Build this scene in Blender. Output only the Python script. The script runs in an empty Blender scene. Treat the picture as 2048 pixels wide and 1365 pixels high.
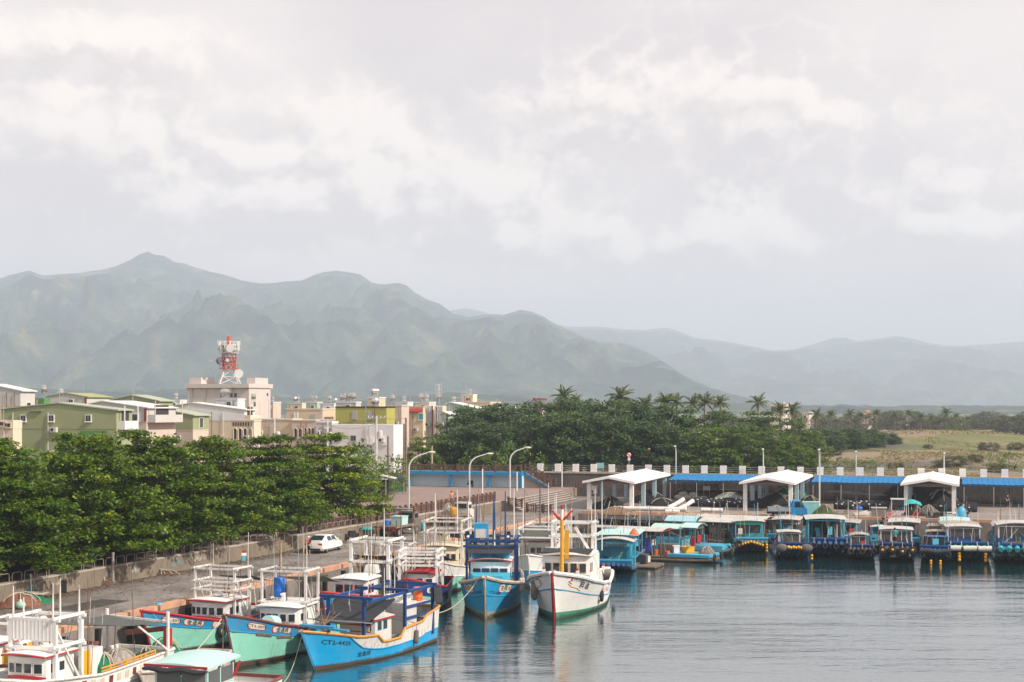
import bpy, bmesh, math, random
from math import sin, cos, pi, sqrt, atan2, radians, floor
from mathutils import Vector, Matrix, noise

# ------------------------------------------------------------------ camera, sky, sun, exposure
SC = bpy.context.scene
COL = SC.collection
F, CX, HY, HC = 2900.0, 1024.0, 815.0, 14.0      # focal length in photo pixels, principal column, horizon row, eye height
cam = bpy.data.cameras.new('camera')
cam.sensor_width = 36.0
cam.lens = F / 2048 * 36.0
cam.shift_y = (HY - 682.5) / 2048
cam.clip_start, cam.clip_end = 0.5, 40000
camo = bpy.data.objects.new('camera', cam)
COL.objects.link(camo)
camo.location = (0, 0, HC)
camo.rotation_euler = (radians(90), 0, 0)
SC.camera = camo

SUN_AZ, SUN_EL = radians(121), radians(37)       # azimuth clockwise from the viewing direction (+Y)
wd = bpy.data.worlds.new('World')
SC.world = wd
wd.use_nodes = True
wd.cycles.sampling_method = 'MANUAL'
wd.cycles.sample_map_resolution = 256
def build_sky():
    nt = wd.node_tree
    N, L = nt.nodes, nt.links
    N.clear()
    out = N.new('ShaderNodeOutputWorld')
    bg = N.new('ShaderNodeBackground')
    bg.inputs['Strength'].default_value = 0.1
    L.new(bg.outputs[0], out.inputs[0])
    sky = N.new('ShaderNodeTexSky')
    sky.sky_type = 'NISHITA'
    sky.sun_disc = False
    sky.sun_elevation = SUN_EL
    sky.sun_rotation = SUN_AZ
    sky.dust_density = 2.0
    tc = N.new('ShaderNodeTexCoord')
    sep = N.new('ShaderNodeSeparateXYZ')
    L.new(tc.outputs['Generated'], sep.inputs[0])
    def M(op, a, b=None, c=None):
        n = N.new('ShaderNodeMath'); n.operation = op
        for i, v in enumerate((a, b, c)):
            if v is None: continue
            if isinstance(v, (int, float)): n.inputs[i].default_value = v
            else: L.new(v, n.inputs[i])
        return n.outputs[0]
    def ramp(v, lo, hi, smooth=True):
        n = N.new('ShaderNodeMapRange'); n.interpolation_type = 'SMOOTHSTEP' if smooth else 'LINEAR'
        L.new(v, n.inputs[0]); n.inputs[1].default_value = lo; n.inputs[2].default_value = hi
        return n.outputs[0]
    def mixc(f, a, b):
        n = N.new('ShaderNodeMix'); n.data_type = 'RGBA'
        L.new(f, n.inputs[0])
        for s, v in ((n.inputs[6], a), (n.inputs[7], b)):
            if isinstance(v, tuple): s.default_value = (*v, 1)
            else: L.new(v, s)
        return n.outputs[2]
    az = M('ARCTAN2', sep.outputs[0], sep.outputs[1])
    el = M('ARCSINE', sep.outputs[2])
    def coords(sx, sy, ox, oy, seed):
        n = N.new('ShaderNodeCombineXYZ')
        L.new(M('MULTIPLY_ADD', az, sx, ox), n.inputs[0])
        L.new(M('MULTIPLY_ADD', el, sy, oy), n.inputs[1])
        n.inputs[2].default_value = seed
        return n.outputs[0]
    def fbm(vec, scale, detail, rough, dist=0.0, kind='FBM'):
        n = N.new('ShaderNodeTexNoise')
        n.inputs['Scale'].default_value = scale; n.inputs['Detail'].default_value = detail
        n.inputs['Roughness'].default_value = rough; n.inputs['Distortion'].default_value = dist
        L.new(vec, n.inputs['Vector'])
        return n.outputs[0]
    # heaped cumulus: a density field sampled twice, the second time towards the light, for the lit edges
    HEAPS = [(-.112, .172, .050, .045, .34), (-.155, .135, .120, .032, .34), (-.008, .145, .032, .026, .30), (.030, .112, .10, .022, .24), (-.300, .180, .085, .030, .30), (-.290, .238, .10, .022, .22), (.150, .115, .055, .024, .26), (.290, .120, .050, .030, .22), (.10, .20, .12, .03, .14)]
    def cumulus(ox, oy, sc, seed, det):
        c = coords(1.0, 1.15, ox, oy, seed)
        big = fbm(c, sc, 1.0, 0.4)
        puff = fbm(c, sc * 5.0, det, 0.56, 0.0)
        bil = M('ABSOLUTE', M('SUBTRACT', puff, 0.5))
        d = M('MULTIPLY_ADD', bil, -0.8, M('MULTIPLY_ADD', puff, 0.2, M('MULTIPLY', big, 0.5)))
        for a0, e0, w, h, k in HEAPS:                              # the large heaps standing over the range
            x = M('MULTIPLY', M('ADD', az, ox - a0), 1.0 / w); y = M('MULTIPLY', M('ADD', el, oy / 1.15 - e0), 1.0 / h)
            q = M('MULTIPLY_ADD', x, x, M('MULTIPLY', y, y))
            d = M('MULTIPLY_ADD', M('POWER', 2.7183, M('MULTIPLY', q, -1.0)), k, d)
        return d
    d0 = cumulus(0.0, 0.0, 3.6, 5.3, 6)
    d1 = cumulus(0.009, 0.016, 3.6, 5.3, 3)
    lit = ramp(M('SUBTRACT', d0, d1), -0.08, 0.12)
    body = ramp(d0, 0.33, 0.50)
    veil = fbm(coords(1.0, 2.0, 3.1, 0.0, 9.0), 3.2, 4, 0.55)
    thin = ramp(veil, 0.36, 0.64)
    # colours are for the strength of 0.1 above
    cum = mixc(lit, (6.1, 5.4, 5.25), (9.6, 8.5, 7.65))
    sheet = mixc(thin, (6.1, 5.45, 5.4), (7.6, 6.75, 6.4))
    base = mixc(ramp(veil, 0.20, 0.36), mixc(ramp(el, -0.2, 0.9), (6.3, 6.7, 7.6), sky.outputs[0]), sheet)
    col = mixc(M('MULTIPLY', body, 0.75), base, cum)
    low = ramp(el, 0.11, 0.03)                                    # the cloud base thickens towards the horizon
    col = mixc(M('MULTIPLY', low, 0.75), col, (5.7, 4.45, 4.1))
    L.new(col, bg.inputs['Color'])
build_sky()

sun = bpy.data.lights.new('sun', 'SUN')
sun.energy = 4.3
sun.angle = radians(3.0)
sun.color = (1.0, 0.90, 0.77)
suno = bpy.data.objects.new('sun', sun)
COL.objects.link(suno)
sd = Vector((sin(SUN_AZ) * cos(SUN_EL), cos(SUN_AZ) * cos(SUN_EL), sin(SUN_EL)))
suno.rotation_euler = sd.to_track_quat('Z', 'Y').to_euler()
suno.location = (60, -60, 80)

SC.view_settings.view_transform = 'Standard'
SC.view_settings.look = 'None'
SC.view_settings.exposure = 0.45
SC.view_settings.gamma = 1.0
SC.view_settings.use_curve_mapping = False
SC.cycles.use_denoising = True
SC.cycles.volume_bounces = 1
SC.cycles.max_bounces = 6
SC.cycles.transparent_max_bounces = 12
SC.cycles.caustics_reflective = False
SC.cycles.caustics_refractive = False

# ------------------------------------------------------------------ helpers
R = random.Random(7)
def G(px, py, z=2.0):
    """the point at height z that stands at photo pixel (px, py)"""
    Y = (HC - z) * F / (py - HY)
    return Vector(((px - CX) * Y / F, Y, z))
def A(px, py, Y):
    """the point at distance Y that stands at photo pixel (px, py)"""
    return Vector(((px - CX) * Y / F, Y, HC - (py - HY) * Y / F))

class MB:
    """collects faces; build() links them as one mesh object"""
    def __init__(s): s.v = []; s.f = []; s.mi = []; s.m = 0
    def add(s, vs, fs):
        o = len(s.v)
        s.v += [tuple(x) for x in vs]
        for f in fs:
            s.f.append([i + o for i in f]); s.mi.append(s.m)
        return s
    def box(s, x, y, z, sx, sy, sz, rz=0.0, top=1.0):
        """centre of the bottom face at x, y, z; top scales the upper face"""
        c, n = cos(rz), sin(rz)
        vs = []
        for k, q in ((0, 1.0), (1, top)):
            for ax, ay in ((-1, -1), (1, -1), (1, 1), (-1, 1)):
                dx, dy = ax * sx / 2 * q, ay * sy / 2 * q
                vs.append((x + dx * c - dy * n, y + dx * n + dy * c, z + k * sz))
        return s.add(vs, [(3, 2, 1, 0), (4, 5, 6, 7), (0, 1, 5, 4), (1, 2, 6, 5), (2, 3, 7, 6), (3, 0, 4, 7)])
    def beam(s, p, q, w, h=None):
        p, q = Vector(p), Vector(q)
        h = h or w
        d = q - p
        if d.length < 1e-6: return s
        d.normalize()
        up = Vector((0, 0, 1)) if abs(d.z) < 0.95 else Vector((0, 1, 0))
        a = d.cross(up).normalized() * w / 2
        b = a.cross(d).normalized() * h / 2
        vs = [p - a - b, p + a - b, p + a + b, p - a + b, q - a - b, q + a - b, q + a + b, q - a + b]
        return s.add(vs, [(3, 2, 1, 0), (4, 5, 6, 7), (0, 1, 5, 4), (1, 2, 6, 5), (2, 3, 7, 6), (3, 0, 4, 7)])
    def tube(s, pts, r, n=6, caps=True):
        pts = [Vector(p) for p in pts]
        k = len(pts)
        rs = r if isinstance(r, (list, tuple)) else [r] * k
        vs = []
        ref = None
        for i, p in enumerate(pts):
            t = (pts[min(i + 1, k - 1)] - pts[max(i - 1, 0)])
            t = t.normalized() if t.length > 1e-9 else Vector((0, 0, 1))
            if ref is None:
                ref = Vector((0, 0, 1)) if abs(t.z) < 0.9 else Vector((1, 0, 0))
            a = t.cross(ref).normalized()
            ref = a.cross(t).normalized()
            for j in range(n):
                w = 2 * pi * j / n
                vs.append(p + (a * cos(w) + ref * sin(w)) * rs[i])
        fs = []
        for i in range(k - 1):
            for j in range(n):
                j2 = (j + 1) % n
                fs.append((i * n + j, i * n + j2, (i + 1) * n + j2, (i + 1) * n + j))
        if caps:
            fs.append(tuple(range(n - 1, -1, -1)))
            fs.append(tuple((k - 1) * n + j for j in range(n)))
        return s.add(vs, fs)
    def lathe(s, prof, n=12, c=(0, 0, 0)):
        vs = []
        for r, z in prof:
            for j in range(n):
                w = 2 * pi * j / n
                vs.append((c[0] + r * cos(w), c[1] + r * sin(w), c[2] + z))
        fs = []
        for i in range(len(prof) - 1):
            for j in range(n):
                j2 = (j + 1) % n
                fs.append((i * n + j, i * n + j2, (i + 1) * n + j2, (i + 1) * n + j))
        fs.append(tuple(range(n - 1, -1, -1)))
        fs.append(tuple((len(prof) - 1) * n + j for j in range(n)))
        return s.add(vs, fs)
    def ball(s, c, r, n=8, m=5, sq=(1, 1, 1)):
        vs = [(c[0], c[1], c[2] - r * sq[2])]
        for i in range(1, m):
            t = -pi / 2 + pi * i / m
            for j in range(n):
                w = 2 * pi * j / n
                vs.append((c[0] + r * sq[0] * cos(t) * cos(w), c[1] + r * sq[1] * cos(t) * sin(w), c[2] + r * sq[2] * sin(t)))
        vs.append((c[0], c[1], c[2] + r * sq[2]))
        fs = [(0, 1 + (j + 1) % n, 1 + j) for j in range(n)]
        for i in range(m - 2):
            for j in range(n):
                j2 = (j + 1) % n
                fs.append((1 + i * n + j, 1 + i * n + j2, 1 + (i + 1) * n + j2, 1 + (i + 1) * n + j))
        t = len(vs) - 1
        fs += [(1 + (m - 2) * n + j, 1 + (m - 2) * n + (j + 1) % n, t) for j in range(n)]
        return s.add(vs, fs)
    def torus(s, c, r, q, axis='y', n=14, m=7):
        vs, fs = [], []
        for i in range(n):
            w = 2 * pi * i / n
            for j in range(m):
                t = 2 * pi * j / m
                a, b, h = (r + q * cos(t)) * cos(w), (r + q * cos(t)) * sin(w), q * sin(t)
                p = {'y': (a, h, b), 'x': (h, a, b), 'z': (a, b, h)}[axis]
                vs.append((c[0] + p[0], c[1] + p[1], c[2] + p[2]))
        for i in range(n):
            for j in range(m):
                i2, j2 = (i + 1) % n, (j + 1) % m
                fs.append((i * m + j, i2 * m + j, i2 * m + j2, i * m + j2))
        return s.add(vs, fs)
    def prism(s, poly, z0, z1):
        n = len(poly)
        vs = [(p[0], p[1], z0) for p in poly] + [(p[0], p[1], z1) for p in poly]
        fs = [tuple(range(n - 1, -1, -1)), tuple(range(n, 2 * n))]
        fs += [(i, (i + 1) % n, n + (i + 1) % n, n + i) for i in range(n)]
        return s.add(vs, fs)
    def slab(s, poly, off):
        """a planar polygon of 3-D points thickened by the vector off"""
        n = len(poly)
        off = Vector(off)
        vs = [Vector(p) for p in poly] + [Vector(p) + off for p in poly]
        fs = [tuple(range(n - 1, -1, -1)), tuple(range(n, 2 * n))]
        fs += [(i, (i + 1) % n, n + (i + 1) % n, n + i) for i in range(n)]
        return s.add(vs, fs)
    def sheet(s, fn, nu, nv, th=0.03):
        """a thin two-sided sheet from fn(u, v) with u, v in 0..1"""
        vs = [Vector(fn(i / nu, j / nv)) for i in range(nu + 1) for j in range(nv + 1)]
        k = len(vs)
        w = nv + 1
        fs = []
        for i in range(nu):
            for j in range(nv):
                a = i * w + j
                fs.append((a, a + w, a + w + 1, a + 1))
        lo = [v - Vector((0, 0, th)) for v in vs]
        f2 = [tuple(k + x for x in reversed(f)) for f in fs]
        rim = [i * w for i in range(nu + 1)] + [nu * w + j for j in range(1, nv + 1)] + [i * w + nv for i in range(nu - 1, -1, -1)] + [j for j in range(nv - 1, 0, -1)]
        f3 = [(rim[i], k + rim[i], k + rim[(i + 1) % len(rim)], rim[(i + 1) % len(rim)]) for i in range(len(rim))]
        return s.add(vs + lo, fs + f2 + f3)
    def mesh(s, name, mats, smooth=False):
        me = bpy.data.meshes.new(name)
        me.from_pydata(s.v, [], s.f)
        for m in (mats if isinstance(mats, (list, tuple)) else [mats]): me.materials.append(m)
        if any(s.mi): me.polygons.foreach_set('material_index', s.mi)
        if smooth:
            me.polygons.foreach_set('use_smooth', [True] * len(me.polygons))
            if smooth != 'all': 
                try: me.set_sharp_from_angle(angle=radians(40))
                except Exception: pass
        me.update()
        return me
    def build(s, name, mats, parent=None, smooth=False, loc=None, rz=0.0):
        return link(name, s.mesh(name, mats, smooth), parent, loc, rz)

def link(name, me, parent=None, loc=None, rz=0.0):
    o = bpy.data.objects.new(name, me)
    COL.objects.link(o)
    if parent is not None: o.parent = parent
    if loc is not None: o.location = loc
    if rz: o.rotation_euler = (0, 0, rz)
    return o
def tag(o, label=None, cat=None, group=None, kind=None):
    if label: o['label'] = label
    if cat: o['category'] = cat
    if group: o['group'] = group
    if kind: o['kind'] = kind
    return o
def thing(name, label, cat, loc=(0, 0, 0), rz=0.0, group=None, scale=None):
    o = bpy.data.objects.new(name, None)
    o.empty_display_size = 0.3
    COL.objects.link(o)
    o.location = loc
    o.rotation_euler = (0, 0, rz)
    if scale: o.scale = scale if isinstance(scale, tuple) else (scale,) * 3
    return tag(o, label, cat, group)
def dup(root, loc, rz=0.0, label=None, group=None, scale=None):
    r = root.copy(); COL.objects.link(r)
    r.location = loc; r.rotation_euler = (0, 0, rz)
    if scale: r.scale = scale if isinstance(scale, tuple) else (scale,) * 3
    if label: r['label'] = label
    if group: r['group'] = group
    for ch in list(root.children):
        c = ch.copy(); COL.objects.link(c); c.parent = r
        for g in ch.children:
            d = g.copy(); COL.objects.link(d); d.parent = c
    return r

# ------------------------------------------------------------------ materials
MATS = {}
def nodes(name):
    m = bpy.data.materials.new(name)
    m.use_nodes = True
    nt = m.node_tree
    b = nt.nodes['Principled BSDF']
    return m, nt.nodes, nt.links, b
def mat(name, col=None, rough=0.6, metal=0.0, var=0.10, scale=1.2, dirt=0.0, dirtcol=(0.10, 0.07, 0.05), streak=False, bump=0.0, bscale=20.0, spec=0.4, ribs=None):
    """painted / cast surface: blotchy colour variation, rust or dirt patches, fine relief, optional corrugation ribs"""
    if name in MATS: return MATS[name]
    m, N, L, b = nodes(name)
    b.inputs['Roughness'].default_value = rough
    b.inputs['Metallic'].default_value = metal
    b.inputs['Specular IOR Level'].default_value = spec
    tc = N.new('ShaderNodeTexCoord')
    vec = tc.outputs['Object']
    n1 = N.new('ShaderNodeTexNoise'); n1.inputs['Scale'].default_value = scale; n1.inputs['Detail'].default_value = 5
    L.new(vec, n1.inputs['Vector'])
    mx = N.new('ShaderNodeMix'); mx.data_type = 'RGBA'
    L.new(n1.outputs[0], mx.inputs[0])
    c = Vector(col)
    mx.inputs[6].default_value = (*[max(0, x * (1 - var * 1.6)) for x in c], 1)
    mx.inputs[7].default_value = (*[min(1, x * (1 + var * 1.6)) for x in c], 1)
    cur = mx.outputs[2]
    if dirt > 0:
        mp = N.new('ShaderNodeMapping')
        mp.inputs['Scale'].default_value = (4, 4, 0.5) if streak else (1, 1, 1)
        L.new(vec, mp.inputs[0])
        n2 = N.new('ShaderNodeTexNoise'); n2.inputs['Scale'].default_value = 1.7; n2.inputs['Detail'].default_value = 7; n2.inputs['Roughness'].default_value = 0.65
        L.new(mp.outputs[0], n2.inputs['Vector'])
        mr = N.new('ShaderNodeMapRange'); mr.inputs[1].default_value = 0.62 - dirt * 0.2; mr.inputs[2].default_value = 0.82 - dirt * 0.2
        L.new(n2.outputs[0], mr.inputs[0])
        ml = N.new('ShaderNodeMath'); ml.operation = 'MULTIPLY'; ml.inputs[1].default_value = min(0.85, 0.35 + dirt)
        L.new(mr.outputs[0], ml.inputs[0])
        m2 = N.new('ShaderNodeMix'); m2.data_type = 'RGBA'
        L.new(ml.outputs[0], m2.inputs[0]); L.new(cur, m2.inputs[6]); m2.inputs[7].default_value = (*dirtcol, 1)
        cur = m2.outputs[2]
    L.new(cur, b.inputs['Base Color'])
    if bump or ribs:
        if ribs:
            w = N.new('ShaderNodeTexWave'); w.wave_type = 'BANDS'; w.bands_direction = ribs[0]
            w.inputs['Scale'].default_value = ribs[1]; L.new(vec, w.inputs['Vector'])
            src = w.outputs[1]; st = ribs[2]; ds = 0.05
        else:
            n3 = N.new('ShaderNodeTexNoise'); n3.inputs['Scale'].default_value = bscale; n3.inputs['Detail'].default_value = 4
            L.new(vec, n3.inputs['Vector']); src = n3.outputs[0]; st = bump; ds = 0.05
        bp = N.new('ShaderNodeBump'); bp.inputs['Strength'].default_value = st; bp.inputs['Distance'].default_value = ds
        L.new(src, bp.inputs['Height']); L.new(bp.outputs[0], b.inputs['Normal'])
    MATS[name] = m
    return m
def leafmat(name, cols, rough=0.5, trans=0.25):
    """foliage: every leaf face (its own island) takes its own shade from the ramp"""
    if name in MATS: return MATS[name]
    m, N, L, b = nodes(name)
    g = N.new('ShaderNodeNewGeometry')
    cr = N.new('ShaderNodeValToRGB')
    e = cr.color_ramp.elements
    for i, c in enumerate(cols):
        p = i / (len(cols) - 1)
        if i < 2: e[i].position = p; e[i].color = (*c, 1)
        else:
            x = e.new(p); x.color = (*c, 1)
    # shade varies by spray (a noise through the crown), a little by leaf and by tree
    tc = N.new('ShaderNodeTexCoord')
    n1 = N.new('ShaderNodeTexNoise'); n1.inputs['Scale'].default_value = 1.1; n1.inputs['Detail'].default_value = 3
    L.new(tc.outputs['Object'], n1.inputs['Vector'])
    mr = N.new('ShaderNodeMapRange'); mr.inputs[1].default_value = .30; mr.inputs[2].default_value = .72; mr.inputs[4].default_value = .62
    L.new(n1.outputs[0], mr.inputs[0])
    oi = N.new('ShaderNodeObjectInfo')
    sb = N.new('ShaderNodeMath'); sb.operation = 'MULTIPLY_ADD'; sb.inputs[1].default_value = .30
    L.new(g.outputs['Random Per Island'], sb.inputs[0]); L.new(mr.outputs[0], sb.inputs[2])
    ad = N.new('ShaderNodeMath'); ad.operation = 'MULTIPLY_ADD'; ad.inputs[1].default_value = .22
    L.new(oi.outputs['Random'], ad.inputs[0]); L.new(sb.outputs[0], ad.inputs[2])
    L.new(ad.outputs[0], cr.inputs[0])
    L.new(cr.outputs[0], b.inputs['Base Color'])
    b.inputs['Roughness'].default_value = rough
    b.inputs['Specular IOR Level'].default_value = 0.35
    tr = N.new('ShaderNodeBsdfTranslucent'); L.new(cr.outputs[0], tr.inputs[0])
    ms = N.new('ShaderNodeMixShader'); ms.inputs[0].default_value = trans
    L.new(b.outputs[0], ms.inputs[1]); L.new(tr.outputs[0], ms.inputs[2])
    L.new(ms.outputs[0], N['Material Output'].inputs[0])
    MATS[name] = m
    return m
def glassmat(name, col=(0.02, 0.03, 0.035), rough=0.08):
    if name in MATS: return MATS[name]
    m, N, L, b = nodes(name)
    b.inputs['Base Color'].default_value = (*col, 1)
    b.inputs['Roughness'].default_value = rough
    b.inputs['Specular IOR Level'].default_value = 0.6
    MATS[name] = m
    return m
# ------------------------------------------------------------------ the setting: water, ground, mountains, air
SD = Vector((0.3556, 0.9346, 0))                 # direction of the left dock and of the streets of the town
SN = Vector((0.9346, -0.3556, 0))                # from the town towards the water
QE = Vector((0.955, -0.297, 0))                  # along the far quay, to the right
QD = Vector((0.297, 0.955, 0))                   # from the far quay inland
CORNER = Vector((7.5, 163.8, 0))
def wall_x(Y): return -27.2 + 0.3805 * (Y - 98.6)          # foot of the left retaining wall
def edge_x(Y): return -22.0 + 0.3605 * (Y - 82)            # edge of the left dock
def quay(t, d): return CORNER + QE * t + QD * d            # t along the far quay edge, d inland of it

def water_material():
    m, N, L, b = nodes('harbour water')
    b.inputs['Base Color'].default_value = (0.008, 0.048, 0.055, 1)
    b.inputs['Roughness'].default_value = 0.04
    b.inputs['IOR'].default_value = 1.5
    tc = N.new('ShaderNodeTexCoord')
    def wv(scale, sx, sy, det, rough):
        mp = N.new('ShaderNodeMapping'); mp.inputs['Scale'].default_value = (sx, sy, 1); mp.inputs['Rotation'].default_value = (0, 0, 0.12)
        L.new(tc.outputs['Object'], mp.inputs[0])
        n = N.new('ShaderNodeTexNoise'); n.inputs['Scale'].default_value = scale; n.inputs['Detail'].default_value = det; n.inputs['Roughness'].default_value = rough
        L.new(mp.outputs[0], n.inputs['Vector'])
        return n.outputs[0]
    a = wv(1.0, 0.16, 0.62, 3, 0.5)
    c = wv(3.0, 0.45, 1.0, 3, 0.55)
    gate = wv(0.05, 0.6, 1.6, 2, 0.5)                  # calm and ruffled areas
    mr = N.new('ShaderNodeMapRange'); mr.inputs[1].default_value = 0.38; mr.inputs[2].default_value = 0.66; mr.inputs[3].default_value = 0.45; mr.inputs[4].default_value = 1.15
    L.new(gate, mr.inputs[0])
    s = N.new('ShaderNodeMath'); s.operation = 'MULTIPLY_ADD'; s.inputs[1].default_value = 0.35
    L.new(c, s.inputs[0]); L.new(a, s.inputs[2])
    s2 = N.new('ShaderNodeMath'); s2.operation = 'MULTIPLY'
    L.new(s.outputs[0], s2.inputs[0]); L.new(mr.outputs[0], s2.inputs[1])
    bp = N.new('ShaderNodeBump'); bp.inputs['Strength'].default_value = 0.5; bp.inputs['Distance'].default_value = 0.17
    L.new(s2.outputs[0], bp.inputs['Height']); L.new(bp.outputs[0], b.inputs['Normal'])
    gl = N.new('ShaderNodeBsdfGlossy'); gl.inputs['Roughness'].default_value = 0.06; L.new(bp.outputs[0], gl.inputs['Normal'])
    ms = N.new('ShaderNodeMixShader'); ms.inputs[0].default_value = 0.48
    L.new(b.outputs[0], ms.inputs[1]); L.new(gl.outputs[0], ms.inputs[2]); L.new(ms.outputs[0], N['Material Output'].inputs[0])
    return m
mb = MB()
nx, ny = 1, 1
mb.add([(-120, -60, 0), (160, -60, 0), (160, 176, 0), (-120, 176, 0)], [(0, 1, 2, 3)])
water = tag(mb.build('water', water_material()), kind='structure')

def ground_material():
    m, N, L, b = nodes('far ground')
    b.inputs['Roughness'].default_value = 0.95
    tc = N.new('ShaderNodeTexCoord')
    n = N.new('ShaderNodeTexNoise'); n.inputs['Scale'].default_value = 0.01; n.inputs['Detail'].default_value = 8
    L.new(tc.outputs['Object'], n.inputs['Vector'])
    cr = N.new('ShaderNodeValToRGB')
    cr.color_ramp.elements[0].position = 0.35; cr.color_ramp.elements[0].color = (0.045, 0.075, 0.03, 1)
    cr.color_ramp.elements[1].position = 0.65; cr.color_ramp.elements[1].color = (0.16, 0.15, 0.09, 1)
    L.new(n.outputs[0], cr.inputs[0]); L.new(cr.outputs[0], b.inputs['Base Color'])
    return m
# one ground sheet: sea bed under the harbour, terrace level under the town, and on to the horizon
def ground_z(x, y):
    if y < 70 and x > wall_x(y): return -4.0
    lim = CORNER.y + (x - CORNER.x) * QE.y / QE.x
    if x > edge_x(y) - 1.5 and y < lim + 1.5: return -4.0
    if x < wall_x(y) - 9.0: return 2.9
    if y < lim + 38: return 1.3
    return 3.3
ys = [-60, 0, 40, 60] + [70 + 4 * i for i in range(34)] + [206, 215, 230, 250, 280, 320, 380, 450, 600, 800, 1200, 2000, 3500, 6000, 9000, 14000]
xs = [-14000, -8000, -4000, -2000, -1000, -500, -250, -150, -100, -80, -60] + [-50 + 3 * i for i in range(50)] + [104, 120, 150, 200, 300, 500, 1000, 2000, 4000, 8000, 14000]
mb = MB()
vs = [(x, y, ground_z(x, y)) for y in ys for x in xs]
w = len(xs)
mb.add(vs, [(j * w + i, j * w + i + 1, (j + 1) * w + i + 1, (j + 1) * w + i) for j in range(len(ys) - 1) for i in range(w - 1)])
tag(mb.build('ground', ground_material()), kind='structure')

# mountains: a near range on the left and a farther one on the right, built as terrain
def interp(tab, x):
    if x <= tab[0][0]: return tab[0][1]
    for (a, b), (c, d) in zip(tab, tab[1:]):
        if x <= c:
            t = (x - a) / (c - a)
            return b + (d - b) * t
    return tab[-1][1]
SKY_A = [(-500, 640), (-300, 590), (-120, 575), (-50, 560), (0, 556), (30, 547), (60, 541), (85, 551), (120, 548), (150, 546), (200, 540), (235, 531), (262, 519), (280, 508), (296, 503), (312, 510), (330, 512), (350, 524), (372, 527), (400, 537), (425, 544), (455, 551), (490, 562), (530, 567), (570, 563), (605, 560), (625, 551), (650, 543), (672, 541), (700, 545), (722, 549), (745, 566), (770, 569), (795, 565), (812, 569), (830, 585), (850, 597), (880, 607), (905, 626), (935, 634), (962, 629), (985, 627), (1010, 629), (1038, 620), (1062, 622), (1085, 631), (1105, 645), (1130, 656), (1165, 672), (1200, 683), (1240, 684), (1270, 692), (1310, 711), (1345, 735), (1380, 757), (1420, 775), (1470, 790), (1530, 803), (1600, 812), (1800, 818)]
SKY_B = [(700, 640), (850, 628), (905, 621), (930, 616), (960, 622), (1000, 634), (1060, 640), (1110, 650), (1150, 654), (1200, 653), (1240, 658), (1290, 660), (1330, 655), (1360, 663), (1390, 676), (1430, 680), (1470, 686), (1510, 694), (1545, 701), (1590, 699), (1630, 687), (1665, 676), (1690, 675), (1715, 682), (1745, 679), (1790, 672), (1820, 676), (1850, 684), (1890, 691), (1940, 690), (2000, 686), (2048, 683), (2150, 676), (2300, 690), (2600, 720)]
def mountain_material():
    m, N, L, b = nodes('forested slope')
    b.inputs['Roughness'].default_value = 0.95
    b.inputs['Specular IOR Level'].default_value = 0.05
    tc = N.new('ShaderNodeTexCoord')
    def nz(s, d, r=0.6):
        n = N.new('ShaderNodeTexNoise'); n.inputs['Scale'].default_value = s; n.inputs['Detail'].default_value = d; n.inputs['Roughness'].default_value = r
        L.new(tc.outputs['Object'], n.inputs['Vector']); return n.outputs[0]
    cr = N.new('ShaderNodeValToRGB')
    e = cr.color_ramp.elements
    e[0].position = 0.40; e[0].color = (0.010, 0.022, 0.020, 1)
    e[1].position = 0.54; e[1].color = (0.048, 0.072, 0.042, 1)
    x = e.new(0.66); x.color = (0.15, 0.14, 0.075, 1)
    L.new(nz(0.006, 10, 0.72), cr.inputs[0])
    m2 = N.new('ShaderNodeMapRange'); m2.inputs[1].default_value = 0.62; m2.inputs[2].default_value = 0.74
    L.new(nz(0.0035, 6, 0.7), m2.inputs[0])
    mx = N.new('ShaderNodeMix'); mx.data_type = 'RGBA'; mx.inputs[7].default_value = (0.24, 0.17, 0.12, 1)
    mm = N.new('ShaderNodeMath'); mm.operation = 'MULTIPLY'; mm.inputs[1].default_value = 0.6; L.new(m2.outputs[0], mm.inputs[0])
    L.new(mm.outputs[0], mx.inputs[0]); L.new(cr.outputs[0], mx.inputs[6])
    L.new(mx.outputs[2], b.inputs['Base Color'])
    bp = N.new('ShaderNodeBump'); bp.inputs['Strength'].default_value = 1.0; bp.inputs['Distance'].default_value = 14
    L.new(nz(0.03, 6, 0.65), bp.inputs['Height']); L.new(bp.outputs[0], b.inputs['Normal'])
    return m
MM = mountain_material()
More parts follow.
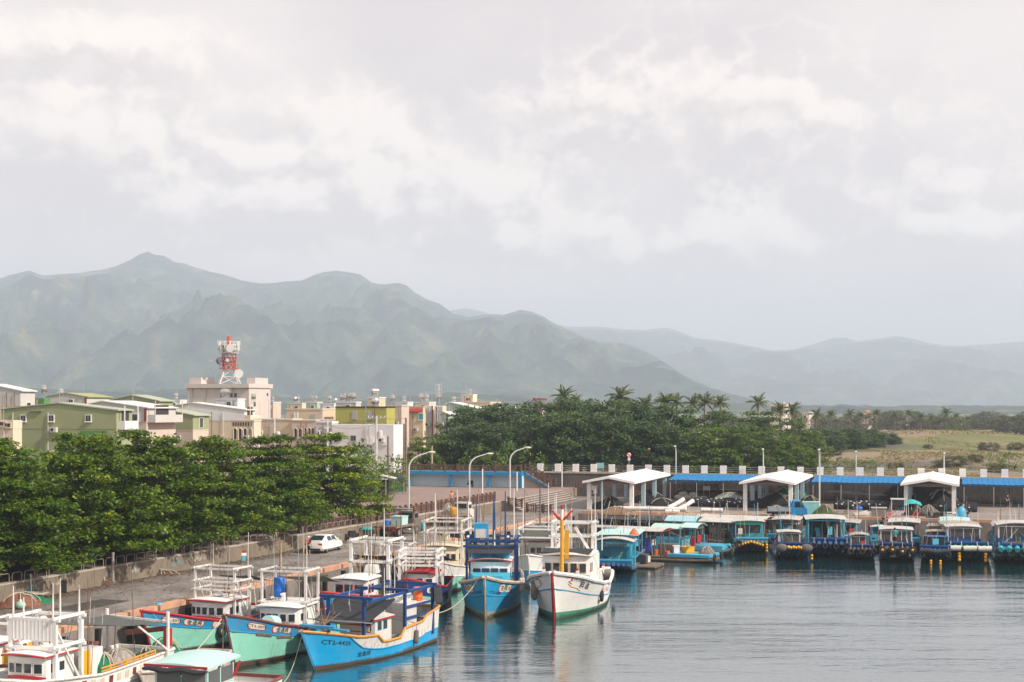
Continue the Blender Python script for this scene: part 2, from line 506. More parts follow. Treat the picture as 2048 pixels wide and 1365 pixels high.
def mountain(name, tab, D0, depth, px0, px1, step, rows, seed):
    """terrain whose crest runs at distance D0; the slopes reach depth metres towards the viewer and half of that beyond"""
    def crest(x): return max(0.0, (HY - interp(tab, CX + x / D0 * F)) * D0 / F + HC)
    mb = MB()
    xs = []
    p = px0
    while p <= px1: xs.append((p - CX) / F * D0); p += step
    ds = [-depth * (1 - i / rows) for i in range(rows + 1)] + [depth * 0.5 * (i + 1) / 8 for i in range(8)]
    vs = []
    for d in ds:
        for x in xs:
            h = crest(x)
            t = max(0.0, 1 - abs(d) / depth) if d < 0 else max(0.0, 1 - d / (depth * 0.5))
            wx = x + 500 * noise.noise((x * 0.0011, d * 0.0011, seed + 5.0))
            q = (wx * 0.0013, d * 0.00075, seed)
            rid = 1 - abs(noise.noise(q)) * 2
            rid2 = 1 - abs(noise.noise((wx * 0.0034, d * 0.0022, seed + 9.0))) * 2
            rid3 = 1 - abs(noise.noise((wx * 0.0085, d * 0.0065, seed + 3.0))) * 2
            rid4 = 1 - abs(noise.noise((wx * 0.022, d * 0.014, seed + 7.0))) * 2
            fine = noise.fractal((x * 0.02, d * 0.02, seed), 0.7, 2.2, 4)
            mid = t * (1 - t) * 4
            k = t ** 1.22 + mid * (0.28 * (rid - 0.45) + 0.20 * (rid2 - 0.45) + 0.10 * (rid3 - 0.4) + 0.035 * (rid4 - .4))
            hmax = 0.985 - 0.0 * t
            z = h * min(k, hmax if t < 1 else 1.0)
            # lower shoulders in front never rise into the skyline
            lim = HC + (crest(x * D0 / (D0 + d)) - HC) * (D0 + d) / D0 * (0.965 if d < -60 else 1.0)
            if d < 0: z = min(z, lim)
            if t > 0: z += fine * 5.0 * min(1, t * 6) * (1 if t < 1 else 0.55)
            vs.append((x, D0 + d, z - 2.0))
    w = len(xs)
    fs = [(j * w + i, j * w + i + 1, (j + 1) * w + i + 1, (j + 1) * w + i) for j in range(len(ds) - 1) for i in range(w - 1)]
    mb.add(vs, fs)
    return tag(mb.build(name, MM, smooth='all'), kind='structure')
mountain('mountain_range', SKY_A, 6600.0, 3300.0, -620, 1900, 4, 200, 1.7)
mountain('far_mountain_range', SKY_B, 10200.0, 4300.0, 600, 2700, 5, 120, 6.3)
mountain('foothills', [(-700, 800), (0, 772), (200, 782), (380, 776), (520, 790), (700, 797), (900, 784), (1150, 800), (1400, 804), (1700, 811), (1900, 810), (2300, 812)], 3000.0, 900.0, -700, 2700, 9, 40, 12.1)

# the air: even pale haze in one closed box
def build_haze():
    m = bpy.data.materials.new('haze air')
    m.use_nodes = True
    N, L = m.node_tree.nodes, m.node_tree.links
    N.clear()
    o = N.new('ShaderNodeOutputMaterial')
    v = N.new('ShaderNodeVolumePrincipled')
    v.inputs['Color'].default_value = (0.715, 0.835, 1.0, 1)
    v.inputs['Density'].default_value = HAZE
    v.inputs['Anisotropy'].default_value = 0.0
    v.inputs['Density Attribute'].default_value = ''
    m.cycles.homogeneous_volume = True
    L.new(v.outputs[0], o.inputs['Volume'])
    mb = MB()
    mb.box(0, 6900, -5.0, 18000, 14600, 800.0)
    return tag(mb.build('haze', m), 'pale bluish haze filling the air in front of the mountains', 'haze', kind='stuff')
HAZE = 1.85e-4
build_haze()
# ------------------------------------------------------------------ docks, walls, plaza, shelters
import numpy as np
ORD = ['first', 'second', 'third', 'fourth', 'fifth', 'sixth', 'seventh', 'eighth', 'ninth', 'tenth', 'eleventh', 'twelfth', 'thirteenth', 'fourteenth', 'fifteenth', 'sixteenth', 'seventeenth', 'eighteenth', 'nineteenth', 'twentieth']
DZ, PZ, WZ = 2.0, 3.2, 5.3            # dock, plaza and seawall-top levels
def dock_material(name, c0, c1, c2):
    m, N, L, b = nodes(name)
    tc = N.new('ShaderNodeTexCoord')
    def nz(s, d, r=0.6):
        n = N.new('ShaderNodeTexNoise'); n.inputs['Scale'].default_value = s; n.inputs['Detail'].default_value = d; n.inputs['Roughness'].default_value = r
        L.new(tc.outputs['Object'], n.inputs['Vector']); return n.outputs[0]
    cr = N.new('ShaderNodeValToRGB'); e = cr.color_ramp.elements
    e[0].position = 0.30; e[0].color = (*c0, 1); e[1].position = 0.55; e[1].color = (*c1, 1)
    x = e.new(0.72); x.color = (*c2, 1)
    L.new(nz(0.22, 8, 0.68), cr.inputs[0])
    mr = N.new('ShaderNodeMapRange'); mr.inputs[1].default_value = 0.55; mr.inputs[2].default_value = 0.75
    L.new(nz(0.7, 6, 0.7), mr.inputs[0])
    mx = N.new('ShaderNodeMix'); mx.data_type = 'RGBA'; mx.inputs[7].default_value = (0.035, 0.030, 0.028, 1)
    ml = N.new('ShaderNodeMath'); ml.operation = 'MULTIPLY'; ml.inputs[1].default_value = 0.55; L.new(mr.outputs[0], ml.inputs[0])
    L.new(ml.outputs[0], mx.inputs[0]); L.new(cr.outputs[0], mx.inputs[6]); L.new(mx.outputs[2], b.inputs['Base Color'])
    r = N.new('ShaderNodeMapRange'); r.inputs[3].default_value = 0.55; r.inputs[4].default_value = 0.95
    L.new(nz(0.15, 5), r.inputs[0]); L.new(r.outputs[0], b.inputs['Roughness'])
    bp = N.new('ShaderNodeBump'); bp.inputs['Strength'].default_value = 0.25; bp.inputs['Distance'].default_value = 0.03
    L.new(nz(6, 5), bp.inputs['Height']); L.new(bp.outputs[0], b.inputs['Normal'])
    MATS[name] = m
    return m
M_DOCK = dock_material('stained asphalt', (0.11, 0.092, 0.084), (0.215, 0.19, 0.175), (0.32, 0.29, 0.265))
M_QUAY = dock_material('worn quay concrete', (0.16, 0.13, 0.115), (0.26, 0.22, 0.20), (0.36, 0.31, 0.28))
M_PLAZA = mat('reddish plaza paving', (0.26, 0.19, 0.168), 0.9, var=0.16, scale=0.5, dirt=0.25, dirtcol=(0.14, 0.10, 0.085), bump=0.2, bscale=8)
M_CONC = mat('weathered concrete', (0.22, 0.18, 0.14), 0.9, var=0.25, scale=0.5, dirt=0.5, dirtcol=(0.085, 0.07, 0.055), streak=True, bump=0.4, bscale=9)
M_SEAW = mat('dark streaked seawall', (0.105, 0.092, 0.085), 0.95, var=0.3, scale=0.3, dirt=0.65, dirtcol=(0.025, 0.023, 0.024), streak=True, bump=0.4, bscale=5)
M_CAP = mat('pale concrete coping', (0.40, 0.36, 0.32), 0.9, var=0.2, scale=0.8, dirt=0.35, dirtcol=(0.10, 0.09, 0.08))
M_KERB = mat('faded orange kerb', (0.56, 0.31, 0.20), 0.85, var=0.22, scale=0.9, dirt=0.5, dirtcol=(0.22, 0.17, 0.14))
M_WHITE = mat('white paint', (0.80, 0.79, 0.77), 0.5, var=0.05, dirt=0.12, dirtcol=(0.45, 0.40, 0.34))
M_WHITEW = mat('weathered white paint', (0.76, 0.75, 0.72), 0.55, var=0.08, dirt=0.4, dirtcol=(0.35, 0.27, 0.20), streak=True)
M_STEEL = mat('galvanised steel', (0.55, 0.56, 0.57), 0.4, metal=0.7, var=0.1)
M_POLE = mat('pale lamp pole', (0.60, 0.61, 0.61), 0.45, metal=0.2, var=0.08)
M_RAILBR = mat('brown imitation wood railing', (0.135, 0.075, 0.060), 0.8, var=0.2, scale=3)
M_BLUE = mat('bright blue paint', (0.012, 0.20, 0.42), 0.5, var=0.14, dirt=0.15, dirtcol=(0.2, 0.3, 0.35))
M_LBLUE = mat('pale blue plaster', (0.62, 0.78, 0.83), 0.85, var=0.10, scale=0.6, dirt=0.2, dirtcol=(0.42, 0.50, 0.52), streak=True)
M_CORRB = mat('blue corrugated sheet', (0.005, 0.17, 0.42), 0.6, spec=.2, var=0.15, dirt=0.1, dirtcol=(0.05, 0.16, 0.28))
M_BLACK = mat('black rubber', (0.018, 0.018, 0.019), 0.75, var=0.2)
M_RUST = mat('rusted steel', (0.17, 0.075, 0.04), 0.9, var=0.3, scale=4)
M_WOOD = mat('grey weathered wood', (0.20, 0.155, 0.12), 0.9, var=0.3, scale=3, dirt=0.4, dirtcol=(0.06, 0.045, 0.035))
M_BARK = mat('tree bark', (0.085, 0.065, 0.05), 0.95, var=0.3, scale=3, bump=0.6, bscale=12)

# left dock and far quay as solid blocks, joined at the corner of the basin
def v2(v): return (v.x, v.y)
qi = CORNER + QD * 31
mb = MB()
mb.prism([(edge_x(30), 30), v2(CORNER), v2(qi), v2(CORNER + QD * 31 - QE * 10), (wall_x(167) - .3, 167), (wall_x(30) - .3, 30)], -3.5, DZ)
dock = tag(mb.build('dock_road', M_DOCK), kind='structure')
mb = MB()
mb.prism([v2(CORNER), v2(CORNER + QE * 80), v2(CORNER + QE * 80 + QD * 31), v2(qi)], -3.5, DZ - 0.004)
quay_o = tag(mb.build('quay_apron', M_QUAY), kind='structure')
# kerb blocks along both edges
kb = MB().box(0, 0, 0, 2.72, 0.5, 0.32).mesh('kerb_block', M_KERB)
kf = MB().box(0, 0, 0, 0.30, 0.26, 1.15).mesh('dock_fender', M_BLACK)
Ld = (Vector((edge_x(163.8), 163.8, 0)) - Vector((edge_x(60), 60, 0))).length
ed = (Vector((edge_x(163.8), 163.8, 0)) - Vector((edge_x(60), 60, 0))).normalized()
en = Vector((ed.y, -ed.x, 0))
for i in range(int(Ld / 3)):
    p = Vector((edge_x(60), 60, DZ)) + ed * (3 * i + 1.5) - en * 0.27
    o = link('kerb_block', kb, dock, p, atan2(ed.y, ed.x)); o.rotation_euler.x = R.uniform(-.01, .01)
    link('dock_fender', kf, dock, p + en * 0.42 + ed * 1.4 - Vector((0, 0, 1.3)), atan2(ed.y, ed.x))
for i in range(25):
    p = CORNER + QE * (3 * i + 1.8) + QD * 0.27 + Vector((0, 0, DZ))
    link('kerb_block', kb, quay_o, p, atan2(QE.y, QE.x))
    link('dock_fender', kf, quay_o, p - QD * 0.42 + QE * 1.4 - Vector((0, 0, 1.3)), atan2(QE.y, QE.x))

# plaza with broad steps down to the quay
st0, st1 = Vector((-1.0, 167.4, 0)), Vector((6.3, 188.2, 0))
sdir = (st1 - st0).normalized(); snor = Vector((sdir.y, -sdir.x, 0))
mb = MB()
def wx(y, o): v = Vector((wall_x(y), y, 0)) - SN * o; return (v.x, v.y)
mb.prism([(wall_x(110) - .45, 110), wx(118.9, .42), wx(118.9, 2.15), wx(122.3, 2.15), wx(122.3, .42), (wall_x(167) - .45, 167), v2(st0), v2(st1), v2(quay(-8.3, 31)), v2(quay(-48, 31)), (-48, 150), (-48, 110)], 1.5, PZ)
plaza = tag(mb.build('plaza', M_PLAZA), kind='structure')
for i in range(6):
    mb = MB()
    a, b_ = st0 + snor * (0.37 * i), st1 + snor * (0.37 * i)
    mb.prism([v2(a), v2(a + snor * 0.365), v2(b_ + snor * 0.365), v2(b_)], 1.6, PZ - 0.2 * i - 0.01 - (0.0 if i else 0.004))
    mb.build('step', mat('step riser with painted shadow', (0.15, 0.12, 0.105), 0.95, var=0.2), plaza)  # riser colour darkened to paint the shadow lines between the treads
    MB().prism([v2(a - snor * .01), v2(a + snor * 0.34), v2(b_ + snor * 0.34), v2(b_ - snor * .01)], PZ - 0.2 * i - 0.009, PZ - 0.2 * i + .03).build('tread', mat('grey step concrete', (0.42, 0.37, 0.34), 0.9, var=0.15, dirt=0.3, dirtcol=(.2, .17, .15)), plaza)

mb = MB(); mb.prism([(wall_x(50) - .45, 50), (wall_x(110) - .45, 109.99), (-60, 109.99), (-60, 50)], 1.5, PZ - .03)
tag(mb.build('terrace', dock_material('trodden earth', (.07, .06, .05), (.13, .11, .095), (.20, .17, .15))), kind='structure')
# left retaining wall, in two lengths with a stair between them
def wall_run(y0, y1, label):
    p, q = Vector((wall_x(y0), y0, 0)), Vector((wall_x(y1), y1, 0))
    ln = (q - p).length
    t = thing('retaining_wall', label, 'wall', (p.x, p.y, DZ), atan2(SD.y, SD.x))
    n = max(1, round(ln / 4.0)); w = ln / n
    for i in range(n):
        MB().box(w * (i + .5), 0.16, -0.3, w - 0.035, 0.30, 1.42 + R.uniform(-.008, .008)).build('wall_panel', M_CONC, t)
    MB().box(ln / 2, 0.22, 1.125, ln, 0.46, 0.10).build('coping', M_CAP, t)
    MB().box(ln / 2, 0.30, -0.3, ln, 0.18, 1.38).build('backing', M_CONC, t)
    return t
wall_run(60, 118.9, 'long low concrete retaining wall with painted marks below the dense almond trees')
wall_run(122.4, 166.6, 'low concrete retaining wall behind the parked white car and the two flatbed trucks')
# faded painted fish shapes on the wall face
mural = [mat('mural pale', (0.33, 0.32, 0.28), 0.9, var=.4, scale=4), mat('mural blue', (0.17, 0.24, 0.25), 0.9, var=.4, scale=4)]
wl = [o for o in bpy.data.objects if o.name.startswith('retaining_wall')]
for wo, spots in ((wl[0], (24, 33, 36, 41, 44, 49, 52)), (wl[1], (6, 7.5, 14, 22, 30, 33))):
    for k, sx in enumerate(spots):
        n = 9; a = R.uniform(.5, .9); h = R.uniform(.14, .22)
        pts = [Vector((sx + a * (i / n - .5) * 2, -0.0, 0.62 + R.uniform(-.12, .12) + h * sin(pi * i / n) * (1 + .3 * R.random()))) for i in range(n + 1)]
        lo = [Vector((p.x, 0, p.z - h * (0.5 + 1.2 * sin(pi * i / n)))) for i, p in enumerate(pts)]
        MB().slab(pts + lo[::-1], (0, -0.006 - .001 * k, 0)).build('painted_fish', mural[k % 2], wo)
# stair in the gap
t = thing('wall_stair', 'narrow concrete stair with thin handrails in the gap of the retaining wall', 'stairs', (wall_x(118.9), 118.9, DZ), atan2(SD.y, SD.x))
for i in range(6):
    MB().box(1.85, 0.35 + 0.3 * i, 0, 3.4, 0.3, 0.2 * (i + 1)).build('step', M_CONC, t)
for x in (0.35, 3.4):
    m_ = MB()
    for y, z in ((0.25, 0.2), (1.0, 0.6), (1.8, 1.2)): m_.tube([(x, y, z - .2), (x, y, z + .85)], 0.025, 5)
    m_.tube([(x, 0.25, 1.05), (x, 1.8, 2.05)], 0.03, 5)
    m_.build('handrail', M_STEEL, t)
# metal hoops along the top of the wall
t = thing('hoop_railing', 'row of low bent steel hoops along the top of the left retaining wall', 'railing', (wall_x(68), 68, DZ + 1.225), atan2(SD.y, SD.x))
mb = MB()
pts = [(-.45, 0, -.03), (-.45, 0, .42), (-.42, 0, .5), (-.34, 0, .545), (.34, 0, .545), (.42, 0, .5), (.45, 0, .42), (.45, 0, -.03)]
hoop = mb.tube(pts, 0.028, 6).mesh('hoop', mat('tarnished steel hoop', (0.42, 0.36, 0.31), 0.4, metal=0.5, var=.2))
for i in range(int((146 - 68) / SD.y / 1.17)):
    if 118.2 < 68 + i * 1.17 * SD.y < 122.9: continue
    link('hoop', hoop, t, (i * 1.17, 0.2, 0), R.uniform(-.05, .05))

# brown railings
post_me = MB().box(0, 0, 0, 0.2, 0.2, 1.0).box(0, 0, 1.0, 0.26, 0.26, 0.07).mesh('post', M_RAILBR)
def railing(label, p, q, bays, group=None, low=0.0, h=1.0):
    p, q = Vector(p), Vector(q)
    d = q - p
    flat = Vector((d.x, d.y, 0)); ln = flat.length; w = ln / bays
    t = thing('plaza_railing', label, 'railing', p, atan2(d.y, d.x), group)
    sl = d.z / ln
    for i in range(bays + 1):
        o = link('post', post_me, t, (w * i, 0, sl * w * i)); o.scale = (1, 1, h)
    for i in range(bays):
        m_ = MB()
        x0, x1 = w * i + .11, w * (i + 1) - .11
        for z, th in ((0.86, 0.12), (0.16, 0.10)):
            m_.beam((x0, 0, z * h + sl * x0), (x1, 0, z * h + sl * x1), 0.09, th)
        k = max(2, int(w / 0.24))
        for j in range(k):
            x = x0 + (x1 - x0) * (j + .5) / k
            m_.box(x, 0, 0.20 * h + sl * x, 0.07, 0.05, 0.62 * h)
        m_.build('baluster_panel', M_RAILBR, t)
    return t
def on_wall(y, off, z): 
    v = Vector((wall_x(y), y, z)) - SN * off
    return v
railing('long brown plaza railing running above the wall behind the trucks', on_wall(124, .8, PZ), on_wall(166.8, .8, PZ), 36)
railing('short brown railing stepping down beside the steel lamp post', (-0.4, 166.9, PZ - .55), (1.2, 165.9, PZ - .7), 2)
railing('lowest short brown railing at the foot of the broad steps', (1.7, 165.6, DZ), (4.4, 164.0, DZ), 3)

# blue open-fronted platform building with stairs at both ends
ORG = quay(-31, 26.2)
t = thing('viewing_platform', 'blue and pale blue platform with three open bays under a brown railing', 'platform', (ORG.x, ORG.y, PZ), atan2(QE.y, QE.x))
Wp, Hp = 16.3, WZ - PZ
MB().box(Wp / 2, 2.4, Hp - 0.42, Wp, 4.9, 0.42).build('deck_slab', M_BLUE, t)
MB().box(Wp / 2, 1.5, 0, Wp - .02, 0.3, Hp - 0.424).build('back_wall', M_LBLUE, t)
for i in range(4):
    x = [0.18, 6.2, 11.6, Wp - .18][i]
    MB().box(x, 0.2, 0, 0.36, 0.38, Hp - 0.424).build('pillar', M_BLUE, t)
    MB().box(x + (.03 if i == 0 else -.03 if i == 3 else 0), 0.87, 0, 0.28, .95, Hp - 0.43).build('bay_wall', M_LBLUE, t)
# flights of steps, right and left
def flight(x0, sgn, n):
    m_ = MB(); m2 = MB()
    for i in range(n):
        h = Hp - Hp / n * (i + 1)
        x = x0 + sgn * 0.30 * (i + .5)
        m_.box(x, 2.2, -0.05, 0.298, 1.8, max(0.06, h + .05))
    a, b_ = (x0, 0.94), (x0 + sgn * 0.30 * n, 0.94)
    m2.slab([(a[0], 1.26, Hp), (b_[0], 1.26, 0.12), (b_[0], 1.26, -0.06), (a[0], 1.26, Hp - .42)], (0, -0.06, 0))
    m_.build('stair_flight', M_CONC, t); m2.build('stair_stringer', M_BLUE, t)
flight(Wp, 1, 12); flight(0, -1, 12)
Z3 = Vector((0, 0, 1))
def plat(x, y, z): return ORG + QE * x + QD * y + Z3 * (PZ + z)
railing('straight brown railing along the top of the blue platform', plat(0.1, .15, Hp), plat(Wp - .1, .15, Hp), 9)
railing('sloping brown railing on the right flight of the blue platform', plat(Wp + .15, 1.2, Hp), plat(Wp + 3.7, 1.2, 0.1), 4)
railing('sloping brown railing on the left flight of the blue platform', plat(-3.7, 1.2, 0.1), plat(-.15, 1.2, Hp), 4)
railing('brown railing at the back of the right stair against the seawall', plat(Wp + .2, 3.4, Hp), plat(Wp + 3.8, 3.4, .1), 4)
railing('brown balustrade in front of the seawall left of the first shelter', quay(-8.0, 29.2) + Z3 * PZ, quay(-1.0, 29.2) + Z3 * PZ, 5)
railing('brown balustrade against the seawall behind the first shelter', quay(-0.6, 29.6) + Z3 * (DZ + .9), quay(11.0, 29.6) + Z3 * (DZ + .9), 8)
mb = MB(); mb.box(0, 0, 0, 12.0, 0.5, 0.9)
tag(mb.build('low_brick_wall', mat('brown brick base', (0.15, 0.09, 0.075), 0.9, var=.3, scale=4), None, loc=quay(5.2, 29.6) + Z3 * DZ, rz=atan2(QE.y, QE.x)), 'low brown plinth under the balustrade behind the first shelter', 'wall')

# seawall with white scalloped pillars and three rails
t0 = -14.4
SWO = quay(t0, 31)
t = thing('seawall', 'long dark seawall topped by white scalloped pillars and thin rails', 'seawall', (SWO.x, SWO.y, DZ), atan2(QE.y, QE.x))
Lw = 84.0
for i in range(21):
    MB().box(4 * i + 2, 0.30, -0.3, 3.985, 0.6, WZ - DZ + .06 + R.uniform(-.004, .004)).build('wall_panel', M_SEAW, t)
MB().box(Lw / 2, 0.30, WZ - DZ - .24, Lw, 0.78, 0.24).build('coping', M_CAP, t)
prof = []
for i in range(13):
    z = i / 12
    prof.append((0.40 + 0.055 * abs(sin(z * 3 * pi)) - 0.03, z * 1.02))
prof[0] = (.40, 0); prof[-1] = (.40, 1.02)
poly = [(x, 0, z) for x, z in prof] + [(-x, 0, z) for x, z in reversed(prof)]
pil = MB().slab(poly, (0, 0.32, 0)).mesh('pillar', M_WHITE)
for i in range(34):
    o = link('pillar', pil, t, (1.2 + 2.5 * i - .35, 0.14, WZ - DZ)); o.scale = (R.uniform(.97, 1.03), 1, R.uniform(.98, 1.02))
for z in (0.28, 0.55, 0.82):
    MB().tube([(0, .3, WZ - DZ + z), (Lw, .3, WZ - DZ + z)], 0.032, 6).build('rail', mat('dull rail', (0.30, 0.28, 0.26), 0.6, metal=.2, var=.2), t)
# road strip behind the seawall
mb = MB(); mb.box(Lw / 2 - 14, 4.1, 0, Lw + 30, 7.0, 1.6)
tag(mb.build('seawall_road', mat('sandy asphalt', (0.24, 0.20, 0.17), .95, var=.2), None, loc=SWO + Z3 * 3.1, rz=atan2(QE.y, QE.x)), kind='structure')

# shelters: white gabled roofs on rows of columns, running inland
M_COLW, M_COLB = mat('white column paint', (0.74, 0.75, 0.74), .6, var=.08, dirt=.3, dirtcol=(.4, .36, .3)), mat('pale blue column paint', (0.36, 0.50, 0.58), .7, var=.1, dirt=.3, dirtcol=(.3, .3, .3))
M_ROOFW = mat('white sheet roof', (0.80, 0.795, 0.78), .5, var=.03, dirt=.1, dirtcol=(.55, .52, .48))
def shelter(front_left, wid, ln, label):
    t = thing('quay_shelter', label, 'shelter', (front_left.x, front_left.y, DZ), atan2(QE.y, QE.x))
    for r in range(4):
        y = (ln - 1.0) * r / 3
        for s in (0, 1):
            m_ = MB(); m_.box(wid * s, y, -.05, 0.44, 0.44, 3.25)
            o = m_.build('column', M_COLW if r == 0 else M_COLB, t)
        MB().box(wid / 2, y, 3.0, wid + .3, 0.26, 0.34).build('tie_beam', mat('dark timber beam', (0.20, 0.16, 0.14), .8), t)  # dark brown beam tying each pair of columns
    e, rg, o_ = 3.28, 3.85, 0.55
    y0, y1 = -1.0, ln
    for s in (0, 1):
        xe = -o_ if s == 0 else wid + o_
        m_ = MB()
        n = 7
        for i in range(n):          # sheets of the roof, each lapped a little
            a, b_ = y0 + (y1 - y0) * i / n, y0 + (y1 - y0) * (i + 1) / n - .015
            lift = .006 * (i % 2)
            m2 = MB()
            P = [(xe, a, e + lift), (wid / 2, a, rg + lift), (wid / 2, b_, rg + lift), (xe, b_, e + lift)]
            if s == 1: P = P[::-1]
            m2.slab(P, (0, 0, .09)).build('roof_sheet', M_ROOFW, t)
        MB().slab([(xe, y0 - .03, e - .16), (xe, y0 - .03, e + .1), (wid / 2, y0 - .03, rg + .1), (wid / 2, y0 - .03, rg - .16)], (0, -.07, 0)).build('barge_board', M_ROOFW, t)
        MB().beam((xe, y0, e - .06), (xe, y1, e - .06), .08, .22).build('eave_board', M_ROOFW, t)
    MB().beam((wid / 2, y0, rg + .11), (wid / 2, y1, rg + .11), .22, .06).build('ridge_cap', M_ROOFW, t)
    return t
sh1 = G(1178.5, 1019); sh2 = G(1490.5, 1022); sh3 = G(1812, 1026)
shelter(sh1, 5.1, 20.5, 'white gabled shelter nearest the broad steps, over dark net heaps')
shelter(sh2, 5.2, 20.0, 'white gabled shelter right behind the blue pickup truck')
shelter(sh3, 5.2, 18.5, 'white gabled shelter farthest right, over black nets and a turquoise tarp')
# blue corrugated lean-to roofs between the shelters
def leanto(ta, tb, label):
    P = quay(ta, 24.5)
    t = thing('lean_to_roof', label, 'roof', (P.x, P.y, DZ), atan2(QE.y, QE.x))
    ln = tb - ta
    n = int(ln / 2.4); w = ln / n
    for i in range(n):
        def fn(u, v, i=i):
            x = w * i + w * u * 1.01
            y = 5.6 * v
            return (x, y, 2.72 + .52 * v + .03 * cos(x * 2 * pi / .62) + .03 * sin(x * .9) * (1 - v))
        MB().sheet(fn, 20, 6, .02).build('corrugated_sheet', M_CORRB, t, smooth=True)
    MB().box(ln / 2, .12, 2.52, ln, .05, .12).build('edge_beam', M_CORRB, t)
    for i in range(int(ln / 3.4) + 1):
        MB().tube([(min(ln - .1, .2 + 3.4 * i), .1, 0), (min(ln - .1, .2 + 3.4 * i), .1, 2.4)], .045, 6).build('post', M_STEEL, t)
    for z in (2.95,):
        MB().box(ln / 2, 5.2, z, ln, .1, .12).build('back_beam', M_CORRB, t)
    return t
def tq(v): return (v - CORNER).dot(QE)
leanto(tq(sh1) + 6.0, tq(sh2) - .8, 'blue corrugated lean-to roof between the first and second shelters')
leanto(tq(sh2) + 6.1, tq(sh3) - .8, 'blue corrugated lean-to roof between the second and third shelters')
leanto(tq(sh3) + 6.1, tq(sh3) + 22, 'blue corrugated lean-to roof at the right edge beyond the third shelter')

# street lamps
def lamp(base, h, arm, rise, ang, label, r=0.085):
    t = thing('street_lamp', label, 'street lamp', base, ang, 'curved street lamps')
    MB().lathe([(.20, 0), (.20, .06), (.15, .10), (.13, .9), (r, 1.0)], 10).build('base', M_POLE, t)
    pts = [(0, 0, .9), (0, 0, h * .5), (0, 0, h - rise)]
    for i in range(1, 9):
        a = i / 8 * pi / 2 * .80
        pts.append((arm * .55 * (1 - cos(a)) / (1 - cos(pi / 2 * .8)), 0, h - rise + rise * .8 * sin(a) / sin(pi / 2 * .8)))
    pts.append((arm, 0, h - .05))
    MB().tube(pts, [r] * 3 + [r * (1 - .04 * i) for i in range(9)], 8).build('pole', M_POLE, t, smooth=True)
    m_ = MB(); m_.ball((arm + .32, 0, h - .02), .42, 10, 6, (1, .42, .26)); m_.build('lamp_head', M_POLE, t, smooth=True)
    MB().ball((arm + .36, 0, h - .08), .33, 8, 5, (1, .40, .22)).build('lens', mat('lamp lens', (.62, .62, .6), .2), t, smooth=True)
    return t
def wl_pt(y, off=-.45): return Vector((wall_x(y), y, DZ)) - SN * off
lamp(wl_pt(142.4), 7.6, 1.9, 1.6, radians(8), 'curved lamp post behind the flatbed truck with the pale blue cab box')
lamp(wl_pt(156.9), 7.0, 1.9, 1.5, radians(8), 'curved lamp post in front of the parked scooter bay of the blue platform')
lamp(G(1020, 1020), 7.3, 1.8, 1.6, radians(8), 'curved lamp post at the right end of the blue platform')
lamp(quay(tq(Vector((21.7, 191.5, 0))), 30.4) + Z3 * DZ, 6.9, .5, .9, radians(-105), 'tall lamp post rising behind the first blue lean-to roof', .075)
lamp(quay(tq(Vector((32.6, 188, 0))), 30.4) + Z3 * DZ, 6.6, .5, .9, radians(-105), 'tall lamp post rising behind the second white shelter', .075)
lamp(G(1639, 1025), 7.2, .5, .9, radians(-105), 'tall lamp post beside the pale blue locker and pickup', .09)
lamp(quay(tq(Vector((43.9, 184.9, 0))), 30.4) + Z3 * DZ, 6.4, .5, .9, radians(-105), 'tall lamp post behind the second blue lean-to roof', .075)
lamp(quay(tq(Vector((54.2, 181.9, 0))), 30.4) + Z3 * DZ, 6.3, .5, .9, radians(-105), 'tall lamp post rising behind the third white shelter', .075)
# slim white posts on the plaza and at the stair
for px, py, z, h, lb in ((965, 990, PZ, 3.2, 'slim white post standing in front of the middle platform bay'), (1034, 983, PZ, 2.5, 'slim white post at the right corner of the platform'), (1124, 975, PZ, 3.4, 'slim white post by the brown balustrade')):
    p = G(px, py, z)
    t = thing('white_post', lb, 'post', p)
    MB().tube([(0, 0, 0), (0, 0, h)], .07, 7).build('shaft', M_WHITE, t)
    MB().box(0, 0, -.02, .3, .3, .1).build('foot', M_CAP, t)

# wear on the dock: repair patches, and drifts of fallen leaves along the wall
for k, (y, f, lx, ly, c) in enumerate(((88, .5, 5, 2.2, .055), (97, .35, 3, 1.6, .22), (105, .6, 7, 1.2, .07), (113, .3, 4, 2.4, .20), (128, .55, 6, 1.8, .075), (133, .4, 3, 2.0, .24), (145, .5, 8, 1.4, .08), (150, .3, 3, 3.0, .25))):
    x = wall_x(y) + (edge_x(y) - wall_x(y)) * f
    MB().box(0, 0, 0, lx, ly, .004 + .001 * k).build('road_patch', mat('patch %d' % k, (c * 1.08, c, c * .94), .95, var=.3, scale=2), dock, loc=(x, y, DZ), rz=atan2(SD.y, SD.x) + .05 * (k % 3))
for k in range(9):
    y = 84 + 9 * k; x = wall_x(y) + (edge_x(y) - wall_x(y)) * R.uniform(.25, .75)
    pts = [Vector((x, y, DZ + .012)) + SD * (i * 1.1) + SN * (.25 * sin(i * 1.7 + k) + .3 * R.random()) for i in range(7)]
    MB().add([p + SN * s_ * .035 for p in pts for s_ in (-1, 1)], [(2 * i, 2 * i + 1, 2 * i + 3, 2 * i + 2) for i in range(6)]).build('crack', mat('tar seam', (.03, .028, .026), .9), dock)
Q = []
for k in range(5200):
    y = R.uniform(72, 150); o_ = abs(R.gauss(0, .9)) + .05
    if R.random() < .25: o_ = R.uniform(.2, 9)
    p = Vector((wall_x(y), y, DZ + .02 + R.uniform(0, .02))) + SN * o_
    a = R.uniform(0, 6.28); d = Vector((cos(a), sin(a), R.uniform(-.1, .3))) * R.uniform(.05, .13); e = Vector((-d.y, d.x, 0)) * .6
    Q.append([p - d, p + e, p + d, p - e])
LIT = Q
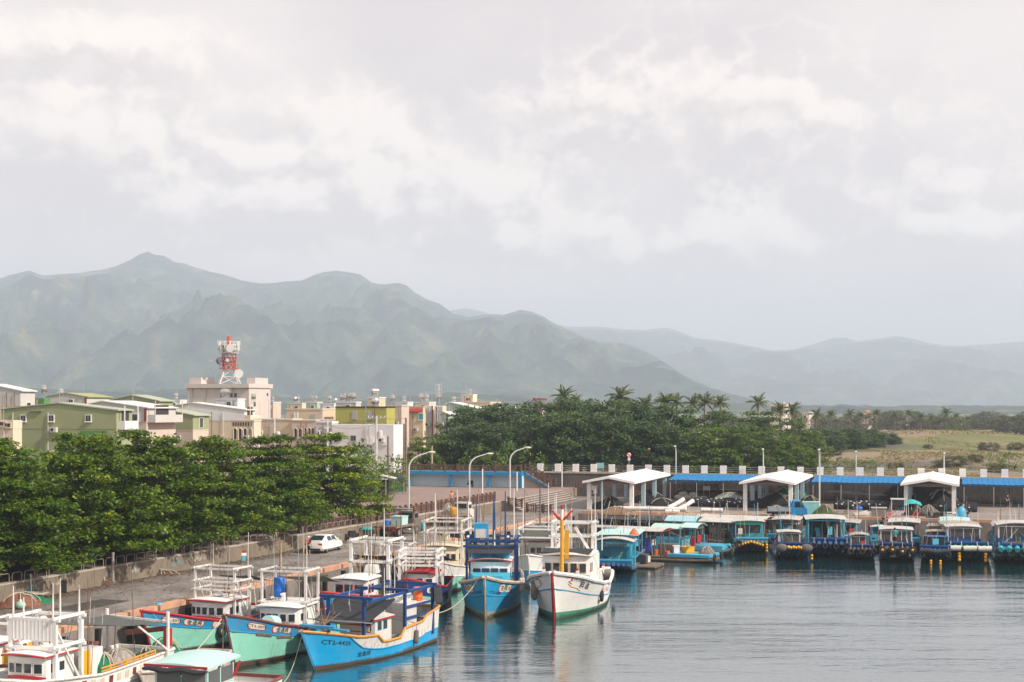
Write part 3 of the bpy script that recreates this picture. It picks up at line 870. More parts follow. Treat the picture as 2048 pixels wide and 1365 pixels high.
# ------------------------------------------------------------------ vegetation
def quads_mesh(name, P, mats):
    """P: (n, 4, 3) array of four-cornered leaves"""
    n = len(P)
    me = bpy.data.meshes.new(name)
    me.vertices.add(n * 4); me.loops.add(n * 4); me.polygons.add(n)
    me.vertices.foreach_set('co', P.reshape(-1).astype(np.float32))
    me.loops.foreach_set('vertex_index', np.arange(n * 4, dtype=np.int32))
    me.polygons.foreach_set('loop_start', np.arange(0, n * 4, 4, dtype=np.int32))
    me.polygons.foreach_set('loop_total', np.full(n, 4, dtype=np.int32))
    me.materials.append(mats)
    me.update(calc_edges=True)
    return me
def leaves(rng, C, D, U, ln, wd):
    """kite-shaped leaves at C, pointing along D, facing U"""
    S = np.cross(D, U); S /= np.linalg.norm(S, axis=1, keepdims=True) + 1e-9
    ln = ln * rng.uniform(.7, 1.25, (len(C), 1)); wd = wd * rng.uniform(.8, 1.2, (len(C), 1))
    base = C - D * ln * .5; tip = C + D * ln * .5
    mid = C + D * ln * .08
    return np.stack([base, mid + S * wd * .5, tip, mid - S * wd * .5], 1)
def unit(a): return a / (np.linalg.norm(a, axis=1, keepdims=True) + 1e-9)
def make_crown(seed, pads, per, leaf, lw, flat, name, m, tilt=1.15):
    """pads: (x, y, z, radius, thickness) foliage masses; each carries sprays of leaves on and inside its upper surface"""
    rng = np.random.default_rng(seed)
    out = []
    for (x, y, z, r, th) in pads:
        n = int(per * r * r)
        a = rng.uniform(0, 2 * pi, n); q = np.sqrt(rng.uniform(0, 1, n)) * r
        wob = 1 + .22 * np.sin(a * 3 + x) + .14 * np.sin(a * 7 + y * 2)
        q = q * wob
        zz = z + th * (np.sqrt(np.clip(1 - (q / (r * 1.35)) ** 2, 0, 1)) - .45) - rng.uniform(0, 1, n) ** 2 * th * flat
        zz += .16 * np.sin(x * 5 + q * 4.2) * np.cos(a * 5)
        c = np.stack([x + q * np.cos(a), y + q * np.sin(a), zz], 1)
        k = 7                                            # leaves of one spray
        C = np.repeat(c, k, 0) + rng.normal(0, leaf * .62, (n * k, 3)) * np.array([1, 1, .55])
        out0 = np.stack([np.cos(a), np.sin(a), np.zeros(n)], 1)
        D = unit(np.repeat(out0, k, 0) * .5 + rng.normal(0, 1, (n * k, 3)) * np.array([1, 1, .45]))
        U = unit(np.array([[0, 0, 1.0]]) * tilt + rng.normal(0, .5, (n * k, 3)) + D * .15)
        out.append(leaves(rng, C, D, U, leaf, lw))
    return quads_mesh(name, np.concatenate(out), m)
def make_trunk(seed, pads, h0, r0, name):
    rg = random.Random(seed)
    mb = MB()
    top = Vector((rg.uniform(-.3, .3), rg.uniform(-.3, .3), h0))
    pts = [Vector((0, 0, -.3)), Vector((rg.uniform(-.1, .1), rg.uniform(-.1, .1), h0 * .4)), top]
    mb.tube(pts, [r0 * 1.25, r0, r0 * .85], 8)
    for (x, y, z, r, th) in (pads if len(pads) < 60 else pads[::3]):
        e = Vector((x, y, z - th * .25))
        mid = top.lerp(e, .5) + Vector((rg.uniform(-.3, .3), rg.uniform(-.3, .3), -.15 * (e - top).length))
        mb.tube([top - Vector((0, 0, .3)), mid, e], [r0 * .45, r0 * .28, r0 * .09], 5)
        for k in range(3):
            a = rg.uniform(0, 2 * pi)
            mb.tube([mid.lerp(e, .6), e + Vector((cos(a) * r * .7, sin(a) * r * .7, th * .1))], [r0 * .12, r0 * .04], 4)
    return mb.mesh(name, M_BARK, True)
M_ALM = leafmat('almond tree leaves', [(0.020, 0.050, 0.008), (0.060, 0.128, 0.011), (0.138, 0.222, 0.016), (0.40, 0.41, 0.026)], .45, .30)
M_DRK = leafmat('dark evergreen leaves', [(0.030, 0.062, 0.026), (0.060, 0.115, 0.040), (0.100, 0.170, 0.055), (0.17, 0.235, 0.08)], .5, .3)
M_MID = leafmat('mid green leaves', [(0.032, 0.070, 0.014), (0.070, 0.135, 0.022), (0.13, 0.21, 0.03), (0.24, 0.29, 0.05)], .5, .3)
M_HAZ = leafmat('dry haze-paled coastal leaves', [(0.055, 0.075, 0.035), (0.095, 0.115, 0.05), (0.14, 0.145, 0.07), (0.21, 0.18, 0.10)], .6, .35)  # dry tones, lightened to put distance haze into the leaf colour
M_PLM = leafmat('palm fronds', [(0.045, 0.075, 0.022), (0.085, 0.125, 0.036), (0.14, 0.175, 0.05), (0.22, 0.21, 0.08)], .5, .35)
def tiered_pads(seed, Rc, H, n):
    """almond habit: many small flat foliage plates in tiers round the stem, shorter towards the top"""
    rg = random.Random(seed)
    pads = []
    tiers = 7
    for i in range(tiers):
        f = i / (tiers - 1)
        rr = Rc * (1 - .74 * f ** 1.9)
        z = H * (.17 + .79 * f)
        for ring, q in ((1.0, 1.0), (.62, .6), (.28, .3)):
            k = max(1, int(n * (1 - .66 * f) * q))
            if f > .95 and ring < 1: continue
            ph = rg.uniform(0, 6.28)
            for j in range(k):
                a = ph + 2 * pi * j / k + rg.uniform(-.25, .25)
                d = rr * ring * rg.uniform(.78, 1.0)
                pads.append((d * cos(a), d * sin(a), z + rg.uniform(-.26, .26) - .05 * d * d / Rc + (1 - ring) * .35, rg.uniform(.75, 1.25) * Rc / 5.5, rg.uniform(.24, .40)))
    return pads
def domed_pads(seed, Rc, H, n, lo=.22):
    """rounded evergreen habit: overlapping clumps over a dome down to low boughs"""
    rg = random.Random(seed)
    pads = []
    for i in range(n):
        f = (i + .5) / n
        a = i * 2.39996 + rg.uniform(-.3, .3)
        zf = lo + (1 - lo) * f
        rr = Rc * sqrt(max(0, 1 - ((zf - .45) / .60) ** 2)) * rg.uniform(.60, .95)
        pads.append((rr * cos(a), rr * sin(a), H * zf * .93, rg.uniform(.8, 1.7) * Rc / 4.8, rg.uniform(.7, 1.4)))
    return pads
def tree_kind(seed, pads, per, leaf, lw, flat, m, h0, r0, nm):
    return (make_crown(seed, pads, per, leaf, lw, flat, nm + '_crown', m), make_trunk(seed, pads, h0, r0, nm + '_trunk'))
ALM = [tree_kind(s, tiered_pads(s, 5.9, 9.2, 13), 46, .32, .19, .8, M_ALM, 3.6, .26, 'almond') for s in (11, 12, 13, 14)]
DRK = [tree_kind(s, domed_pads(s, 4.8, 9.5, 42), 26, .44, .22, .8, M_DRK, 3.2, .28, 'evergreen') for s in (21, 22, 23)]
MID = [tree_kind(s, tiered_pads(s, 5.0, 8.0, 7) + domed_pads(s, 4.2, 5.5, 10, .15), 26, .40, .22, .9, M_MID, 2.8, .25, 'broadleaf') for s in (31, 32)]
FAR = [tree_kind(s, domed_pads(s, 5.0, 6.5, 24, .12), 15, .55, .28, 1.0, M_HAZ, 1.6, .22, 'coastal') for s in (41, 42)]
BSH = [tree_kind(s, domed_pads(s, 1.6, 1.9, 12, .10), 60, .22, .10, 1.0, M_MID, .5, .06, 'shrub') for s in (51, 52)]
def plant_tree(kind, var, loc, rz, sc, label, group, name='broadleaf_tree', cat='tree'):
    t = thing(name, label, cat, loc, rz, group, sc)
    c, k = kind[var % len(kind)]
    link('crown', c, t); link('trunk', k, t)
    return t
# the almond trees on the terrace above the left retaining wall; one row along the wall, one behind it
k = 0
def terr(y, off): return Vector((wall_x(y), y, PZ - .08)) - SN * off
front = [(83, 3.0, .90), (91.5, 3.4, .95), (99.5, 3.0, .96), (107.5, 3.4, .98), (115.5, 3.8, .94), (125, 4.4, .92), (135.5, 4.6, .92)]
for i, (y, off, sc) in enumerate(front):
    plant_tree(ALM, i, terr(y, off), R.uniform(0, 6.28), (sc, sc, sc * R.uniform(.95, 1.03)), 'dense almond tree overhanging the retaining wall, %s of the front row' % ORD[i], 'almond trees along the retaining wall', 'almond_tree')
back = [(92, 11.5, 0.92), (101, 12.5, 0.95), (110, 12.0, 0.92), (119, 11.5, 0.88), (128, 12.5, 0.81), (110, 20.5, 0.88), (122, 20.0, 0.86), (137, 12.0, 0.63)]
for i, (y, off, sc) in enumerate(back):
    plant_tree(ALM, i + 1, terr(y, off), R.uniform(0, 6.28), (sc, sc, sc * R.uniform(.92, 1.02)), 'almond tree behind the wall-side row, %s from the left' % ORD[i], 'almond trees behind the wall-side row', 'almond_tree')
# the evergreen belt behind the seawall
def gpt(px, Y, z=3.3): return Vector(((px - CX) * Y / F, Y, z))
belt = [(MID, 846, 212, .80), (MID, 892, 214, .90), (DRK, 940, 214, .86), (DRK, 985, 213, .92), (MID, 1030, 216, .96), (DRK, 1078, 214, 1.0), (DRK, 1128, 213, 1.03), (DRK, 1176, 214, 1.02), (DRK, 1224, 213, 1.0), (DRK, 1272, 215, .98), (DRK, 1322, 213, .94), (MID, 1372, 212, .94), (MID, 1424, 211, 1.0), (MID, 1476, 212, 1.0), (MID, 1530, 214, .92), (MID, 1580, 217, .78), (MID, 1624, 214, .56)]
for i, (kd, px, Y, sc) in enumerate(belt):
    nm = 'rounded dark evergreen' if kd is DRK else 'layered leafy green tree'
    plant_tree(kd, i, gpt(px, Y), R.uniform(0, 6.28), (sc, sc, sc * R.uniform(.94, 1.05)), '%s behind the pillared seawall, %s from the left' % (nm, ORD[i]), 'trees behind the seawall', 'evergreen_tree' if kd is DRK else 'broadleaf_tree')
belt2 = [(MID, 905, 240, 1.12), (DRK, 960, 236, 1.18), (DRK, 1022, 236, 1.22), (DRK, 1100, 236, 1.27), (DRK, 1160, 238, 1.29), (DRK, 1240, 238, 1.27), (DRK, 1300, 238, 1.22), (MID, 1360, 238, 1.32), (MID, 1440, 236, 1.30), (MID, 1520, 240, 1.27), (MID, 1590, 246, 1.14)]
for i, (kd, px, Y, sc) in enumerate(belt2):
    plant_tree(kd, i + 1, gpt(px, Y), R.uniform(0, 6.28), sc, 'tall tree topping the seawall belt, %s of the rear row from the left' % ORD[i], 'rear row of the seawall trees', 'evergreen_tree' if kd is DRK else 'broadleaf_tree')
low = [(1600, 300, .82), (1645, 318, .85), (1690, 330, .85), (1735, 338, .80), (1775, 345, .62)]
for i, (px, Y, sc) in enumerate(low):
    plant_tree(DRK, i, gpt(px, Y), R.uniform(0, 6.28), (sc * 1.25, sc * 1.25, sc * .78), 'spreading low dark tree at the edge of the dunes, %s from the left' % ORD[i], 'low trees at the dune edge', 'evergreen_tree')
# coastal scrub in the distance
rg = random.Random(5)
for i in range(26):
    px = 1440 + i * 27 + rg.uniform(-8, 8)
    Y = rg.uniform(540, 700)
    plant_tree(FAR, i, gpt(px, Y, 3.2), rg.uniform(0, 6.28), (rg.uniform(1.2, 1.9), rg.uniform(1.2, 1.9), rg.uniform(.9, 1.45)), 'hazy scrub tree in the far coastal belt beyond the dunes, %s from the left' % (ORD + ['twenty-' + o for o in ORD[:9]])[i], 'far coastal belt trees', 'coastal_tree')
for i, (px, Y, sc) in enumerate([(1900, 395, 1.25), (1922, 398, 1.5), (1690, 232, 1.0), (1722, 226, 1.1), (1738, 230, .8), (1985, 240, 1.0), (2030, 236, 1.3)]):
    lb = ['grey-brown rounded bush on the crest of the dune', 'dark green bush right of the rounded bushes on the dune crest', 'low green shrub just behind the seawall under the tall lamp', 'leafy shrub on the dune right of the grassy lawn', 'small shrub beside the leafy dune shrub', 'low shrub on the dark sand near the right edge', 'dark shrub at the right edge behind the seawall'][i]
    plant_tree(BSH, i, gpt(px, Y, 3.9 if i > 1 else 6.6), R.uniform(0, 6), (sc * 1.3, sc * 1.3, sc), lb, 'shrubs on the dunes', 'shrub', 'shrub')
# palms
def palm_mesh(seed, L=2.6, nf=26):
    rng = np.random.default_rng(seed); rg = random.Random(seed)
    Q = []
    for i in range(nf):
        a = i * 2.39996 + rg.uniform(-.2, .2)
        e0 = rg.uniform(-.35, 1.1) if i > 6 else rg.uniform(1.0, 1.5)
        ln = L * rg.uniform(.85, 1.15); bend = rg.uniform(.9, 1.5)
        d = Vector((cos(a), sin(a), 0))
        pts = [Vector((0, 0, 0))]
        for k in range(10):
            e = e0 - bend * ((k + .5) / 10) ** 1.4
            pts.append(pts[-1] + (d * cos(e) + Vector((0, 0, sin(e)))) * ln / 10)
        side = d.cross(Vector((0, 0, 1)))
        for k in range(1, 11):
            for q in range(3):
                p = pts[k - 1].lerp(pts[k], (q + .5) / 3)
                t = (pts[k] - pts[k - 1]).normalized()
                l2 = ln * .24 * sin(pi * min(.97, (k + q / 3) / 11.4) ** .8) + .06
                for sg in (-1, 1):
                    e = p + (side * sg * .75 + t * .55 + Vector((0, 0, -.45 + rg.uniform(-.15, .15)))) * l2
                    w = t * .07
                    Q.append([p - w, (p + e) / 2 - w * .9, e, (p + e) / 2 + w * .9])
    return quads_mesh('palm_crown', np.array([[list(v) for v in q] for q in Q]), M_PLM)
PALM = [palm_mesh(s) for s in (61, 62, 63)]
def palm_trunk(h, seed):
    rg = random.Random(seed); b = rg.uniform(-.5, .5)
    return MB().tube([(b * (1 - i / 6) ** 2 - b, 0, -.3 + (h + .3) * i / 6) for i in range(7)][::1], [.20, .17, .15, .14, .13, .13, .14], 7).mesh('palm_trunk', mat('palm bark', (.16, .13, .10), .95, var=.3, scale=4)), -b
palms = [(1127, 789, 250, 1.10), (1148, 800, 262, 0.88), (1241, 791, 245, 1.26), (1290, 806, 250, 1.04), (1332, 802, 252, 1.16), (1352, 800, 258, 0.99), (1385, 804, 250, 0.99), (1410, 802, 256, 1.10), (1440, 802, 262, 0.94), (1516, 802, 300, 1.16), (1560, 816, 320, 1.10), (1585, 816, 310, 1.10), (1632, 826, 380, 1.10),
         (1662, 826, 470, 1.10), (1700, 824, 500, 1.15), (1722, 828, 480, 1.00), (1752, 824, 520, 1.10), (1790, 826, 540, 1.10), (1818, 824, 540, 1.15), (1842, 830, 500, 1.00), (1862, 834, 520, 0.90), (1893, 822, 520, 1.30), (1912, 830, 540, 1.00), (1936, 834, 560, 0.95)]
for i, (px, py, Y, sc) in enumerate(palms):
    top = A(px, py + 4, Y)
    h = top.z - 3.2
    lb = 'coconut palm above the seawall trees, %s palm from the left' % ORD[i] if i < 13 else 'hazy palm in the far belt beyond the dunes, %s from the left' % ORD[i - 13]
    t = thing('palm_tree', lb, 'palm', (top.x, top.y, 3.2), R.uniform(0, 6.28), 'palms above the seawall trees' if i < 13 else 'palms in the far belt')
    tm, bx = palm_trunk(h, i)
    link('trunk', tm, t)
    o = link('crown', PALM[i % 3], t, (0 if False else bx - bx, 0, h)); o.scale = (sc * .86,) * 3
    for ch in t.children:
        if ch.name.startswith('crown'): ch.location.x = -0.0
# fan palm at the edge of the plaza
def fan_palm():
    p = G(768, 985, PZ)
    t = thing('fan_palm', 'pale green fan palm beside the plaza left of the blue platform', 'palm', p)
    Q = []
    rg = random.Random(3)
    for i in range(16):
        a = i * 2.4; up = rg.uniform(-.1, 1.2)
        d = Vector((cos(a) * cos(up), sin(a) * cos(up), sin(up)))
        c = Vector((0, 0, 1.7)) + d * 1.0
        s = d.cross(Vector((0, 0, 1))).normalized(); u = s.cross(d)
        for k in range(11):
            th = (k - 5) / 5 * 1.25
            e = c + (d * cos(th) + s * sin(th)) * .85 + Vector((0, 0, -.12))
            w = (s * cos(th) - d * sin(th)) * .055
            Q.append([c, (c + e) / 2 + w, e, (c + e) / 2 - w])
    link('crown', quads_mesh('fan_crown', np.array([[list(v) for v in q] for q in Q]), leafmat('fan palm leaves', [(.09, .13, .045), (.13, .18, .06), (.18, .22, .09), (.24, .26, .12)], .5)), t)
    MB().tube([(0, 0, -.1), (0, 0, 1.75)], [.18, .12], 7).build('trunk', M_BARK, t)
fan_palm()

# dunes behind the seawall: terrain sheet with dry grass, green creepers and dark sand
def dune_material():
    m, N, L, b = nodes('dune ground')
    b.inputs['Roughness'].default_value = .95
    tc = N.new('ShaderNodeTexCoord')
    def nz(s, d, r, sx=1.0, off=0.0):
        mp = N.new('ShaderNodeMapping'); mp.inputs['Scale'].default_value = (sx, 1, 1); mp.inputs['Location'].default_value = (off, off, 0)
        L.new(tc.outputs['Object'], mp.inputs[0])
        n = N.new('ShaderNodeTexNoise'); n.inputs['Scale'].default_value = s; n.inputs['Detail'].default_value = d; n.inputs['Roughness'].default_value = r
        L.new(mp.outputs[0], n.inputs['Vector']); return n.outputs[0]
    def step(v, a, c):
        mr = N.new('ShaderNodeMapRange'); mr.inputs[1].default_value = a; mr.inputs[2].default_value = c; L.new(v, mr.inputs[0]); return mr.outputs[0]
    def mix(f, a, c):
        mx = N.new('ShaderNodeMix'); mx.data_type = 'RGBA'; L.new(f, mx.inputs[0])
        for s, v in ((mx.inputs[6], a), (mx.inputs[7], c)):
            if isinstance(v, tuple): s.default_value = (*v, 1)
            else: L.new(v, s)
        return mx.outputs[2]
    dry = mix(nz(.5, 6, .7), (.17, .125, .075), (.33, .255, .17))
    green = mix(nz(.8, 6, .7, 1, 9), (.06, .095, .022), (.155, .185, .045))
    sand = mix(nz(.6, 6, .7, 1, 4), (.075, .065, .062), (.15, .13, .12))
    c = mix(step(nz(.035, 7, .7, .7, 3), .48, .58), dry, green)
    c = mix(step(nz(.020, 5, .6, .5, 21), .50, .54), c, sand)
    sp = N.new('ShaderNodeSeparateXYZ'); L.new(tc.outputs['Object'], sp.inputs[0])
    fa = N.new('ShaderNodeMath'); fa.operation = 'MULTIPLY_ADD'; fa.inputs[1].default_value = 160.0; L.new(nz(.03, 5, .6, .6, 31), fa.inputs[0]); L.new(sp.outputs[1], fa.inputs[2])
    c = mix(step(fa.outputs[0], 410, 480), c, dry)
    L.new(c, b.inputs['Base Color'])
    bp = N.new('ShaderNodeBump'); bp.inputs['Strength'].default_value = .9; bp.inputs['Distance'].default_value = .3
    L.new(nz(1.2, 6, .7), bp.inputs['Height']); L.new(bp.outputs[0], b.inputs['Normal'])
    return m
def dune_z(x, y):
    z = 3.7 + .9 * noise.fractal((x * .018, y * .012, 2.0), .8, 2.1, 5)
    c = A(1885, 900, 370)
    z += 4.6 * math.exp(-(((x - c.x) / 38) ** 2 + ((y - c.y) / 30) ** 2))
    z += 1.0 * math.exp(-(((x - c.x + 30) / 30) ** 2 + ((y - 300) / 26) ** 2))
    z += .14 * noise.fractal((x * .25, y * .25, 4.0), .8, 2.1, 3)
    lim = (SWO + QD * 7).y + (x - SWO.x) * QE.y / QE.x
    return z * min(1, max(0, (y - lim) / 12)) + 3.2 * (1 - min(1, max(0, (y - lim) / 12)))
mb = MB()
nx, ny = 130, 120
vs = []
for j in range(ny + 1):
    y = 188 + 700 * (j / ny) ** 1.7
    for i in range(nx + 1):
        x = (i / nx) * (60 + y * .36) + y * .13 - 3
        vs.append((x, y, dune_z(x, y)))
w = nx + 1
mb.add(vs, [(j * w + i, j * w + i + 1, (j + 1) * w + i + 1, (j + 1) * w + i) for j in range(ny) for i in range(nx)])
tag(mb.build('dune_field', dune_material(), smooth='all'), kind='structure')
# grass standing on the dunes: blades in drifts, as one mass
rng = np.random.default_rng(4)
n = 90000
yy = 198 + 420 * rng.uniform(0, 1, n) ** 1.5; xx = rng.uniform(0, 1, n) * (46 + yy * .30) + yy * .16
keep = np.array([noise.noise((x * .06, y * .05, 8.0)) > -.02 for x, y in zip(xx, yy)])
xx, yy = xx[keep], yy[keep]
zz = np.array([dune_z(x, y) for x, y in zip(xx, yy)])
C = np.stack([xx, yy, zz + .06], 1)
D = unit(rng.normal(0, .35, C.shape) + np.array([[0, 0, 1.0]]))
U = unit(rng.normal(0, 1, C.shape))
o = link('dune_grass', quads_mesh('dune_grass', leaves(rng, C, D, U, .6, .34), leafmat('dune grass blades', [(.16, .19, .05), (.24, .24, .09), (.33, .27, .16), (.40, .32, .22)], .9, .45)))
tag(o, 'dry and green grass tufts scattered over the dunes', 'grass', kind='stuff')

tag(link('leaf_litter', quads_mesh('leaf_litter', np.array([[list(v) for v in q] for q in LIT]), leafmat('fallen leaves', [(.05, .03, .02), (.10, .055, .03), (.16, .09, .045), (.20, .13, .06)], .9, .1))), 'brown fallen leaves drifted along the foot of the retaining wall', 'leaves', kind='stuff')

rg = random.Random(77)
for i in range(18):
    px, Y = 1665 + i * 22 + rg.uniform(-8, 8), rg.uniform(215, 460)
    x = (px - CX) * Y / F
    sc = rg.uniform(.16, .34)
    plant_tree(FAR, i, (x, Y, dune_z(x, Y) - .1), rg.uniform(0, 6), (sc * 1.5, sc * 1.5, sc), 'low grey green scrub clump on the dunes, %s from the left' % ORD[i], 'scrub clumps on the dunes', 'scrub_clump', 'shrub')
# ------------------------------------------------------------------ fishing boats
def paint(name, c, dirt=.3, dc=(.16, .11, .08), rough=.45, var=.10, streak=True):
    if 'hull' in name or 'boot' in name or 'pipe' in name: return hullpaint(name, c, dirt, dc)
    return mat(name, c, rough, var=var, scale=.9, dirt=dirt, dirtcol=dc, streak=streak)
def hullpaint(name, c, dirt, dc):
    """boat paint: faded blotches, rust runs, scuffs, and a weed and grime line that rises unevenly from the water"""
    if name in MATS: return MATS[name]
    m, N, L, b = nodes(name)
    b.inputs['Roughness'].default_value = .5; b.inputs['Specular IOR Level'].default_value = .35
    tc = N.new('ShaderNodeTexCoord'); vec = tc.outputs['Object']
    def nz(s, d, r, sc=(1, 1, 1)):
        mp = N.new('ShaderNodeMapping'); mp.inputs['Scale'].default_value = sc; L.new(vec, mp.inputs[0])
        n = N.new('ShaderNodeTexNoise'); n.inputs['Scale'].default_value = s; n.inputs['Detail'].default_value = d; n.inputs['Roughness'].default_value = r
        L.new(mp.outputs[0], n.inputs['Vector']); return n.outputs[0]
    def step(v, lo, hi, k=1.0):
        mr = N.new('ShaderNodeMapRange'); mr.inputs[1].default_value = lo; mr.inputs[2].default_value = hi; mr.inputs[4].default_value = k; L.new(v, mr.inputs[0]); return mr.outputs[0]
    def mix(f, a, d):
        mx = N.new('ShaderNodeMix'); mx.data_type = 'RGBA'; L.new(f, mx.inputs[0])
        for s, v in ((mx.inputs[6], a), (mx.inputs[7], d)):
            if isinstance(v, tuple): s.default_value = (*v, 1)
            else: L.new(v, s)
        return mx.outputs[2]
    fade = tuple(min(1, x * .80 + .06) for x in c)
    cur = mix(step(nz(.7, 6, .65), .42, .68), c, fade)
    cur = mix(step(nz(2.2, 7, .7, (1.6, 1.6, .22)), .60 - dirt * .1, .74, .75), cur, dc)
    cur = mix(step(nz(5, 5, .7, (1, 1, .6)), .66, .72, .55), cur, (.30, .25, .20))
    rust = mix(step(nz(1.1, 6, .75, (2.2, 2.2, .18)), .66, .76, .7), cur, (.16, .065, .03))
    sp = N.new('ShaderNodeSeparateXYZ'); L.new(vec, sp.inputs[0])
    ad = N.new('ShaderNodeMath'); ad.operation = 'MULTIPLY_ADD'; ad.inputs[1].default_value = -.55; L.new(nz(1.6, 6, .7, (1, 1, .5)), ad.inputs[0]); L.new(sp.outputs[2], ad.inputs[2])
    cur = mix(step(ad.outputs[0], .02, -.14, .8), rust, (.05, .055, .035))
    L.new(cur, b.inputs['Base Color'])
    bp = N.new('ShaderNodeBump'); bp.inputs['Strength'].default_value = .3; bp.inputs['Distance'].default_value = .03
    L.new(nz(1.0, 3, .5, (.4, .4, 5.0)), bp.inputs['Height']); L.new(bp.outputs[0], b.inputs['Normal'])
    MATS[name] = m
    return m
P_MINT = paint('mint hull paint', (.27, .68, .54), .3, (.20, .36, .29))
P_BAND = paint('blue band hull paint', (.012, .27, .54), .3, (.10, .20, .26))
P_CYAN = paint('cyan blue hull paint', (.004, .36, .72), .22, (.05, .18, .28))
P_EBLU = paint('sea blue hull paint', (.005, .30, .58), .25, (.05, .16, .24))
P_NAVY = paint('navy frame paint', (.010, .055, .20), .25, (.06, .06, .09))
P_RAFT = paint('raft blue paint', (.008, .085, .27), .3, (.05, .07, .10))
P_RED = paint('red trim paint', (.42, .022, .028), .3, (.20, .05, .04))
P_DRED = paint('dull red boot paint', (.17, .035, .03), .3, (.08, .05, .04))
P_HWHT = paint('white hull paint', (.78, .775, .76), .22, (.45, .40, .33))
P_DWHT = paint('dirty white bulwark paint', (.70, .68, .65), .55, (.24, .19, .15))
P_CREAM = paint('cream paint', (.66, .58, .45), .4, (.34, .26, .18))
P_YEL = paint('yellow paint', (.72, .36, .015), .2, (.4, .2, .03))
P_ORNG = paint('ochre gunwale paint', (.60, .28, .05), .3, (.3, .16, .06))
P_GREEN = paint('green boot paint', (.03, .26, .16), .2, (.05, .15, .11))
P_TEAL = paint('teal paint', (.03, .36, .42), .25, (.08, .2, .22))
P_AQUA = paint('aqua roof paint', (.44, .66, .64), .25, (.3, .42, .40))
P_SKYB = paint('light blue paint', (.06, .40, .58), .25, (.10, .22, .28))
P_DECK = mat('grey deck paint', (.26, .25, .23), .85, var=.25, dirt=.5, dirtcol=(.09, .075, .06))
P_GREYW = paint('greyish white house paint', (.60, .585, .56), .35, (.35, .28, .22))
M_PANE = glassmat('dark window glass')
M_INK = mat('black lettering', (.012, .012, .013), .6, var=.05)
M_WLET = mat('white lettering', (.78, .78, .76), .6, var=.03)
M_TARPG = mat('olive grey tarpaulin', (.085, .095, .085), .75, var=.2, scale=2, dirt=.3, dirtcol=(.15, .15, .13), bump=.3, bscale=3)
M_TARPB = mat('dark shade cloth', (.030, .033, .040), .8, var=.25, scale=2, bump=.3, bscale=4)
M_TARPK = mat('khaki tarpaulin', (.27, .26, .19), .8, var=.15, scale=2, bump=.3, bscale=3)
M_NETG = mat('green netting', (.012, .17, .085), .9, var=.35, scale=6, bump=.9, bscale=26)
M_NETB = mat('black netting', (.016, .017, .020), .95, var=.4, scale=6, bump=.9, bscale=22)
M_NETT = mat('teal netting', (.03, .32, .30), .9, var=.3, scale=6, bump=.8, bscale=24)
M_FLOATY = mat('yellow float', (.72, .36, .01), .45, var=.12)
M_FLOATW = mat('white foam float', (.74, .72, .68), .8, var=.12, dirt=.3, dirtcol=(.35, .30, .24))
M_ORANGE = mat('orange plastic', (.70, .14, .03), .45, var=.12)
M_BARREL = mat('blue plastic barrel', (.008, .13, .50), .35, var=.08)
M_ROPE = mat('pale rope', (.48, .43, .36), .9, var=.15)
M_DROPE = mat('dark rope', (.10, .09, .08), .9, var=.2)
M_PLATE = mat('cream name plate', (.72, .66, .56), .6, var=.08)
M_FOAMBOX = mat('white foam box', (.80, .80, .79), .8, var=.03)
M_BIEGE = mat('bamboo', (.42, .33, .20), .8, var=.2)

def hull_fn(L, B, sheer, rake=1.0, stern=.82, flare=1.0, stemk=.05):
    def zs(t): return interp(sheer, t)
    def bw(t):
        f = max(0.0, (t - .40) / .60)
        return B / 2 * .93 * ((stern * .95 + (1 - stern * .95) * min(1, t / .4) ** .8) if t < .4 else max(stemk, 1 - f ** 2.0))
    def bs(t):
        f = max(0.0, (t - .45) / .55)
        return B / 2 * ((stern + (1 - stern) * min(1, t / .4) ** .8) if t < .45 else max(stemk * .8, 1 - f ** (2.6 + flare)))
    def S(t, k, side, off=0.0):
        z = k * zs(t) if k >= 0 else k * 2.2
        if k >= 0:
            q = k ** 1.15
            y = bw(t) * (1 - q) + bs(t) * q
        else:
            y = bw(t) * max(0, 1 + k * 2.2)
        x = t * L + rake * max(k, -.15) * max(0, (t - .55) / .45) ** 2.5 - .15 * L * 0
        return Vector((x, side * (y + off), z))
    S.zs = zs; S.L = L; S.bs = bs
    return S
NT = 28
def hull_strip(S, k0, k1, nk, side, off=0.0, ta=0.0, tb=1.0):
    """outer skin between height fractions k0 and k1 (numbers or functions of t)"""
    f0 = k0 if callable(k0) else (lambda t: k0)
    f1 = k1 if callable(k1) else (lambda t: k1)
    vs, fs = [], []
    for i in range(NT + 1):
        t = ta + (tb - ta) * (1 - (1 - i / NT) ** 1.25)
        for j in range(nk + 1):
            k = f0(t) + (f1(t) - f0(t)) * j / nk
            vs.append(S(t, k, side, off))
    w = nk + 1
    for i in range(NT):
        for j in range(nk):
            a = i * w + j
            q = (a, a + w, a + w + 1, a + 1)
            fs.append(q if side < 0 else q[::-1])
    return vs, fs
def text_mesh(s, size):
    cu = bpy.data.curves.new('lettering', 'FONT')
    cu.body = s; cu.size = size; cu.resolution_u = 2; cu.align_x = 'CENTER'; cu.align_y = 'CENTER'
    ob = bpy.data.objects.new('lettering', cu)
    COL.objects.link(ob)
    dg = bpy.context.evaluated_depsgraph_get()
    me = bpy.data.meshes.new_from_object(ob.evaluated_get(dg))
    bpy.data.objects.remove(ob)
    return me
def wall_text(name, s, size, m, parent, loc, rot, label=None):
    """flat lettering on an upright face; rot is an Euler that turns the XY plane to the face"""
    me = text_mesh(s, size); me.materials.clear(); me.materials.append(m)
    o = link(name, me, parent, loc); o.rotation_euler = rot
    return o
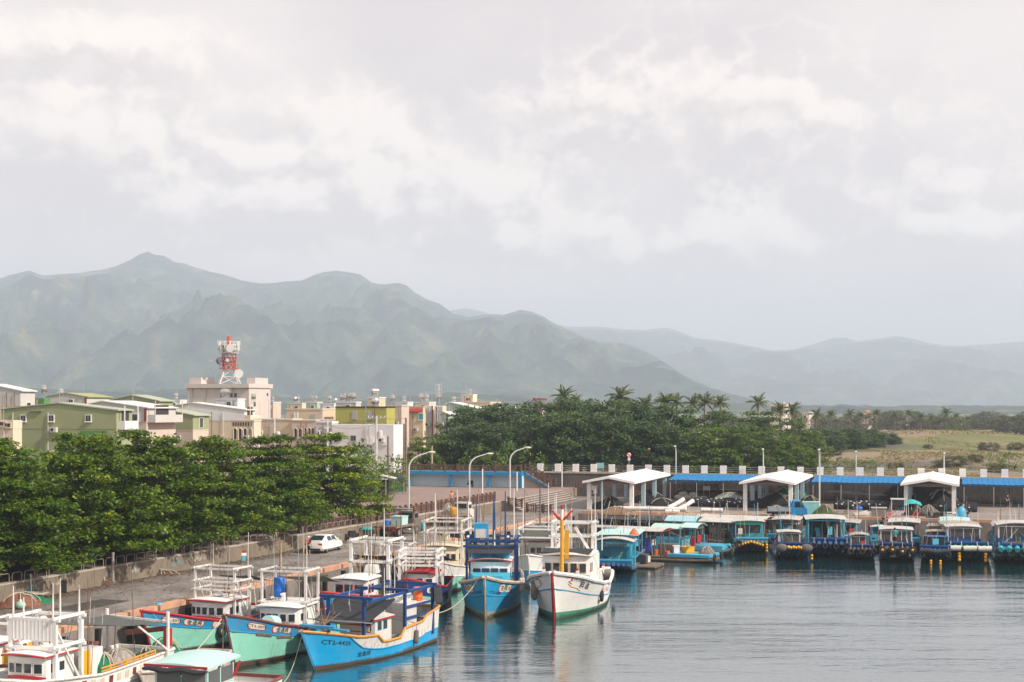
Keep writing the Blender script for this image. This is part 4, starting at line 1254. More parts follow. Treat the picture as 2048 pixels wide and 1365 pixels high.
def hull_text(S, s, size, side, t0, k0, m, parent, name='lettering', off=.03):
    me = text_mesh(s, size)
    for v in me.vertices:
        t = t0 - side * v.co.x / S.L
        k = k0 + v.co.y / S.zs(t0)
        v.co = S(min(.995, t), k, side, off)
    if side > 0: pass
    me.materials.clear(); me.materials.append(m); me.update()
    return link(name, me, parent)
def hull_plate(S, w, h, side, t0, k0, m, parent, name='name_plate', off=.014, edge=None):
    def ring(w, h):
        pts = []
        r = min(w, h) * .42
        for cx, cy, a0 in ((w / 2 - r, h / 2 - r, 0), (-w / 2 + r, h / 2 - r, 90), (-w / 2 + r, -h / 2 + r, 180), (w / 2 - r, -h / 2 + r, 270)):
            for i in range(4):
                a = radians(a0 + 30 * i); pts.append((cx + r * cos(a), cy + r * sin(a)))
        return pts
    for (ww, hh, oo, mm, nm) in ((w + .10, h + .10, off - .006, edge, 'plate_border'), (w, h, off, m, name)):
        if mm is None: continue
        P = [S(min(.995, t0 - side * x / S.L), k0 + y / S.zs(t0), side, oo) for x, y in ring(ww, hh)]
        c = S(t0, k0, side, oo)
        n = len(P)
        mb = MB(); mb.add([c] + P, [(0, 1 + i, 1 + (i + 1) % n) for i in range(n)])
        mb.build(nm, mm, parent)

class Boat:
    def __init__(s, label, bow, head, L, B, sheer, lower, band, rail, boot, kb=.60, name='fishing_boat', rake=1.0, flare=1.0, bul=.55, deck=None, stern=.82, railr=.075, boot_k=.10, cat='fishing boat', rub=None, roll=0.0):
        h = Vector((head[0], head[1], 0)).normalized()
        s.h = h
        org = Vector((bow[0], bow[1], 0)) - h * L
        s.t = thing(name, label, cat, org, atan2(h.y, h.x))
        s.M = Matrix.Translation(org) @ Matrix.Rotation(atan2(h.y, h.x), 4, 'Z')
        s.L, s.B = L, B
        S = s.S = hull_fn(L, B, sheer, rake, stern, flare)
        kbf = kb if callable(kb) else (lambda t: kb)
        s.kb = kbf
        for nm, k0, k1, m in (('hull_boot', -.30, boot_k, boot), ('hull_side', boot_k, kbf, lower), ('hull_band', kbf, 1.0, band)):
            mb = MB()
            for sd in (-1, 1): mb.add(*hull_strip(S, k0, k1, 5, sd))
            z0 = k0 if not callable(k0) else k0(0); z1 = k1 if not callable(k1) else k1(0)
            # transom
            a = [S(0, z0, -1), S(0, z1, -1), S(0, z1, 1), S(0, z0, 1)]
            mb.add(a, [(0, 1, 2, 3)])
            mb.build(nm, m, s.t, smooth=True)
        mb = MB()
        for sd in (-1, 1):
            mb.tube([S(t / 24, 1.0, sd) for t in range(25)], railr, 6)
        mb.beam(S(0, 1, -1), S(0, 1, 1), railr * 2)
        mb.build('gunwale', rail, s.t, smooth=True)
        mb = MB()
        for sd in (-1, 1): mb.tube([S(t / 24, kbf(t / 24), sd) for t in range(25)], .045, 5)
        mb.build('rubbing_strake', rub or band, s.t)
        MB().tube([S(1, k / 8, 1) - Vector((0, S(1, k / 8, 1).y, 0)) + Vector((.03, 0, 0)) for k in range(-1, 9)], .07, 6).build('stem', rub or rail, s.t)
        # inner bulwark and deck
        mb = MB()
        vs, fs = [], []
        n = 20
        for i in range(n + 1):
            t = i / n * .97
            zd = S.zs(t) - bul
            k = max(.05, zd / S.zs(t))
            for sd in (-1, 1):
                p = S(t, 1, sd, -.06); q = S(t, k, sd, -.08)
                vs += [Vector((p.x, p.y, p.z)), Vector((q.x, q.y if abs(q.y) > .05 else sd * .03, zd))]
        for i in range(n):
            a, b = i * 4, i * 4 + 4
            fs += [(a, a + 1, b + 1, b), (a + 2, b + 2, b + 3, a + 3)]
        mb.add(vs, fs); mb.build('inner_bulwark', band, s.t)
        mb = MB(); mb.add(vs, [(i * 4 + 1, i * 4 + 3, i * 4 + 7, i * 4 + 5) for i in range(n)])
        mb.build('deck', deck or P_DECK, s.t)
    def w(s, p): return s.M @ Vector(p)
    def dz(s, x): return s.S.zs(x / s.L) - .55
    def house(s, x0, x1, wid, z0, z1, wall, roof, nwin=5, stripe=None, bow=.45, win_h=.42, win_z=.66, over=.22, trim=None, side_win=2, camber=.12, name='wheelhouse', sill=None, wframe=None, wall_low=None):
        """wheelhouse with a rounded front, framed windows, a cambered roof and an optional stripe under the windows"""
        t = s.t
        fr = []
        nf = nwin + 1
        for i in range(nf + 1):
            u = i / nf * 2 - 1
            fr.append((x1 + bow * (1 - u * u), -u * wid / 2 * -1 if False else u * wid / 2))
        poly = [(x0, wid / 2)] + [(x0, -wid / 2)] + fr
        o = MB().prism(poly, z0, z1).build(name, wall, t)
        H = z1 - z0
        wz0 = z0 + H * win_z - win_h / 2
        # windows along the front
        n = Vector
        def face_pt(u):
            return Vector((x1 + bow * (1 - u * u), u * wid / 2, 0))
        for i in range(nwin):
            ua = -0.90 + 1.80 * (i + .14) / nwin; ub = -0.90 + 1.80 * (i + .86) / nwin
            a, b = face_pt(ua), face_pt(ub)
            d = (b - a).normalized(); nn = Vector((d.y, -d.x, 0))
            base = .035 + bow * .06
            rise = .05 * (1 - ((ua + ub) / 2) ** 2)
            for nm, ex, hh, of, mm in (('window_frame', .035, win_h + .07, base, wframe or wall), ('window', 0, win_h, base + .012, M_PANE)):
                p, q = a - d * ex + nn * of, b + d * ex + nn * of
                za = wz0 + rise - (hh - win_h) / 2
                MB().slab([(p.x, p.y, za), (q.x, q.y, za), (q.x, q.y, za + hh), (p.x, p.y, za + hh)], -nn * (.03 + base)).build(nm, mm, o)
        for sd in (-1, 1):
            for k in range(side_win):
                xa = x1 - .30 - .62 * k
                if xa - .36 < x0: break
                MB().box(xa - .18, sd * (wid / 2 + .005), wz0, .36, .03, win_h).build('window', M_PANE, o)
                MB().box(xa - .18, sd * (wid / 2 + .003), wz0 - .04, .44, .02, win_h + .08).build('window_frame', wframe or wall, o)
        if stripe:
            vs, fs = [], []
            m_ = 16
            for i in range(m_ + 1):
                u = -1 + 2 * i / m_
                p = Vector((x1 + (bow + .03) * (1 - u * u) + .012, u * (wid / 2 + .012), 0))
                zz = wz0 - .24 + .10 * (1 - u * u)
                vs += [(p.x + .02, p.y, zz - .07), (p.x + .02, p.y, zz + .07), (p.x - .04, p.y, zz + .07), (p.x - .04, p.y, zz - .07)]
            for i in range(m_):
                a, b = i * 4, i * 4 + 4
                fs += [(a, b, b + 1, a + 1), (a + 1, b + 1, b + 2, a + 2), (a + 3, a, b, b + 3)][:3]
            mb = MB(); mb.add(vs, fs); mb.build('stripe', stripe, o)
        # roof
        def rf(u, v):
            y = (v * 2 - 1)
            f = (1 - y * y)
            xa = x0 - .12; xb = x1 + over + bow * f + .05
            return (xa + (xb - xa) * u, y * (wid / 2 + over * .7), z1 + .10 + camber * f)
        r = MB().sheet(rf, 5, 10, .12).build('roof', roof, o, smooth=True)
        if trim:
            mb = MB()
            mb.tube([Vector(rf(1, v / 12)) + Vector((.02, 0, -.06)) for v in range(13)], .045, 5)
            mb.tube([Vector(rf(u / 4, 0)) + Vector((0, -.02, -.06)) for u in range(5)], .04, 5)
            mb.tube([Vector(rf(u / 4, 1)) + Vector((0, .02, -.06)) for u in range(5)], .04, 5)
            mb.build('roof_trim', trim, o)
        return o
    def gantry(s, xs, wid, z0, h, m, beams=(1.0,), w=.13, cross=True, wb=None, fwd=None):
        """posts at each x in xs on both sides, joined by beams across at fractions of the height"""
        for x in xs:
            for sd in (-1, 1):
                MB().box(x, sd * wid / 2, z0, w, w, h - z0 + .12).build('gantry_post', m, s.t)
            for f in beams:
                z = z0 + (h - z0) * f
                MB().box(x + .02, 0, z - w * .45, w * .8, wid + .5, w * .85).build('gantry_beam', m, s.t)
        if len(xs) > 1:
            for sd in (-1, 1):
                for f in (beams if cross else beams[:1]):
                    z = z0 + (h - z0) * f + w * .4
                    MB().beam((xs[0] - .2, sd * wid / 2, z), (xs[-1] + .2, sd * wid / 2, z), w * .75).build('gantry_beam', m, s.t)
                MB().beam((xs[0], sd * (wid / 2 - .01), z0 + .3), (xs[-1], sd * (wid / 2 - .01), h - .3), w * .5).build('gantry_brace', m, s.t)
    def pole(s, x, y, z0, z1, m, r=.035, name='mast', dx=0.0, dy=0.0):
        return MB().tube([(x, y, z0), (x + dx * .5, y + dy * .5, (z0 + z1) / 2), (x + dx, y + dy, z1)], [r, r * .8, r * .45], 6).build(name, m, s.t)
    def tarp(s, c, m, sag=.25, name='awning', n=8, front=0.0):
        """cloth slung between four corners given in order"""
        a, b, c_, d = [Vector(p) for p in c]
        def fn(u, v):
            p = a.lerp(b, u).lerp(d.lerp(c_, u), v)
            return p - Vector((0, 0, sag * 4 * (u * (1 - u)) * .6 + sag * 4 * v * (1 - v) * .5)) + Vector((0, 0, .05 * noise.noise((u * 4, v * 4, a.x))))
        return MB().sheet(fn, n, n, .02).build(name, m, s.t, smooth=True)
    def tyre(s, t, k, side, r=.30):
        p = s.S(t, k, side, .12)
        o = MB().torus((0, 0, 0), r * .72, r * .28, 'y').build('tyre_fender', M_BLACK, s.t, smooth='all', loc=p)
        q = s.S(t, 1.0, side, .06)
        MB().tube([q - p, (0, 0, r * .6)], .02, 4).build('lanyard', M_DROPE, o)
    def lamp_ball(s, x, y, z, m=None, r=.10):
        MB().ball((x, y, z), r, 8, 6).build('deck_lamp', m or M_WHITE, s.t, smooth=True)

def put(o_or_t, p): o_or_t.location = p; return o_or_t
def barrel(loc, label, m=None, r=.29, h=.9, group=None):
    t = thing('plastic_barrel', label, 'barrel', loc, R.uniform(0, 6), group)
    MB().lathe([(r * .9, 0), (r, .05), (r, h * .3), (r * 1.04, h * .32), (r, h * .34), (r, h * .64), (r * 1.04, h * .66), (r, h * .68), (r, h * .94), (r * .9, h)], 14).build('drum', m or M_BARREL, t, smooth=True)
    MB().lathe([(r * .86, h), (r * .86, h + .03), (r * .2, h + .035)], 12).build('lid', m or M_BARREL, t)
    return t
def heap(loc, label, m, sx, sy, sz, seed=0, name='fishing_net', cat='net', group=None, rz=0.0):
    """a slumped heap of netting with ropes over it"""
    rg = random.Random(seed)
    t = thing(name, label, cat, loc, rz, group)
    n, mm = 22, 9
    vs, fs = [], []
    for j in range(mm + 1):
        f = j / mm
        for i in range(n):
            a = 2 * pi * i / n
            rr = (1 - f ** 1.7) * (1 + .20 * noise.noise((cos(a) * 2 + seed, sin(a) * 2, f * 3)))
            z = sz * f * (1 + .30 * noise.noise((cos(a) * 1.7 * (1 - f), sin(a) * 1.7 * (1 - f), seed * 1.3))) + .10 * sz * noise.noise((i * .9, j * 1.1, seed))
            vs.append((sx / 2 * rr * cos(a), sy / 2 * rr * sin(a), max(-.02, z)))
    for j in range(mm):
        for i in range(n):
            i2 = (i + 1) % n
            fs.append((j * n + i, j * n + i2, (j + 1) * n + i2, (j + 1) * n + i))
    mb = MB(); mb.add(vs, fs); mb.build('net_mass', m, t, smooth='all')
    mb = MB()
    for k in range(4):
        a = rg.uniform(0, 6.28); pts = []
        for i in range(9):
            u = i / 8 * 2 - 1
            f = abs(u)
            pts.append((sx * .46 * u * cos(a), sy * .46 * u * sin(a), sz * (1 - f ** 2.2) * .92 + .05 + rg.uniform(-.04, .06)))
        mb.tube(pts, .03, 5)
    mb.build('rope', M_ROPE if k % 2 else M_DROPE, t)
    return t
def rope(p, q, sag, label, m=None, r=.028):
    p, q = Vector(p), Vector(q)
    pts = []
    for i in range(13):
        u = i / 12
        pts.append(p.lerp(q, u) - Vector((0, 0, sag * 4 * u * (1 - u))))
    o = MB().tube([x - p for x in pts], r, 5).build('mooring_rope', m or M_ROPE, None, loc=p)
    return tag(o, label, 'rope', 'mooring ropes')
def basket(loc, label, m, w=.6, h=.4, rz=0.0):
    t = thing('plastic_basket', label, 'basket', loc, rz)
    mb = MB()
    for k, (a, b) in enumerate(((-1, 0), (1, 0), (0, -1), (0, 1))):
        mb.box(a * (w / 2 - .02), b * (w / 2 - .02), .02, .04 if a else w, .04 if b else w, h)
    mb.build('sides', m, t)
    MB().box(0, 0, 0, w, w, .03).build('base', m, t)
    MB().box(0, w / 2 - .01, h + .02, w + .08, .06, .05).box(0, -w / 2 + .01, h + .02, w + .08, .06, .05).build('lip', m, t)
    return t

# --- boat with mint hull, blue band and red rail, nearest the dock
bA = Boat('mint green boat with blue band and red rail, nearest the dock wall', (-20.2, 81.6), (-.36, -.933), 11.2, 3.7, [(0, 1.5), (.3, 1.3), (.6, 1.45), (.8, 1.95), (1, 2.7)], P_MINT, P_BAND, P_RED, P_DRED, .70, rake=1.1)
bA.house(3.3, 5.5, 2.45, .75, 2.35, P_HWHT, P_HWHT, 5, P_RED, trim=P_RED, name='wheelhouse')
bA.gantry((3.2, 4.9), 2.75, .75, 4.25, P_DWHT, (1.0, .78, .64))
bA.tarp([(.2, -1.6, 3.3), (2.9, -1.5, 3.7), (2.9, 1.5, 3.7), (.2, 1.7, 3.1)], M_TARPG, .15)
bA.pole(4.3, .6, 2.5, 6.1, M_WOOD); bA.pole(3.2, -1.2, 4.2, 5.6, M_BIEGE, .06)
MB().lathe([(.16, 0), (.34, .02), (.36, .12), (.16, .2)], 12, (4.6, .1, 2.62)).build('radar', P_HWHT, bA.t, smooth=True)
MB().box(4.6, .1, 2.4, .16, .16, .5).build('radar_stand', P_HWHT, bA.t)
bA.tyre(.62, .62, 1, .42)
for t0, w_, s_ in ((.905, .75, 'CT3-3372'), (.80, 1.15, '金進興'), (.655, .7, ''), (.555, .45, '')):
    hull_plate(bA.S, w_, .30, 1, t0, .845, M_PLATE, bA.t, edge=P_RED)
    if s_: hull_text(bA.S, s_, .22 if 'CT' in s_ else .30, 1, t0, .845, M_INK, bA.t)
MB().box(2.0, 0, .75, 2.2, 2.0, .8).build('fish_hold', P_GREYW, bA.t)
# --- its twin with worn paint
bB = Boat('mint green boat with worn blue band and blue barrel on its gantry', (-14.9, 78.0), (-.27, -.963), 11.6, 3.9, [(0, 1.5), (.3, 1.35), (.6, 1.55), (.8, 2.1), (1, 3.0)], P_MINT, P_BAND, P_DRED, P_DRED, .70, rake=1.2)
bB.house(3.5, 6.0, 2.4, .8, 2.5, P_HWHT, P_HWHT, 5, P_RED, trim=P_HWHT)
bB.gantry((3.6, 5.4), 2.75, .8, 4.5, P_DWHT, (1.0, .52))
bB.tarp([(.4, -1.7, 3.6), (3.2, -1.6, 4.0), (3.2, 1.6, 4.1), (.4, 1.9, 3.4)], M_TARPK, .2)
bB.pole(4.6, 1.1, 2.6, 6.4, P_HWHT); bB.pole(3.8, -.9, 4.3, 6.0, M_BIEGE, .06)
MB().box(5.2, -.1, 2.55, .18, .18, .6).box(5.2, -.1, 3.1, .5, .16, .12).build('radar', P_HWHT, bB.t)
bB.tyre(.60, .66, 1, .36)
for t0, w_, s_ in ((.895, .8, 'CT3-3579'), (.765, 1.3, '金達興'), (.62, .6, ''), (.535, .5, '')):
    hull_plate(bB.S, w_, .30, 1, t0, .845, M_PLATE, bB.t, edge=P_RED)
    if s_: hull_text(bB.S, s_, .22 if 'CT' in s_ else .30, 1, t0, .845, M_INK, bB.t)
hull_plate(bB.S, .5, .36, -1, .90, .78, M_PLATE, bB.t, edge=P_RED)
# paint worn down to the wood along the strake
for t0, w_, k_ in ((.86, .9, .68), (.74, 1.2, .66)):
    hull_plate(bB.S, w_, .16, 1, t0, k_, M_WOOD, bB.t, name='bare_planking', off=.055)
MB().tube([(7.0, .2, 1.75), (8.0, .2, 1.9)], .42, 12).build('deck_cover', P_AQUA, bB.t, smooth=True)
barrel(bB.w((4.9, -.5, 2.95)), 'bright blue plastic barrel standing high on the white gantry', r=.33, h=1.1)
# --- cyan boat with white bulwarks
bC = Boat('cyan boat with white bulwarks, ochre gunwale and navy frames, lying outermost', (-10.5, 77.2), (-.43, -.90), 11.3, 3.5, [(0, 2.1), (.18, 1.8), (.20, 1.55), (.42, 1.45), (.45, 1.0), (.62, 1.0), (.66, 1.45), (.78, 1.55), (1, 2.25)], P_CYAN, P_DWHT, P_ORNG, P_DRED, lambda t: interp([(0, .40), (.2, .40), (.42, .42), (.46, .60), (.62, .62), (.67, .46), (.76, .60), (.83, .97), (1, .98)], t), rake=1.3, bul=.5, rub=P_BAND)
hull_text(bC.S, 'CT2-4425', .34, 1, .885, .74, M_INK, bC.t)
hull_text(bC.S, '金進興', .32, 1, .735, .34, M_INK, bC.t)
bC.house(5.2, 7.0, 2.3, .55, 2.15, P_GREYW, P_DWHT, 3, None, .25, win_h=.45, win_z=.78, trim=P_RED, wframe=P_BAND)
MB().box(7.30, 0, 1.55, .06, 1.9, .30).build('name_board', P_CREAM, bC.t)
MB().box(7.32, 0, 1.50, .05, 2.1, .05).box(7.32, 0, 1.85, .05, 2.1, .05).build('board_trim', P_RED, bC.t)
for x in (.9, 4.2, 8.2):
    for sd in (-1, 1): MB().box(x, sd * (1.45 if x < 8 else 1.15), .6, .16, .16, 2.9).build('frame_post', P_NAVY, bC.t)
for z in (3.45,):
    for sd in (-1, 1): MB().beam((.4, sd * 1.45, z), (8.5, sd * 1.45, z - .1), .15).build('frame_beam', P_NAVY, bC.t)
    for x in (.9, 4.2, 8.2): MB().beam((x, -1.7, z + .08), (x, 1.7, z + .08), .15).build('frame_beam', P_NAVY, bC.t)
for z in (2.55, 1.9):
    MB().beam((.9, 1.45, z), (4.2, 1.45, z), .12).build('side_rail', P_NAVY, bC.t)
bC.tarp([(6.0, -1.9, 3.35), (9.2, -1.5, 2.35), (9.0, 1.6, 2.3), (6.0, 1.9, 3.3)], M_TARPB, .3, 'shade_cloth')
MB().beam((8.9, -2.0, 2.3), (8.9, 2.1, 2.3), .06).build('tarp_bar', M_STEEL, bC.t)
MB().box(3.4, .4, .6, 1.5, 1.9, 2.15).build('engine_house', P_GREYW, bC.t)
MB().tube([(4.5, .2, .6), (4.5, .2, 5.0)], .11, 8).build('exhaust_mast', mat('dark mast', (.06, .055, .06), .6), bC.t)
for x, y, z in ((5.0, -.5, 5.6), (3.9, .6, 5.4), (5.4, .8, 4.9)): bC.pole(x, y, 2.4, z, P_HWHT, .035)
bC.tarp([(-.1, 1.5, 3.3), (1.2, 1.7, 3.4), (1.2, 1.75, 2.5), (-.1, 1.6, 2.4)], M_TARPB, .02, 'side_curtain')
MB().beam((11.3, -.9, 2.35), (11.2, 1.2, 2.35), .30, .10).build('bow_plank', P_BAND, bC.t)
MB().beam((10.2, -1.0, 2.1), (10.1, 1.35, 2.0), .30, .10).build('bow_plank', P_BAND, bC.t)
for k in range(6): bC.pole(10.0 + .15 * k, -.6 + .2 * k, 2.0, 2.7 + .1 * k, M_RUST if k % 2 else M_WOOD, .035, 'gaff', -1.4 + .2 * k, .5 - .3 * k)
p = bC.S(.30, .55, 1, .14)
MB().lathe([(.06, .35), (.13, .30), (.15, -.3), (.08, -.45)], 8, p).build('rope_fender', mat('grey rope fender', (.16, .14, .12), .9), bC.t)
MB().tube([p + Vector((0, 0, .3)), bC.S(.30, 1.0, 1, .1)], .02, 4).build('lanyard', M_DROPE, bC.t)
MB().slab([bC.S(.085, .80, 1, .02), bC.S(.07, .80, 1, .02), bC.S(.07, .92, 1, .02), bC.S(.085, .92, 1, .02)], (0, .01, 0)).build('freeing_port', M_BLACK, bC.t)
for k, (x, y, z, m_, lb) in enumerate(((1.6, .8, 2.6, M_ORANGE, 'tall orange basket on the aft platform of the cyan boat'), (2.2, .9, 2.6, M_ORANGE, 'second orange basket leaning beside the tall one on the cyan boat'))):
    pass
MB().box(2.4, .2, 2.52, 3.2, 2.4, .08).build('aft_platform', P_DWHT, bC.t)
for k, (x, y) in enumerate(((3.3, .7), (3.2, .1), (2.6, .5))):
    t = thing('foam_box', ['white foam fish box at the front of the stack on the cyan boat platform', 'white foam fish box behind the front one on the cyan boat platform', 'white foam fish box beside the orange baskets on the cyan boat'][k], 'box', bC.w((x, y, 2.61)), R.uniform(0, .5))
    MB().box(0, 0, 0, .75, .5, .42, top=.96).build('body', M_FOAMBOX, t); MB().box(0, 0, .42, .80, .55, .09).build('lid', M_FOAMBOX, t)
barrel(bC.w((1.7, .9, 2.61)), 'orange bucket on the raised aft platform of the cyan boat', M_ORANGE, .28, .75)
barrel(bC.w((1.2, .6, 2.61)), 'darker orange bucket next to the black side curtain of the cyan boat', mat('ochre plastic', (.55, .22, .05), .5), .27, .7)
# --- white boat with red-framed cabin between the cyan boat and the dock
bG = Boat('white cabin boat with red window frames, half hidden behind the cyan boat', (-11.7, 92.0), (-.26, -.966), 11.5, 3.5, [(0, 1.5), (.5, 1.4), (.8, 1.8), (1, 2.4)], P_HWHT, P_BAND, P_RED, P_DRED, .6)
bG.house(5.4, 7.6, 2.3, .8, 2.6, P_HWHT, P_HWHT, 3, None, .3, trim=P_HWHT, wframe=P_RED, win_h=.5)
bG.gantry((1.2, 4.0), 2.7, .8, 4.8, P_HWHT, (1.0, .66), .2)
bG.pole(2.2, .4, 3.6, 7.0, P_HWHT, .05); bG.pole(3.0, -.9, 4.6, 6.4, M_WOOD); bG.pole(1.0, 1.2, 4.0, 6.6, M_RUST); bG.pole(4.2, .2, 2.6, 6.2, P_HWHT)
bG.tarp([(.2, -1.5, 3.4), (3.6, -1.5, 3.9), (3.6, 1.5, 3.9), (.2, 1.6, 3.2)], M_TARPG, .2)
MB().box(4.2, .3, 2.72, 1.0, .9, .55, top=.8).build('hatch_house', P_HWHT, bG.t)
barrel(bG.w((5.2, -1.3, 1.4)), 'red and white plastic barrel beside the cabin of the half hidden white boat', mat('red plastic', (.45, .03, .03), .4), .3, 1.0)
heap(bG.w((2.4, .4, 1.0)), 'green net heap under the gantry of the half hidden white boat', M_NETG, 2.0, 1.6, 1.0, 4)
# --- small mint boat with a red prow
bD = Boat('mint boat with navy band and raised red prow, moored beside the blue boat', (-6.8, 96.3), (-.12, -.99), 10.0, 3.2, [(0, 1.6), (.5, 1.5), (.8, 2.0), (1, 2.75)], P_MINT, P_NAVY, P_RED, P_DRED, .62, rake=1.2)
bD.house(4.2, 6.0, 2.0, .8, 2.5, P_HWHT, P_RED, 3, P_RED, .3, trim=P_RED, wall_low=None)
bD.gantry((4.6, 7.0), 2.6, 1.0, 4.1, P_HWHT, (1.0, .86, .70), .15)
bD.tarp([(.6, -1.5, 3.2), (4.4, -1.3, 3.6), (4.4, 1.5, 3.6), (.6, 1.8, 2.9)], M_TARPG, .2)
bD.pole(5.2, .2, 2.6, 6.6, M_WOOD); bD.pole(3.4, .9, 3.2, 6.0, M_BIEGE)
hull_plate(bD.S, 1.1, .38, 1, .80, .80, M_PLATE, bD.t); hull_text(bD.S, '新力', .34, 1, .80, .80, M_INK, bD.t)
hull_plate(bD.S, .5, .3, 1, .66, .80, M_WOOD, bD.t)
bD.tyre(.5, .6, 1, .3)
# --- dark boat with rust red rail, bow against the dock
bJ = Boat('dark hulled boat with rust red rail and a tyre on its bow', (-9.6, 104.6), (-.15, -.99), 9.0, 2.8, [(0, 1.7), (.5, 1.6), (.8, 2.2), (1, 3.0)], paint('dark hull paint', (.03, .032, .05), .3, (.09, .06, .05)), paint('dark hull upper paint', (.035, .035, .06), .3, (.1, .07, .05)), P_DRED, P_DRED, .6)
bJ.tyre(.985, .92, 1, .36)
bJ.gantry((2.0, 4.0), 2.2, 1.0, 3.6, P_DWHT, (1.0,), .1)
heap(bJ.w((4.6, 0, 1.3)), 'dark green net heap on the dark hulled boat', M_NETG, 2.4, 1.6, .8, 14)
# --- cream wheelhouse boat
bH = Boat('boat with cream wheelhouse and white frames, behind the mint boat with red prow', (-6.0, 107.4), (-.16, -.987), 11.0, 3.4, [(0, 1.6), (.5, 1.6), (.8, 2.1), (1, 2.7)], P_MINT, P_HWHT, P_CREAM, P_DRED, .6)
bH.house(4.4, 7.0, 2.5, 1.0, 3.3, P_CREAM, P_CREAM, 5, None, .35, trim=P_CREAM, win_h=.45)
bH.gantry((3.0, 6.6), 2.9, 1.0, 5.2, P_DWHT, (1.0, .8), .14)
bH.tarp([(.2, -1.6, 3.6), (2.8, -1.5, 4.2), (2.8, 1.6, 4.2), (.2, 1.8, 3.3)], M_TARPG, .2)
for x, y, z in ((4.0, -1.2, 7.2), (5.6, .9, 7.6), (3.2, 1.3, 6.6), (6.5, -.6, 6.8)): bH.pole(x, y, 4.2, z, P_HWHT, .05)
barrel(bH.w((4.6, -.2, 3.6)), 'cream bucket on the roof of the cream wheelhouse', P_CREAM, .3, .6)
# --- sea-blue boat
bE = Boat('sea blue boat with white wheelhouse and navy rigging, bow towards us', (-1.75, 96.0), (-.05, -.999), 13.5, 4.3, [(0, 1.7), (.5, 1.65), (.8, 2.1), (.93, 2.45), (1, 2.85)], P_EBLU, P_EBLU, paint('rusty cream rail', (.50, .42, .34), .6, (.25, .13, .07)), paint('faded grey boot', (.30, .29, .25), .4, (.1, .1, .08)), .58, rake=.9, flare=1.6, railr=.12, boot_k=.16)
bE.house(6.2, 8.6, 2.75, 1.1, 3.25, P_HWHT, P_HWHT, 4, None, .25, trim=P_RED, wframe=P_NAVY, win_h=.62, win_z=.62, camber=.2)
MB().box(7.4, 0, 3.52, 2.0, 2.6, .32).build('roof_band', P_EBLU, bE.t)
MB().prism([(8.9, -1.4), (11.2, -1.0), (11.2, 1.0), (8.9, 1.4)], 1.7, 2.55).build('fore_hatch', paint('bright cyan deck paint', (.04, .42, .60), .3, (.3, .35, .35)), bE.t)
bE.gantry((4.6, 8.0), 3.4, 1.1, 4.7, P_NAVY, (1.0, .88), .15)
bE.tarp([(7.2, -1.7, 4.35), (9.3, -1.5, 3.95), (9.3, 1.5, 3.95), (7.2, 1.7, 4.35)], M_TARPB, .10, 'shade_cloth')
MB().box(6.8, -.75, 4.75, 1.1, .95, 1.05).build('equipment_box', P_EBLU, bE.t)
MB().box(7.37, -.75, 4.80, .04, .75, .62).build('vent_grille', P_GREYW, bE.t)
for x, y, z in ((5.2, 0, 7.6), (6.0, .9, 8.0), (4.4, -1.3, 7.2), (6.9, .2, 7.4)): bE.pole(x, y, 4.0, z, P_NAVY, .07)
bE.pole(5.6, 1.5, 4.6, 8.2, P_HWHT, .05); bE.pole(8.0, .25, 4.2, 5.4, P_HWHT, .06)
for y in (-1.6, 1.2): bE.lamp_ball(8.2, y, 4.95)
for sd in (-1, 1):
    hull_plate(bE.S, 1.35, .50, sd, .875, .80, M_PLATE, bE.t, edge=P_RED)
    hull_text(bE.S, '主興 X山', .36, sd, .865, .80, M_INK, bE.t)
    hull_text(bE.S, 'CT3-5888', .24, sd, .945, .66, M_INK, bE.t)
for tt in (.72, .64): 
    p = bE.S(tt, .9, 1, .2); MB().lathe([(.05, .5), (.12, .42), (.13, .1), (.09, 0), (.12, -.1), (.12, -.4), (.05, -.5)], 8, p).build('float_fender', M_ROPE, bE.t)
rope(bE.w(bE.S(.97, 1, -1)), (-4.9, 93.6, .7), .5, 'pale mooring rope from the sea blue bow down to the mint boat')
# --- white boat with yellow mast
bF = Boat('white boat with painted bow scrolls, green waterline and a yellow mast', (2.8, 95.6), (-.20, -.98), 13.6, 5.0, [(0, 1.75), (.15, 1.55), (.38, 1.45), (.42, 1.65), (.6, 1.85), (.8, 2.35), (1, 3.2)], P_HWHT, P_HWHT, P_HWHT, P_GREEN, lambda t: interp([(0, .42), (.4, .45), (.7, .56), (1, .66)], t), rake=1.0, flare=2.4, railr=.13, rub=paint('sky blue strake', (.05, .28, .50), .1), boot_k=.15)
for ch in bF.t.children:
    if ch.name.startswith('stem'): ch.data.materials[0] = P_RED
bF.house(6.0, 9.0, 3.3, 1.3, 3.75, P_HWHT, P_HWHT, 5, paint('green scrollwork band', (.25, .45, .30), .2), .4, trim=P_CREAM, wframe=P_CREAM, win_h=.62, win_z=.66)
bF.gantry((4.8, 6.2), 2.9, 3.7, 5.8, P_HWHT, (1.0, .55), .16)
MB().beam((6.2, -1.2, 3.9), (6.2, -.2, 5.5), .18).build('gantry_brace', P_HWHT, bF.t); MB().beam((6.2, 1.2, 3.9), (6.2, .2, 5.5), .18).build('gantry_brace', P_HWHT, bF.t)
bF.tarp([(7.6, -1.75, 4.15), (9.4, -1.7, 3.95), (9.4, 1.7, 3.95), (7.6, 1.75, 4.15)], M_TARPB, .04, 'awning')
mx = 9.7
MB().tube([(mx, -.15, 1.6), (mx, -.15, 6.3)], .13, 10).build('mast', P_YEL, bF.t, smooth=True)
MB().tube([(mx, -.15, 6.3), (mx, -.15, 7.0)], .11, 10).build('mast_top', P_HWHT, bF.t); MB().tube([(mx, -.15, 7.0), (mx, -.15, 7.3)], .09, 10).build('mast_cap', P_RED, bF.t)
